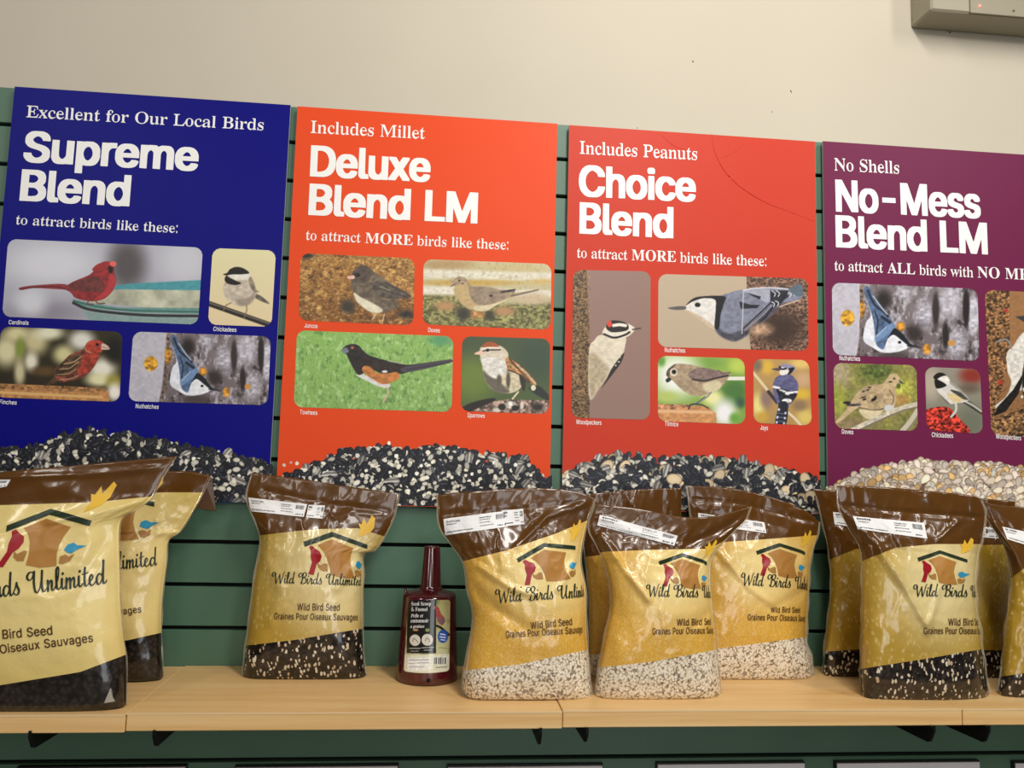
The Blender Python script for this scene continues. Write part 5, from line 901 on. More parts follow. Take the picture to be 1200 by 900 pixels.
JAY = '''g b8935a b08c54
e d9b040 240,150,70,80 b60
e e0c070 640,110,120,60 b70
e c9a27c 660,300,90,90 b70
e d8b23c 650,470,100,60 b60
e e8d884 140,600,70,130 b60
e 7e6a58 120,130,60,70 b60
e 8e7468 230,520,70,110 b70
e d8c068 690,740,100,90 b70
e c8a040 180,740,70,60 b50
e 8c7456 620,600,80,60 b60
l dccba4 75,215 170,330 262,445 w32
l 3a3038 255,440 355,565 w40
l dfd0b4 470,670 560,750 645,845 w28
p 5e5e84 320,310 380,250 500,235 580,300 607,380 580,480 510,572 480,640 400,640 350,560 308,420 j.16
p 22222e 350,400 470,420 590,460 550,540 500,580 400,560 370,480 b14 j.4
l ecebee 318,384 380,396 w26
l ecebee 395,420 480,450 590,445 w24 j.5
e f0eff2 470,548,58,28 j.3
e ecebee 480,460,30,18
p 23252f 388,560 482,580 456,835 334,830 366,640
l 6a76a2 350,690 455,700 w9
l 6a76a2 345,735 450,745 w9
l 6a76a2 340,785 448,792 w9
e d2d7e6 360,740,13,17
e d2d7e6 378,650,13,17
e d2d7e6 352,800,12,14
e d2d7e6 455,690,12,14
e d2d7e6 448,750,12,14
e d2d7e6 438,812,12,14
p 8e8aa8 385,140 450,114 530,130 572,160 560,202 520,222 440,202
p e8e4dc 383,162 450,158 492,190 470,236 398,242
p 18161e 490,168 560,158 520,226 478,236 500,200
l 18141a 385,148 410,176 462,170 w22
p 4a4450 292,172 385,163 387,196 320,186'''
DOVE2 = '''g 8f8a4a 86804a
n a8a44c 90,90 .6 .1
n 5f6a34 70,60 .6 .15
e a89a78 140,180,120,190 b110
e 566430 560,160,200,100 b90 j.3
e 9aa040 120,480,90,170 b80
e a8a848 900,370,130,140 b80 j.2
e b08c50 860,490,100,70 b60
e 8c7a58 300,770,220,70 b70
m 30 30 .12
l 8a806c 880,860 960,765 1070,600 w76
l c6beaa 870,850 955,755 1065,590 w56
p c3ab84 190,530 260,520 330,420 420,340 520,310 640,300 690,240 730,190 790,178 840,220 852,270 800,330 802,440 780,562 700,602 560,622 420,592 350,582 140,742 88,748 230,582 j.08
p dacaa6 370,600 520,608 650,600 570,702 480,714 410,674 b14
p b7a07c 325,432 480,320 640,318 742,400 762,480 700,582 580,612 400,572 b14 j.14
l 5a4c44 370,574 520,604 640,592 740,545 775,462 720,370 w10
l 4a4448 235,545 300,548 375,540 w30 j.6
e 241c18 540,480,38,19,-30
e 2a211c 430,480,25,12,-20
e 2a211c 560,450,15,12
e 2a211c 470,370,22,9,-20
e 2a211c 415,457,32,9,-20
e 2a211c 420,388,17,9,-20
e 2a211c 490,340,22,9
e 2a211c 735,275,22,9
e 28241e 225,520,46,18
e cfd0d0 720,585,60,44 b20
e 56622c 830,322,24,30 b12
e 120c0a 780,237,12,12
p 4a4c50 838,252 887,292 848,292
l 7c725e 300,862 520,752 720,662 900,590 1070,552 w50
l cbc3ae 290,838 520,728 720,638 900,570 1070,532 w52 j.14'''
CHICK2 = '''g 948c80 80806f
e b4a896 110,250,100,180 b130
e 8a3226 590,150,140,95 b90
e 6b5d50 560,300,120,60 b90
e 6f7462 580,700,160,180 b160
p a83226 40,570 180,520 320,528 430,640 560,830 90,850 60,740 j.75 s20
n f07a60 20,20 .0 .3
p 3a3c38 490,470 540,440 712,565 712,612 520,492
l c2beae 512,455 600,500 700,570 w22
p d8d4ce 188,300 300,240 360,240 470,330 552,432 500,462 420,472 330,482 250,402 192,342 j.05
p dac290 305,360 460,388 492,430 420,467 340,432 b26
p 6a5a50 240,395 330,480 300,475 220,380 b14
p 484842 332,318 440,340 547,427 500,432 400,372 j.2
p a09c92 318,230 420,280 545,425 440,335 b10
p 1c1814 138,165 190,120 250,121 287,155 210,186 160,198
p eee9e3 188,190 280,153 332,210 300,260 220,217
p 1a1614 155,195 210,206 292,260 250,292 180,302 155,260
l d2cdc6 402,478 402,560 348,634 w26'''
WOOD2 = '''g 9c7048 8e6540
e 7a4a38 255,150,24,40 b24
P 7a5838 40,20 180,20 182,420 110,700 90,900 40,900 j.7 s9
P 7c5c3c 90,760 600,600 600,900 80,900 j.7 s10
n d8a870 9,9 .35 .35
n 2c201c 10,10 .55 .25
e b03828 130,560,14,14 b16
e b03828 160,160,12,10 b14
P 9c7048 185,30 420,30 420,250 230,260 186,420 b6
p ddd8d0 262,280 200,360 165,400 170,500 190,560 160,640 100,690 130,702 220,620 300,562 420,400 400,250 j.1
P 1c1816 270,390 250,560 232,622 160,722 95,748 110,700 200,602 250,520 j.3
e 1c1816 350,560,100,180 b14
e e0dcd6 262,600,7,12
e e0dcd6 250,640,7,9
e e0dcd6 290,520,10,10
e e0dcd6 300,600,9,12
P 3a3a3c 212,196 270,188 270,230
l 8a8a8a 108,336 165,322 192,372 w9'''

t1, x0, x1, zb, zt, _ = poster((17.2, 102), (340.5, 122.5), '#080878', 'blue poster with a red cardinal photo, leftmost of the four posters')
lines(t1, ('Excellent for Our Local Birds', (30.6, 137.2), (308.6, 152.7), 14.6),
      [('Supreme', (26.8, 188.6), (231.9, 199.6), 38), ('Blend', (22.7, 234), (151.7, 240.8), 38.6)],
      [('S', 'to attract birds like these:', (18.4, 262.8), (207.7, 272.8), 12)])
tag(picture(t1, 'bird_photo', ((9.6, 280), (237.8, 290.2), (232, 380.4), (2.4, 371)), (0, 270, 5), CARDINAL), 'photo of a red cardinal on a green bird bath')
tag(picture(t1, 'bird_photo', ((249.2, 290.7), (323.4, 293.6), (318.2, 383), (243.7, 380.4)), (240, 285, 8.18), CHICK), 'photo of a black-capped bird on a dark wire')
tag(picture(t1, 'bird_photo', ((1.4, 382.5), (144, 388.8), (140, 471), (-5.5, 465.5)), (0, 380, 8), FINCH), 'photo of a reddish finch on a wooden ledge')
tag(picture(t1, 'bird_photo', ((156.2, 388.5), (317.5, 394.2), (313.7, 474.8), (150.2, 470)), (145, 380, 6.667), NUT), 'photo of a blue-grey bird head down on pale bark')
for a in (('Cardinals', (10, 379.8), (33.3, 380.6)), ('Chickadees', (249.8, 387.8), (277, 388.9)), ('Finches', (-1, 473.2), (19.4, 474.2)), ('Nuthatches', (158.8, 478.2), (185.8, 479.2))): caption(t1, *a)
seed_pile(t1, [(-20, 536), (0, 530), (47, 523), (99, 504.5), (146.6, 510), (190, 519), (234.5, 528), (271, 534), (300, 543), (321, 551)], 600, -6, 320, [('dark', 16), ('chip', 6), ('millet', 2), ('stripe', 1)], 5, (24, 24, 30), 1500)

t2, *_ = poster((348.6, 126.3), (653.3, 143.2), '#e34d24', 'bright orange poster with four bird photos, second from the left')
lines(t2, ('Includes Millet', (364, 155.6), (498, 162.8), 15),
      [('Deluxe', (363.1, 205.6), (504.2, 212.4), 37), ('Blend LM', (361.2, 250.8), (559.5, 261), 37)],
      [('S', 'to attract', (358.3, 281), (422.5, 284.2), 12), ('B', 'MORE', (427.8, 284.8), (483.6, 287.5), 12.6), ('S', 'birds like these:', (488.7, 287.6), (595.5, 292.6), 12)])
tag(picture(t2, 'bird_photo', ((352.5, 296.6), (486, 302.7), (484.6, 381.2), (349.8, 375.2)), (345, 290, 8.276), JUNCO), 'photo of a dark grey bird with pale belly among brown leaves')
tag(picture(t2, 'bird_photo', ((496.4, 303.7), (646.3, 309.3), (645.3, 386.4), (495.3, 380)), (490, 300, 7.5), DOVE), 'photo of a tan dove standing in grass')
tag(picture(t2, 'bird_photo', ((348, 387), (531.3, 394.2), (529.2, 482.8), (344.2, 477)), (340, 380, 6), TOW), 'photo of a black and rust bird on green grass')
tag(picture(t2, 'bird_photo', ((541.7, 393.9), (644.8, 396.9), (643.3, 485.2), (540, 481.7)), (535, 390, 9), SPAR), 'photo of a sparrow with rusty cap on a branch')
for a in (('Juncos', (356.7, 383.8), (372, 384.6)), ('Doves', (501.7, 389), (515.3, 389.8)), ('Towhees', (351.3, 485.3), (371.7, 486.2)), ('Sparrows', (547.8, 489), (568, 489.8))): caption(t2, *a)
seed_pile(t2, [(328, 560), (337, 558), (364, 549), (399, 532), (450.6, 525), (485, 528.7), (516, 525), (554, 532), (605.6, 537), (626, 549), (647, 566)], 602, 331, 647, [('dark', 15), ('millet', 11), ('chip', 4), ('stripe', 1)], 8, (26, 26, 32), 1700,
          strays=[(333, 545, 'millet'), (341, 542, 'millet'), (348, 543, 'millet'), (369, 551, 'chip'), (456, 519, 'millet'), (389, 538, 'chip'), (346, 555, 'dark'), (620, 545, 'millet'), (590, 533, 'millet')])

t3, x0, x1, zb, zt, m3 = poster((667, 148.2), (955, 164.3), '#c93f2c', 'red poster with a creased upper right corner, third from the left')
lines(t3, ('Includes Peanuts', (679.4, 180), (817, 187.4), 15),
      [('Choice', (678.3, 229), (815.6, 235.6), 36), ('Blend', (678.9, 272.6), (789.2, 278.2), 36)],
      [('S', 'to attract', (676.1, 301.8), (735.3, 304.6), 12), ('B', 'MORE', (740.2, 304.9), (792.2, 307.1), 12.6), ('S', 'birds like these:', (797.1, 307.6), (898, 312), 12)])
tag(picture(t3, 'bird_photo', ((671.8, 316.3), (762.5, 318), (761.5, 492), (669.6, 489.4)), (665, 310, 4.737), WOOD), 'photo of a black and white woodpecker clinging to bark')
tag(picture(t3, 'bird_photo', ((771.6, 321), (947, 326.4), (947.4, 411.3), (771, 406.5)), (765, 315, 6.316), NUTB), 'photo of a blue-grey bird with white face stretched sideways')
tag(picture(t3, 'bird_photo', ((771, 416.8), (872.5, 420), (873.5, 497.2), (771, 493.5)), (765, 410, 10), TIT), 'photo of a small grey-brown bird on a board')
tag(picture(t3, 'bird_photo', ((883, 420.5), (948, 422), (951.5, 498.8), (883, 495.5)), (875, 415, 10), JAY), 'photo of a blue jay seen from behind')
for a in (('Woodpeckers', (675.1, 496.9), (704.7, 497.9)), ('Nuthatches', (779, 412.5), (803, 413.4)), ('Titmice', (779, 499), (794.8, 499.7)), ('Jays', (891, 503.6), (900, 504))): caption(t3, *a)
seed_pile(t3, [(655, 562), (663, 560), (683, 548), (710, 538), (750, 537), (783, 540), (823, 537), (850, 540), (883, 548), (917, 552), (950, 560), (963, 570)], 606, 659, 962, [('dark', 15), ('chip', 7), ('stripe', 2), ('nut', 1)], 12, (26, 27, 33), 1500)
# the crease pressed across the red poster
def crease(pts, r):
    P = spline([at(px, py, PY + .0001) for px, py in pts], 8); mb = MB()
    n = len(P); mb.tube(P, [r * (.35 + .65 * math.sin(math.pi * (i + .5) / n)) for i in range(n)], 8); mb.build('crease', m3, t3, True)
crease([(834, 157), (836, 172), (842, 188), (853, 205), (872, 222), (897, 237), (925, 248), (954.5, 259.5)], .0011)
crease([(775, 158), (782, 165), (792, 172), (806, 176)], .0007)
crease([(843, 186), (858, 180), (873, 167)], .0006)

t4, *_ = poster((964.5, 167.4), (1240, 181.9), '#6e2348', 'purple poster with cream seeds at its foot, rightmost of the four')
lines(t4, ('No Shells', (978.1, 199.6), (1053.8, 203.5), 14.2),
      [('No-Mess', (979.6, 246.8), (1149.6, 255), 35.4), ('Blend LM', (979.6, 288.6), (1157.9, 297.2), 35.4)],
      [('S', 'to attract', (978.1, 316.8), (1035, 319.6), 11.6), ('B', 'ALL', (1040, 320), (1072.5, 321.6), 12.2), ('S', 'birds with', (1077.5, 321.9), (1140.6, 325), 11.6), ('B', 'NO MESS', (1145.8, 325.2), (1226, 329), 12.2)])
tag(picture(t4, 'bird_photo', ((974.8, 331), (1145.5, 338.5), (1147.8, 423.2), (976, 415.8)), (970, 325, 6.667), NUT,
            xf=lambda X, Y: (np.where(X < 250, 205 + (X - 148) * 1.0, 400 + (X - 322) / 1.13 + np.where(X < 322, (322 - X) * .0, 0)), 85 + (Y - 75) / 1.09)), 'photo of a blue-grey bird head down on bark')
tag(picture(t4, 'bird_photo', ((976.5, 425.2), (1074, 428), (1075.5, 505), (978.5, 502)), (970, 420, 10), DOVE2), 'photo of a spotted tan dove on a pale branch')
tag(picture(t4, 'bird_photo', ((1084, 430), (1148.5, 432.5), (1151.8, 508.5), (1086, 504)), (1080, 425, 10), CHICK2), 'photo of a black-capped bird on red berries')
tag(picture(t4, 'bird_photo', ((1153.9, 339.5), (1262, 345), (1266, 516), (1161.9, 509.5)), (1145, 330, 4.745), WOOD2), 'photo of a woodpecker on a seed block')
for a in (('Nuthatches', (983.8, 422), (1008, 423)), ('Doves', (986.5, 508.2), (1000, 508.9)), ('Chickadees', (1092, 512), (1117, 513.2)), ('Woodpeckers', (1167, 513.8), (1196.6, 516))): caption(t4, *a)
seed_pile(t4, [(975, 575), (987, 565.6), (1012, 555), (1056, 547), (1080.6, 542), (1105.5, 544), (1149, 547), (1174, 547), (1199, 551.6), (1246, 560)], 608, 968, 1246, [('cream', 8), ('grey', 8), ('tan', 4), ('chip', 2)], 21, (120, 92, 70), 1300)

# ------------------------------------------------------------------ seed bags
def film(name, gold, cream, seeds, rough=.24):
    m = mat(name, rough=rough, spec=.5, coat=.0); q = NT(m)
    tc = q.n('TexCoord').outputs['Object']
    d1, d2, cr = q.attr('top_d'), q.attr('win_d'), q.attr('cream')
    warp = q.n('TexNoise'); warp.inputs['Scale'].default_value = 60; q.l(tc, warp.inputs['Vector'])
    vm = q.n('VectorMath', operation='MULTIPLY_ADD'); q.l(warp.outputs['Color'], vm.inputs[0]); vm.inputs[1].default_value = (.008, .008, .012); q.l(tc, vm.inputs[2])
    vec = vm.outputs[0]
    vo = q.n('TexVoronoi'); q.l(vec, vo.inputs['Vector']); vo.inputs['Scale'].default_value = 265 if seeds == 'pale' else 130
    sepc = q.n('SeparateColor'); q.l(vo.outputs['Color'], sepc.inputs[0]); r1, r2 = sepc.outputs[0], sepc.outputs[1]
    dist = vo.outputs['Distance']
    if seeds == 'pale':
        c = q.ramp(dist, [(.0, lin4('#faf3e4')), (.50, lin4('#eadfc9')), (.72, lin4('#b09c80')), (.95, lin4('#40352a'))])
        c = q.mix(q.math('MULTIPLY', q.math('LESS_THAN', r1, .10), .7), c, lin4('#4a4038'))
        c = q.mix(q.math('MULTIPLY', r2, .18), c, lin4('#a08a6c'))
        spk = q.ramp(dist, [(.1, (1, 1, 1, 1)), (.6, (0, 0, 0, 1))])
    else:
        c = q.ramp(dist, [(.0, lin4('#3b322c')), (.5, lin4('#221c19')), (.8, lin4('#0d0b0a'))])
        thr = {'mixed': .44, 'black': .0}[seeds]
        v2 = q.n('TexVoronoi'); mp = q.n('Mapping'); q.l(vec, mp.inputs[0]); mp.inputs['Rotation'].default_value = (0, .6, 0); mp.inputs['Scale'].default_value = (1.5, 1, .85)
        q.l(mp.outputs[0], v2.inputs['Vector']); v2.inputs['Scale'].default_value = 132
        s2 = q.n('SeparateColor'); q.l(v2.outputs['Color'], s2.inputs[0])
        chip = q.math('MULTIPLY', q.math('LESS_THAN', s2.outputs[0], thr), q.math('LESS_THAN', v2.outputs['Distance'], .42))
        c = q.mix(chip, c, q.mix(s2.outputs[1], lin4('#e2d8c4'), lin4('#b59f80')))
        spk = q.ramp(v2.outputs['Distance'], [(.2, (1, 1, 1, 1)), (.5, (0, 0, 0, 1))])
        spk = q.math('MULTIPLY', spk, q.math('LESS_THAN', s2.outputs[0], .38))
    # thin yellow ink: the seeds show through it where the film lies on them
    y = q.mix(cr, lin4(gold), lin4(cream))
    bl = q.noise(38, tc, 3)
    y = q.mix(q.math('MULTIPLY', q.math('SUBTRACT', 1.0, cr), .0 if seeds == 'black' else .32), y, q.mix(spk, lin4(gold), lin4('#f3e2a0')))
    y = q.mix(q.math('MULTIPLY', bl, .22), y, lin4(gold), 'MULTIPLY')
    br = q.mix(q.noise(14, tc, 3), lin4('#5f3b10'), lin4('#50300b'))
    col = q.mix(q.math('GREATER_THAN', d2, 0.0), y, c)
    col = q.mix(q.math('GREATER_THAN', d1, 0.0), col, br)
    q.l(col, q.b.inputs['Base Color'])
    h = q.math('ADD', q.noise(26, tc, 4, .6), q.math('MULTIPLY', dist, q.math('MULTIPLY', q.math('LESS_THAN', d1, 0.0), .35)))
    q.bump(h, .26, .0025)
    q.b.inputs['Coat Weight'].default_value = .42; q.b.inputs['Coat Roughness'].default_value = .06
    return m
M_clear = mat('clear_film', '#e9e4da', .12, .5)
_b = M_clear.node_tree.nodes['Principled BSDF']; _b.inputs['Alpha'].default_value = .30
M_seam = mat('seam_film', '#b5a68c', .15, .5); M_seam.node_tree.nodes['Principled BSDF'].inputs['Alpha'].default_value = .38
M_sticker = mat('white_sticker', '#ecebea', .5, .3)
M_tiny = mat('sticker_ink', '#4a4648', .6)
INK = dict(roof=mat('ink_roof', '#24321f', .35), house=mat('ink_house', '#b07c3c', .35), red=mat('ink_red', '#9c1522', .35),
           blue=mat('ink_blue', '#2f93bb', .35), tan=mat('ink_tan', '#a8793f', .35), leaf=mat('ink_leaf', '#e2b437', .35), gap=mat('ink_gap', '#efdf9f', .35))
M_script = mat('ink_script', '#1d2a1c', .35); M_sans = mat('ink_sans', '#4a2c14', .35)
NU, NV = 84, 124
def resample(P, n, straight=False):
    P = np.array(P, float); Q = P if straight else spline(P, 14)
    s = np.r_[0, np.cumsum(np.hypot(*np.diff(Q, axis=0).T))]; t = np.linspace(0, s[-1], n)
    return np.c_[np.interp(t, s, Q[:, 0]), np.interp(t, s, Q[:, 1])]
def subdiv(V, F, maxlen):
    V = [tuple(v) for v in V]; F = list(F)
    for _ in range(5):
        A = np.array(V); f = np.array(F)
        e = max(np.hypot(*(A[f[:, i]] - A[f[:, (i + 1) % 3]]).T).max() for i in range(3))
        if e <= maxlen: break
        mid = {}; G = []
        def mp(a, b):
            k = (min(a, b), max(a, b))
            if k not in mid: mid[k] = len(V); V.append(((V[a][0] + V[b][0]) / 2, (V[a][1] + V[b][1]) / 2))
            return mid[k]
        for a, b, c in F:
            x, y, z = mp(a, b), mp(b, c), mp(c, a); G += [(a, x, z), (x, b, y), (z, y, c), (x, y, z)]
        F = G
    return np.array(V), F
class Bag:
    def __init__(s, label, spec):
        s.sp = spec; L, R = resample(spec['L'], NV), resample(spec['R'], NV); T, B = resample(spec['T'], NU), resample(spec['B'], NU)
        u, v = np.linspace(0, 1, NU)[None, :, None], np.linspace(0, 1, NV)[:, None, None]
        c00, c10, c01, c11 = (L[0] + B[0]) / 2, (R[0] + B[-1]) / 2, (L[-1] + T[0]) / 2, (R[-1] + T[-1]) / 2
        px = (1 - u) * L[:, None] + u * R[:, None] + (1 - v) * B[None] + v * T[None] - ((1 - u) * (1 - v) * c00 + u * (1 - v) * c10 + (1 - u) * v * c01 + u * v * c11)
        s.px = px; u, v = u[..., 0], v[..., 0]; sd = spec.get('seed', 1)
        a = np.abs(2 * u - 1)
        ex = 2.4 + 5.5 * np.clip(1 - v / .42, 0, 1) ** 1.3; prof = (1 - a ** ex) ** (.62 - .12 * np.clip(1 - v / .42, 0, 1))
        vf = np.interp(v, [0, .03, .10, .25, .45, .62, .75, .86, 1], spec.get('fat', [.62, .78, .92, 1, .98, .82, .52, .24, .10]))
        th = spec.get('t', .040) * vf * prof
        # creases and puckers of the film
        wob = .0030 * fnoise(u * 3.2 + sd, v * 4.2, sd) + .0012 * fnoise(u * 7 + sd, v * 8, sd + 5) + .0002 * fnoise(u * 22, v * 26, sd + 9)
        neck = np.exp(-((v - spec.get('neck', .72)) / .10) ** 2)
        wob = wob + .0026 * neck * np.sin(u * 19 + 3 * fnoise(u * 4, v * 3, sd + 2)) * (1 - a ** 6)
        wob = wob + .0022 * np.exp(-((1 - v) / .10) ** 2) * fnoise(u * 6 + sd, v * 2, sd + 21)
        rid = 1 - np.abs(fnoise(u * 3.4 + sd * 1.7, v * 3.6 + sd, sd + 31)) * 2.2; rid2 = 1 - np.abs(fnoise(u * 7 - v * 4 + sd, v * 5 + u * 2, sd + 37)) * 2.2
        wob = wob + (.0028 * np.clip(rid, 0, 1) ** 3 + .0018 * np.clip(rid2, 0, 1) ** 3) * np.interp(v, [0, .2, .5, .72, .9, 1], [.2, .2, .4, .85, .7, .5])
        for pts, amp, wd in spec.get('folds', ()):
            d = -seg_dist(px[..., 0], px[..., 1], np.array(pts, float), False) if False else seg_dist(px[..., 0], px[..., 1], np.array(pts, float), False)
            wob = wob + amp * np.exp(-(d / wd) ** 2)
        edge = np.clip(np.minimum(u, 1 - u) * 14, 0, 1) * np.clip(v * 10 + .15, 0, 1)
        yaw = spec.get('yaw', 0.0) * (u - .5)
        Ym = spec['Y'] + yaw + spec.get('lean', 0.0) * v + .004 * np.sin(v * 7 + sd) * (v > .7) * (2 * a - 1)
        Yf = Ym - th - wob * edge
        P = at(px[..., 0], px[..., 1], Yf)
        floor = spec.get('z', SHELF) + .0012
        P[..., 2] = np.where(v == 0, floor, np.maximum(P[..., 2], floor + .0006 * v))
        # ease from the flat foot into the standing front
        k = np.clip(v / .10, 0, 1)
        s.P = P
        # back
        Yb = np.minimum(Ym + th * .75 + .0004, -.0135)
        Q = P.copy(); Q[..., 1] = np.where((u == 0) | (u == 1), P[..., 1], np.maximum(Yb, P[..., 1] + .0005))
        Q[..., 0] = at(px[..., 0], px[..., 1], Q[..., 1])[..., 0]
        s.t = thing('seed_bag', (float(P[..., 0].mean()), float(Ym.mean()), floor - .001), label, 'bag of bird seed', spec.get('group'))
        n = NU * NV; idx = np.arange(n).reshape(NV, NU)
        F = [(idx[j, i], idx[j, i + 1], idx[j + 1, i + 1], idx[j + 1, i]) for j in range(NV - 1) for i in range(NU - 1)]
        F += [(n + idx[j, i + 1], n + idx[j, i], n + idx[j + 1, i], n + idx[j + 1, i + 1]) for j in range(NV - 1) for i in range(NU - 1)]
        F += [(idx[0, i + 1], idx[0, i], n + idx[0, i], n + idx[0, i + 1]) for i in range(NU - 1)]
        F += [(idx[-1, i], idx[-1, i + 1], n + idx[-1, i + 1], n + idx[-1, i]) for i in range(NU - 1)]
        F += [(n + idx[j, 0], idx[j, 0], idx[j + 1, 0], n + idx[j + 1, 0]) for j in range(NV - 1)]
        F += [(idx[j, -1], n + idx[j, -1], n + idx[j + 1, -1], idx[j + 1, -1]) for j in range(NV - 1)]
        V = np.vstack([P.reshape(-1, 3), Q.reshape(-1, 3)])
        s.o = mesh_obj('bag_body', V, F, spec['mat'], s.t, True)
        me = s.o.data
        d1 = np.interp(px[..., 0], *np.array(spec['top'], float).T) - px[..., 1]; d2 = px[..., 1] - np.interp(px[..., 0], *np.array(spec['win'], float).T)
        if spec.get('brown_left'): d1 = np.maximum(d1, (spec['brown_left'] - u) * 80)
        cx, cy, rx, ry = spec['cream']
        cr = np.clip(1.25 - np.hypot((px[..., 0] - cx) / rx, (px[..., 1] - cy) / ry), 0, 1); cr = cr * cr * (3 - 2 * cr)
        for nm, A in (('top_d', d1), ('win_d', d2), ('cream', cr)):
            a_ = me.attributes.new(nm, 'FLOAT', 'POINT'); a_.data.foreach_set('value', np.r_[A.ravel(), A.ravel()].astype(np.float32))
        du = np.gradient(P, axis=1); dv = np.gradient(P, axis=0); N = np.cross(du, dv); N /= np.linalg.norm(N, axis=-1, keepdims=True) + 1e-12
        s.N = N
        s.seams()
    def seams(s):
        for side, sgn in ((0, -1), (-1, 1)):
            if side in s.sp.get('noseam', ()): continue
            E = s.P[:, side]; rng = random.Random(s.sp.get('seed', 1) * 7 + side); V = []; w0 = s.sp.get('fin', .0028)
            for j in range(NV):
                w = w0 * (.6 + .5 * vnoise(np.array([j * .11]), np.array([side + 3.0]), 4)[0])
                dy = .0016 * math.sin(j * .33 + s.sp.get('seed', 1)) - .0012
                V += [E[j] + np.array([-sgn * .0006, -.0003, 0]), E[j] + np.array([sgn * w, dy, 0]), E[j] + np.array([sgn * w, dy + .0004, 0]), E[j] + np.array([-sgn * .0006, .0004, 0])]
            F = []
            for j in range(NV - 1):
                a, b = 4 * j, 4 * j + 4
                for k in range(4): F.append((a + k, a + (k + 1) % 4, b + (k + 1) % 4, b + k))
            V = np.array(V); V[:, 2] = np.maximum(V[:, 2], s.sp.get('z', SHELF) + .0008)
            mesh_obj('side_seam', V, F, M_seam, s.t, True)
    def sample(s, Q, off):
        """photo pixels Q (n, 2) -> points on the front of the bag, lifted by off along its normal"""
        Q = np.array(Q, float); e = s.sp.get('soft')
        n = len(Q); U = np.full(n, .5); Vv = np.full(n, .5)
        def interp(A, U, Vv):
            x, y = np.clip(U, 0, 1) * (NU - 1), np.clip(Vv, 0, 1) * (NV - 1); i, j = np.minimum(x.astype(int), NU - 2), np.minimum(y.astype(int), NV - 2); fx, fy = (x - i)[:, None], (y - j)[:, None]
            return A[j, i] * (1 - fx) * (1 - fy) + A[j, i + 1] * fx * (1 - fy) + A[j + 1, i] * (1 - fx) * fy + A[j + 1, i + 1] * fx * fy
        # start from the nearest grid point
        G = s.px[::3, ::3].reshape(-1, 2)
        for a in range(0, n, 4000):
            k = ((Q[a:a + 4000, None] - G[None]) ** 2).sum(-1).argmin(1); h = len(range(0, NU, 3))
            U[a:a + 4000] = (k % h) * 3 / (NU - 1); Vv[a:a + 4000] = (k // h) * 3 / (NV - 1)
        h = 1e-3
        for _ in range(9):
            p = interp(s.px, U, Vv); r = Q - p
            U2, V2 = np.clip(U, h, 1 - h), np.clip(Vv, h, 1 - h)
            ju = (interp(s.px, U2 + h, V2) - interp(s.px, U2 - h, V2)) / (2 * h); jv = (interp(s.px, U2, V2 + h) - interp(s.px, U2, V2 - h)) / (2 * h)
            det = ju[:, 0] * jv[:, 1] - ju[:, 1] * jv[:, 0]; det = np.where(np.abs(det) < 1e-6, 1e-6, det)
            U = np.clip(U + (r[:, 0] * jv[:, 1] - r[:, 1] * jv[:, 0]) / det, .004, .996); Vv = np.clip(Vv + (ju[:, 0] * r[:, 1] - ju[:, 1] * r[:, 0]) / det, .004, .996)
        return interp(s.P, U, Vv) + interp(s.N, U, Vv) * off
    def squash(s, Q):
        """print that runs round the right side of the bag"""
        Q = np.array(Q, float); xr = np.interp(Q[:, 1], s.px[::-1, -1, 1], s.px[::-1, -1, 0]) - .8
        xl = np.interp(Q[:, 1], s.px[::-1, 0, 1], s.px[::-1, 0, 0]) + 1.0
        m = s.sp.get('turn', 16.0); x0 = xr - m; over = Q[:, 0] > x0
        Q[over, 0] = (x0 + m * (1 - np.exp(-(Q[:, 0] - x0) / m)))[over]
        Q[:, 0] = np.maximum(Q[:, 0], xl); return Q
    def ink(s, name, V, F, m, off, parent=None, midx=None, fine=4.0):
        V, F = subdiv(V, F, fine) if midx is None else (np.array(V), F)
        return mesh_obj(name, s.sample(s.squash(V), off), [f[::-1] for f in F], m, parent or s.t, True, midx)
    def text(s, name, font, text, p0, p1, hs=1.0, m=None, off=.0011, bend=0.0, parent=None):
        V, F, w = layout(font, text); p0, p1 = np.array(p0, float), np.array(p1, float); d = p1 - p0; L = np.hypot(*d); k = L / w
        up = np.array([d[1], -d[0]]) / L
        Q = p0 + V[:, :1] * k * d / L + V[:, 1:] * k * hs * up
        if bend: t = V[:, 0] / w; Q[:, 1] += bend * 4 * t * (1 - t)
        return s.ink(name, Q, F, m, off, parent, fine=99)
    def logo(s, apex, M):
        M = np.array(M, float); apex = np.array(apex, float); sh = []
        def poly(pts, key, smooth=False):
            P = spline(pts, 5, True) if smooth else np.array(pts, float); sh.append((P, key))
        poly([(-27.5, 8.2), (0, -1.6), (34, 8.4), (34, 12.2), (1, 2.6), (-26, 12.6)], 'roof')
        poly([(-14, 10.6), (0, 5.2), (20.5, 12), (18.2, 18), (17.4, 24), (18.6, 31), (22, 38.6), (10, 39), (-1, 36.6), (-2.2, 29), (-5, 21), (-9, 15)], 'house')
        poly([(-22, 12.2), (-19.4, 11.2), (-16, 14), (-11.4, 16.5), (-9.8, 20.5), (-11.2, 24.5), (-14.6, 27.4), (-17.4, 37.2), (-22.6, 36.6), (-19.2, 26.4), (-20.4, 21), (-20.2, 16)], 'red')
        poly([(-14, 26.5), (-11, 28.6), (-7, 26.4), (-4.4, 27), (-4, 33.8), (-9, 33.4), (-13, 30.4)], 'tan')
        poly([(22.4, 27.6), (23.6, 24.2), (27.4, 23), (31, 25), (38, 25.6), (32, 28.2), (29, 30.4), (25.4, 29.6)], 'blue')
        poly([(21.6, 32), (25, 31), (28, 32.6), (31.4, 30.8), (30.6, 35.6), (26, 37.6), (22.8, 36.8)], 'tan')
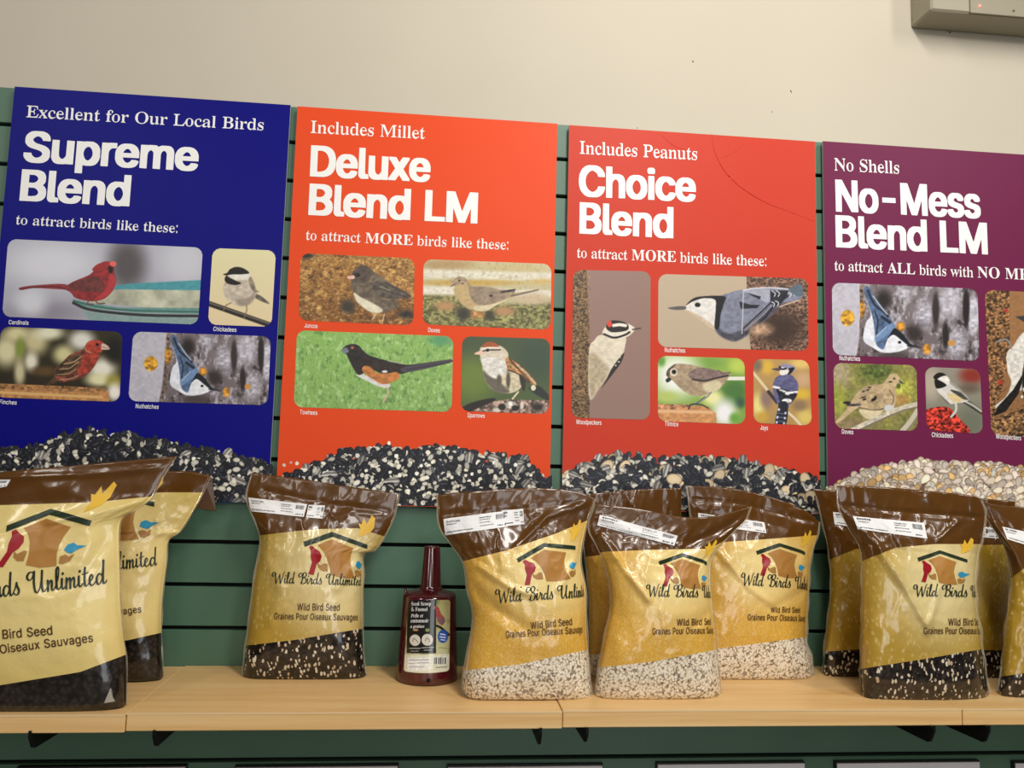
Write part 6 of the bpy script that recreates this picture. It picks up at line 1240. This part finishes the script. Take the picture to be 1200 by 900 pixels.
        poly([(25.6, 2.4), (27.4, -5.4), (25.2, -10.4), (28.4, -9.4), (30.6, -15.4), (33.6, -9.8), (38.4, -18), (41.6, -15.4), (40.6, -7), (36.4, -2), (31, .2)], 'leaf')
        keys = ['roof', 'house', 'red', 'tan', 'blue', 'leaf']; V = []; F = []; MI = []
        for P, key in sh:
            T = [tuple(t) for t in tessellate_polygon([[Vector((x, y, 0)) for x, y in P]])]
            Q = apex + P @ M.T
            Q, T = subdiv(Q, T, 3.5); k = len(V); V += [tuple(x) for x in Q]
            for t in T:
                a, b, c = (Q[i] for i in t); ar = (b[0] - a[0]) * (c[1] - a[1]) - (b[1] - a[1]) * (c[0] - a[0])
                F.append(tuple(i + k for i in (t if ar > 0 else t[::-1]))); MI.append(keys.index(key))
        return s.ink('logo_print', V, F, [INK[k] for k in keys], .0008, None, MI)
    def sticker(s, quad, word=None, parts=((0, 1),), grey=False):
        tl, tr, br, bl = [np.array(c, float) for c in quad]
        f = lambda a, b: (tl * (1 - a) + tr * a) * (1 - b) + (bl * (1 - a) + br * a) * b
        n = 14; V = [f(i / n, j / 3) for j in range(4) for i in range(n + 1)]; top = s.sample(s.squash(V), .0012); low = s.sample(s.squash(V), .0003)
        m = (n + 1) * 4; F = []
        for j in range(3):
            for i in range(n):
                a = j * (n + 1) + i; F.append((a, a + n + 1, a + n + 2, a + 1))
        ring = list(range(n + 1)) + [(j + 1) * (n + 1) - 1 for j in range(1, 4)] + [3 * (n + 1) + i for i in range(n - 1, -1, -1)] + [j * (n + 1) for j in (2, 1)]
        for a, b in zip(ring, ring[1:] + ring[:1]): F.append((a, b, m + b, m + a))
        st = mesh_obj('label_sticker', np.vstack([top, low]), F, M_sticker, s.t)
        V, F = [], []
        def bar(a0, b0, a1, b1):
            k = len(V); V.extend([f(a0, b0), f(a0, b1), f(a1, b1), f(a1, b0)]); F.append((k, k + 1, k + 2, k + 3))
        rng = random.Random(len(s.sp['L']) + int(tl[0]))
        def row(a0, a1, b, h):
            x = a0
            while x < a1: w = rng.uniform(.012, .03); bar(x, b, min(x + w, a1), b + h); x += w + .008
        if not word: row(.04, .24, .10, .13)
        row(.04, .20, .34, .06); row(.04, .45, .80, .07); row(.56, .74, .18, .06); row(.56, .72, .32, .05); row(.56, .76, .50, .05); row(.56, .78, .70, .05); row(.84, .93, .80, .08); bar(.955, .78, .975, .90)
        x = .82
        while x < .96: w = rng.choice((.003, .005, .008)); bar(x, .14, x + w, .46); x += w + .005
        p = mesh_obj('sticker_print', s.sample(s.squash(V), .0016), F, M_tiny, st)
        if word:
            V, F, w = layout('N', word); a = V[:, 0] / w; hgt = .20 / .73
            pts = np.array([f(.04 + .22 * x, .26 - y * hgt) for x, y in zip(a, V[:, 1])])
            mesh_obj('sticker_print', s.sample(s.squash(pts), .0016), [t[::-1] for t in F], M_tiny, st)
    def corner(s, pts, off=.004):
        """clear, empty corner of the bag"""
        P = at([p[0] for p in pts], [p[1] for p in pts], [p[2] for p in pts]); P[:, 2] = np.maximum(P[:, 2], SHELF + .0015)
        n = len(P); V = np.vstack([P, P + np.array([0, .0005, 0])])
        mesh_obj('clear_corner', V, [tuple(range(n)), tuple(range(2 * n - 1, n - 1, -1))] + [(i, i + n, (i + 1) % n + n, (i + 1) % n) for i in range(n)], M_clear, s.t)

F_straw = film('film_straw', '#d6bb64', '#ecd793', 'black')
F_olive = film('film_olive', '#b5953a', '#e6d59c', 'mixed')
F_olive2 = film('film_olive_fine', '#ab8a2c', '#e0cc8e', 'mixed')
F_gold = film('film_gold', '#d8a840', '#f2dc98', 'pale')
BRAND = 'Wild Birds Unlimited'; S1, S2 = 'Wild Bird Seed', 'Graines Pour Oiseaux Sauvages'

# back row first
b = Bag('straw-yellow seed bag half hidden behind the biggest bag', dict(mat=F_straw, Y=-.078, t=.036, seed=3, noseam=(0,),
    L=[(20, 806), (24, 700), (20, 560)], R=[(191, 793), (189, 744), (190, 700), (195, 660), (197, 634), (211, 622), (230, 592), (247, 557)],
    T=[(20, 566), (120, 557), (211, 552.5), (247, 557)], B=[(20, 808), (150, 804), (191, 793)],
    top=[(20, 590), (150, 579), (190, 577), (240, 577)], win=[(20, 768), (151, 750), (191, 741)], cream=(160, 660, 90, 130)))
b.text('brand_lettering', 'W', BRAND, (16, 680), (186, 662), 1.0, M_script); b.text('seed_lettering', 'N', S2, (20, 734), (166, 717.5), 1.15, M_sans)
b.logo((130, 580), [[1.5, 0], [-.1, 1.4]])
flap_bag = b
b.corner([(172, 797, -.085), (190, 794, -.078), (190, 757, -.079), (184, 764, -.084)])

b = Bag('seed bag with speckled dark seeds standing alone left of the dark red scoop', dict(mat=F_olive, Y=-.062, t=.042, seed=5, turn=9,
    L=[(283.5, 795), (289.5, 748), (298.5, 676), (305.5, 637), (300, 612), (289.5, 584), (295.5, 554)],
    R=[(429, 795), (426, 768), (424.5, 710), (426, 672), (426, 650), (441, 643), (460, 609), (467.5, 578)],
    T=[(295.5, 554), (360, 562.5), (414, 571), (467.5, 578)], B=[(283.5, 796), (354, 798), (429, 795)],
    top=[(285, 634), (307, 627), (350, 622), (375, 620), (420, 619), (445, 627), (470, 634)], win=[(284, 757), (345, 750), (428, 736)], cream=(388, 668, 78, 100),
    folds=[([(300, 640), (330, 690), (318, 730)], .003, 7), ([(441, 644), (410, 668), (395, 690)], .004, 5), ([(310, 575), (380, 590), (458, 600)], -.002, 4)]))
b.logo((389, 625.5), [[1.22, 0], [.05, 1.32]]); b.text('brand_lettering', 'W', BRAND, (318.5, 683), (428, 686), 1.0, M_script)
b.text('seed_lettering', 'N', S1, (348.6, 715), (398, 715.6), 1.6, M_sans); b.text('seed_lettering', 'N', S2, (321.5, 725.5), (420, 727), 1.6, M_sans)
b.sticker([(291.5, 583), (360, 591), (356, 606), (294, 599)], 'Supreme Blend'); b.sticker([(361.8, 591.8), (381, 592.4), (378, 608), (358.5, 606.5)])

b = Bag('seed bag showing only a strip, wedged behind the bags under the red poster', dict(mat=F_gold, Y=-.060, t=.030, seed=8, noseam=(-1,),
    L=[(688, 792), (691, 720), (688, 668), (684, 628), (692, 579)], R=[(793, 792), (795, 700), (797, 640), (799, 572)],
    T=[(692, 579), (748, 573.5), (799, 571.5)], B=[(688, 793), (793, 795)],
    top=[(680, 653), (710, 650), (806, 640)], win=[(685, 768), (806, 758)], cream=(780, 690, 50, 70)))
b = Bag('pale seed bag right behind the bag with a dipped top, below the red poster', dict(mat=F_gold, Y=-.064, t=.042, seed=11,
    L=[(806, 798), (812, 720), (816, 660), (812, 620), (804, 569)], R=[(953, 794), (951, 770), (945, 748), (947, 700), (950, 655), (957, 630), (960, 612)],
    T=[(804, 569), (856.7, 572), (906.5, 583), (945, 599), (960, 611)], B=[(806, 799), (850, 799.5), (935, 799), (953, 794)],
    top=[(800, 640), (841, 635.6), (903, 631.5), (960, 627)], win=[(806, 766), (843, 760), (903, 752), (950, 746)], cream=(895, 665, 60, 62),
    folds=[([(842, 645), (880, 690), (905, 708)], .0035, 4), ([(905, 712), (950, 690)], -.003, 6), ([(806, 585), (870, 590), (955, 612)], -.002, 3)]))
b.logo((913.2, 638), [[1, 0], [.02, 1]]); b.text('brand_lettering', 'W', BRAND, (867.4, 685), (977, 692), 1.1, M_script)
b.text('seed_lettering', 'N', S1, (903, 717.6), (940, 718), 1.7, M_sans); b.text('seed_lettering', 'N', S2, (876, 726.6), (963, 728.4), 1.75, M_sans)
b.sticker([(818, 601), (895.4, 612.3), (898, 625), (818, 614)])

b = Bag('seed bag behind the left edge of the front bag under the purple poster', dict(mat=F_olive2, Y=-.052, t=.034, seed=14, noseam=(-1,),
    L=[(964, 789), (967, 750), (973.5, 690), (971, 646), (960, 596), (953.5, 573)], R=[(1086, 797), (1083, 700), (1080, 580)],
    T=[(953.5, 573), (982, 575), (1080, 581)], B=[(964, 790), (984, 796.5), (1086, 798)],
    top=[(955, 664), (972, 656), (1004, 643), (1086, 640)], win=[(960, 764), (1008, 761), (1086, 758)], cream=(1050, 680, 50, 60)))
b.sticker([(976, 600), (1050, 607), (1052, 625), (978, 614.5)])
b = Bag('seed bag in the dark gap behind the two rightmost front bags', dict(mat=F_olive2, Y=-.056, t=.034, seed=17, noseam=(0,),
    L=[(1092, 800), (1096, 700), (1092, 580)], R=[(1190, 800), (1188, 700), (1184, 640), (1190, 588)],
    T=[(1092, 580), (1150, 584), (1190, 588)], B=[(1092, 801), (1162, 804), (1190, 800)],
    top=[(1090, 640), (1190, 638)], win=[(1090, 766), (1152, 762), (1190, 762)], cream=(1120, 690, 40, 50)))
b.sticker([(1100, 613), (1166, 619), (1170, 631), (1102, 627)])

# the folded end of the brown top hanging down behind the seam
P0 = at([236, 243, 248, 251, 253, 243, 231, 232], [555, 555.5, 560, 578, 599, 598, 595, 574], [-.066, -.066, -.060, -.056, -.056, -.057, -.062, -.064])
V = np.vstack([P0, P0 + np.array([0, .0012, 0])])
mesh_obj('folded_flap', V, [tuple(range(8))[::-1], tuple(range(8, 16))] + [(i, i + 8, (i + 1) % 8 + 8, (i + 1) % 8) for i in range(8)], mat('film_brown', '#50300b', .22, .5, .4), flap_bag.t)
# front row
b = Bag('biggest seed bag, at the left edge of the photo, filled with plain black seeds', dict(mat=F_straw, Y=-.222, t=.040, seed=20, noseam=(0,), z=SHELF - .0012,
    L=[(-150, 828), (-156, 700), (-150, 566)], R=[(148, 822), (148, 775), (142, 722), (140, 660), (141, 612), (160, 597), (178, 583), (191, 558), (206, 535)],
    T=[(-150, 572), (0, 555), (100, 545), (206, 534.5)], B=[(-150, 832), (0, 838), (100, 837), (148, 822)],
    top=[(-150, 600), (0, 592), (110, 588.6), (178, 581.8), (210, 575)], win=[(-150, 822), (0, 803), (94, 787.5), (148, 767)], cream=(60, 680, 190, 150), turn=10,
    folds=[([(60, 612), (110, 600), (170, 588)], .004, 6), ([(135, 620), (100, 670), (60, 690)], -.003, 8), ([(142, 640), (143, 720), (146, 790)], .003, 3), ([(-20, 560), (100, 556), (190, 548)], .0025, 3)]))
b.logo((58.6, 599), [[1.62, -.72], [-.10, 1.72]]); b.text('brand_lettering', 'W', BRAND, (-93, 708), (126, 683), 1.0, M_script, bend=2)
b.text('seed_lettering', 'N', S1, (-29, 751.5), (62, 743.5), 1.15, M_sans); b.text('seed_lettering', 'N', S2, (-81, 776), (109.5, 752), 1.12, M_sans)
b.sticker([(-70, 562), (13, 562), (8, 570), (-66, 584)])
b.corner([(122, 824, -.262), (146, 820, -.226), (145, 783, -.226), (137, 788, -.236)])

b = Bag('pale seed bag in front, standing just right of the dark red scoop', dict(mat=F_gold, Y=-.178, t=.044, seed=23,
    L=[(545.5, 818), (542, 800), (547, 768), (554.5, 724), (548, 690), (543.5, 660), (528.5, 637), (515, 615), (512.6, 580)],
    R=[(693, 818), (691, 792), (687, 737), (686, 690), (680, 656), (687, 615), (697, 584)],
    T=[(512.6, 580), (546.7, 576.5), (624.5, 572), (675, 576), (697, 584)], B=[(546, 820), (624.5, 822.5), (693, 818)],
    top=[(512, 664), (543.6, 657.4), (593.4, 645), (649.4, 626), (683.6, 612), (700, 604)], win=[(540, 786), (609, 778.5), (690, 761)], cream=(640, 668, 75, 75),
    folds=[([(562, 664), (600, 690), (628, 697)], .0045, 4), ([(690, 588), (640, 606), (606, 640)], .0045, 3.5), ([(655, 692), (672, 660), (686, 626)], .004, 4), ([(553, 690), (580, 712), (612, 735)], -.005, 8), ([(515, 604), (600, 598), (692, 588)], -.002, 3)]))
b.logo((637.3, 638.3), [[1.2, .12], [-.24, 1.16]]); b.text('brand_lettering', 'W', BRAND, (581, 706), (707, 698), 1.05, M_script)
b.text('seed_lettering', 'N', S1, (622.5, 737), (670.4, 732), 1.65, M_sans); b.text('seed_lettering', 'N', S2, (593, 747.5), (692, 741), 1.75, M_sans)
b.sticker([(519.8, 608.3), (594.5, 598.6), (594.5, 617.5), (522, 627)], 'Sunflower'); b.sticker([(588, 598.2), (613, 596.2), (614.5, 614.3), (591.5, 617)])

b = Bag('pale seed bag in front with a dipped, folded brown top, below the red poster', dict(mat=F_gold, Y=-.176, t=.044, seed=26, turn=13,
    L=[(697, 815), (699.6, 793), (707, 752), (716, 706), (711, 668), (700, 640), (690, 618), (698, 591)],
    R=[(844, 812), (842, 790), (839.6, 762), (834, 705), (832, 668), (838, 648), (856.7, 626), (873, 610), (879.5, 594)],
    T=[(698, 591), (747.8, 596), (794.5, 605), (825.6, 606), (856.7, 600), (879.5, 593)], B=[(697, 816.5), (732, 821.7), (810, 820.5), (844, 812)],
    top=[(690, 650), (710, 646.5), (763, 644.3), (832, 643), (848, 634), (885, 600)], win=[(697, 783), (763, 775.6), (842, 761)], cream=(795, 672, 70, 74),
    folds=[([(704, 628), (730, 665), (760, 702)], .005, 4), ([(712, 668), (716, 710), (707, 760)], .003, 4), ([(700, 606), (770, 632), (800, 640)], .0028, 3), ([(805, 640), (850, 618), (876, 600)], -.004, 5), ([(812, 735), (834, 715)], -.003, 5)]))
b.logo((799.6, 649.8), [[1.02, 0], [.02, 1.02]]); b.text('brand_lettering', 'W', BRAND, (756.5, 698.5), (871, 701), 1.05, M_script)
b.text('seed_lettering', 'N', S1, (793.2, 733), (841, 732), 1.6, M_sans); b.text('seed_lettering', 'N', S2, (764.4, 743.3), (856, 742), 1.75, M_sans)
b.sticker([(703, 603.6), (794, 627.8), (790, 639.4), (699.8, 615.6)])

b = Bag('front seed bag with dark speckled seeds standing below the purple poster', dict(mat=F_olive, Y=-.182, t=.044, seed=29, turn=10,
    L=[(1010.5, 816), (1008, 784), (1009, 743), (1010, 690), (1009, 645), (994, 618), (982, 592), (980.3, 569)],
    R=[(1159, 814), (1153, 772), (1149, 740), (1144, 704), (1145, 660), (1152, 624), (1154, 601), (1149, 586)],
    T=[(980.3, 569), (1036.6, 571), (1101, 576.5), (1139.7, 581), (1149, 586)], B=[(1011, 817), (1069, 823), (1120, 822.5), (1159, 814)],
    top=[(980, 668), (1014, 656), (1049.5, 642), (1094.6, 637.6), (1160, 637.6)], win=[(1008, 784), (1085, 772), (1155, 760)], cream=(1104, 676, 72, 92),
    folds=[([(1030, 644), (1062, 690), (1085, 730)], .005, 5), ([(995, 605), (1040, 650), (1068, 690)], .003, 4), ([(1100, 632), (1122, 612)], .004, 3), ([(1086, 740), (1094, 715), (1100, 690)], .004, 4), ([(985, 592), (1060, 600), (1150, 606)], -.0024, 3)]))
b.logo((1101, 646.4), [[.95, 0], [.03, .98]]); b.text('brand_lettering', 'W', BRAND, (1069.5, 698.5), (1188, 700), 1.0, M_script)
b.text('seed_lettering', 'N', S1, (1110.7, 732.7), (1160, 733), 1.6, M_sans); b.text('seed_lettering', 'N', S2, (1082.7, 742.7), (1178, 743), 1.7, M_sans)
b.sticker([(999, 605), (1082.4, 613), (1086.4, 631.4), (1005.6, 620)])
b.corner([(1011, 815, -.19), (1034, 817, -.214), (1018, 792, -.2), (1011, 784, -.186)])

b = Bag('seed bag cut off by the right edge of the photo', dict(mat=F_olive2, Y=-.172, t=.042, seed=33, noseam=(-1,),
    L=[(1169, 808), (1173.6, 782), (1178.4, 732), (1184.8, 680), (1178.4, 645), (1159, 612), (1140, 584)], R=[(1330, 826), (1322, 720), (1318, 640), (1330, 600)],
    T=[(1140, 583), (1165.5, 591), (1200, 594), (1330, 601)], B=[(1169, 809), (1186, 817.5), (1210, 822), (1330, 828)],
    top=[(1140, 690), (1182, 680), (1200, 666), (1330, 650)], win=[(1165, 794), (1200, 789), (1330, 770)], cream=(1270, 700, 60, 80),
    folds=[([(1165, 615), (1190, 650), (1210, 690)], .004, 4)]))
b.sticker([(1174, 617), (1240, 632), (1243, 651), (1180, 632)])
b.corner([(1169, 809, -.176), (1190, 817, -.196), (1180, 792, -.184), (1173, 780, -.176)])

# ------------------------------------------------------------------ dark red seed scoop
M_scoop = mat('dark_red_plastic', '#4c0e17', .13, .9)
sx0 = at(463.6, 802, -.082); sx1 = at(535.6, 802, -.082); cxs = float((sx0[0] + sx1[0]) / 2); rb = float(sx1[0] - sx0[0]) / 2
CY = -.082; zt = float(at(501, 697, CY - .03)[2]); rt = float(at(532.5, 705, CY)[0] - at(470.5, 705, CY)[0]) / 2
nz0, nz1 = float(at(502, 691, CY - .012)[2]), float(at(504, 640, CY)[2]); nr0 = float(at(515, 690, CY)[0] - at(491.5, 690, CY)[0]) / 2; nr1 = float(at(513.5, 642, CY)[0] - at(495.5, 642, CY)[0]) / 2
sc = thing('seed_scoop', (cxs, CY, SHELF), 'dark red plastic seed scoop and funnel standing mouth down', 'scoop')
SQ = .92
mb = MB()
mb.lathe([(rb - .003, SHELF + .0006), (rb, SHELF + .0014), (rb - .0005, SHELF + .012), (rt + .0004, zt - .010), (rt, zt - .006), (rt - .002, zt - .0025), (rt - .006, zt - .0004), (nr0 + .010, zt + .0035), (nr0 + .002, zt + .0055)], (cxs, CY), 1, SQ, 64)
o = mb.build('cup', M_scoop, sc, True)
mb = MB(); mb.lathe([(nr0 + .0045, zt + .0035), (nr0 + .002, zt + .007), (nr0, zt + .011), (nr1 + .0002, nz1 - .002), (nr1 - .0008, nz1 - .0004), (nr1 - .002, nz1), (nr1 - .0026, nz1 - .002), (nr1 - .003, nz1 - .03)], (cxs + .0016, CY), 1, SQ, 40); mb.build('spout', M_scoop, sc, True)
rp = at(475, 700, CY); mb = MB(); mb.tube([(rp[0], CY, zt - .012), (rp[0] + .0002, CY, zt + .006), (rp[0] + .0004, CY, float(at(475, 690, CY)[2]))], [.0026, .0022, .0016], 10); mb.build('hook_rod', M_scoop, sc, True)
# wrap-around label
def on_cup(px, py, off):
    x = at(px, py, CY - .03)[..., 0]; z = at(px, py, CY - rb * .9)[..., 2]
    rr = np.interp(z, [SHELF, zt], [rb, rt]) + off; s_ = np.clip((x - cxs) / rr, -.97, .97)
    return np.stack([cxs + s_ * rr, CY - SQ * rr * np.sqrt(1 - s_ ** 2), z], -1)
def on_cup_uv(px, py, off):
    Yg = np.full(np.shape(px), CY - rb * .8)
    for _ in range(12):
        P = at(px, py, Yg); rr = np.interp(P[..., 2], [SHELF, zt], [rb, rt]) + off; s_ = np.clip((P[..., 0] - cxs) / rr, -.985, .985); Yg = CY - SQ * rr * np.sqrt(1 - s_ ** 2)
    return at(px, py, Yg)
LABEL = '''g b9b57a cfd0a8
n 6f7a3a 60,70 .5 .1
e 4f5c34 300,170,60,60 b40
P 0d0c0b 95,165 345,165 345,640 85,640
e dcd8cc 160,525,48,50 b4
e dcd8cc 268,520,50,52 b4
l 8a8478 140,535 150,510 172,525 185,545 w8
l 8a8478 250,530 262,505 280,515 290,540 w8
e c49a6a 165,435,25,10 b5
e 8a9a5a 270,435,20,16 b6
p a34a44 320,240 340,225 370,240 390,290 425,345 400,395 360,360 345,310 340,260 j.2
p 7c5a66 360,320 420,345 405,385 370,365 b10
l 1c1712 330,395 380,410 460,480 w22
e 2456b4 405,492,46,58 b4
l dfe6f4 385,470 425,478 w10
l dfe6f4 380,495 430,503 w10
l dfe6f4 388,520 425,526 w8
l 9aa070 370,590 440,598 w10
P e3e3cc 60,655 465,645 465,810 60,810 b10
P f2f2ee 100,680 290,675 290,790 90,795 b4
P f4f4f0 322,675 440,670 436,735 320,738 b3
l 8a8a9a 110,700 280,696 w6
l 8a8a9a 180,725 285,722 w6
l a0a0b0 110,730 160,728 w6
l 9a9aa8 110,760 240,756 w6
l 50504c 90,600 210,598 w8
l b0b0a8 115,597 205,595 w8
l b0b0a8 220,590 325,588 w8
l b0b0a8 120,622 190,620 w6
l b0b0a8 240,612 310,610 w6
l 606058 345,765 440,760 w7
'''
for i, x in enumerate((330, 338, 350, 366, 372, 386, 398, 408, 424, 432)): LABEL += 'l 22221f %d,680 %d,732 w%d j0\n' % (x, x - 2, (4, 6, 9, 4, 6, 10, 5, 6, 8, 4)[i])
nx, ny = 150, 190
s_, t_ = np.meshgrid(np.linspace(0, 1, nx), np.linspace(0, 1, ny))
tl, tr, br, bl = np.array([478.5, 703.5]), np.array([527.6, 703]), np.array([526.5, 786]), np.array([473, 786.5])
Q = (tl * (1 - s_[..., None]) + tr * s_[..., None]) * (1 - t_[..., None]) + (bl * (1 - s_[..., None]) + br * s_[..., None]) * t_[..., None]
Q[..., 1] += 2.6 * (4 * s_ * (1 - s_)) * t_
C = paint((Q[..., 0] - 465) * 7.5, (Q[..., 1] - 680) * 7.5 - 12 * (s_ * (1 - s_)), LABEL, 2.6)
dx = np.maximum(np.abs(s_ - .5) * 52 - 23.5, 0); dy = np.maximum(np.abs(t_ - .5) * 84 - 39.5, 0)
lb = ink_mesh('wrap_label', on_cup_uv(Q[..., 0], Q[..., 1], .0006), C, np.hypot(dx, dy) < 2.6, sc, M_gloss_print)
for tx, p0, p1, sh in (('Seed Scoop', (482, 708.5), (505, 708.2), 0), ('& Funnel', (482, 715), (501, 714.8), 0), ('Pelle et', (481.4, 722.4), (495.5, 722.2), .25), ('entonnoir', (481, 728.4), (502, 728.2), .25), ('à graines', (480.6, 734.6), (497, 734.4), .25)):
    V, F, w = layout('B' if 'à' not in tx and 'entonnoir' != tx else 'B', tx) if 'à' not in tx else layout('B', tx.replace('à', 'a'))
    k = (p1[0] - p0[0]) / w; X = p0[0] + (V[:, 0] + sh * V[:, 1]) * k; Y = p0[1] - V[:, 1] * k * 1.35 + (p1[1] - p0[1]) * V[:, 0] / w + 1.2
    mesh_obj('label_lettering', on_cup_uv(X, Y, .0010), F, M_ink_white, lb)
hp = on_cup_uv(np.array([502.0]), np.array([797.5]), .0004)[0]
mb = MB(); mb.lathe([(.0034, 0), (.0034, .0012), (.0028, .0014)], (0, 0), n=20); o = mb.build('hole', M_black, None); o.rotation_euler = (math.pi / 2, 0, 0); o.location = tuple(hp + np.array([0, .0006, 0])); o.parent = sc; o.matrix_parent_inverse = sc.matrix_world.inverted()
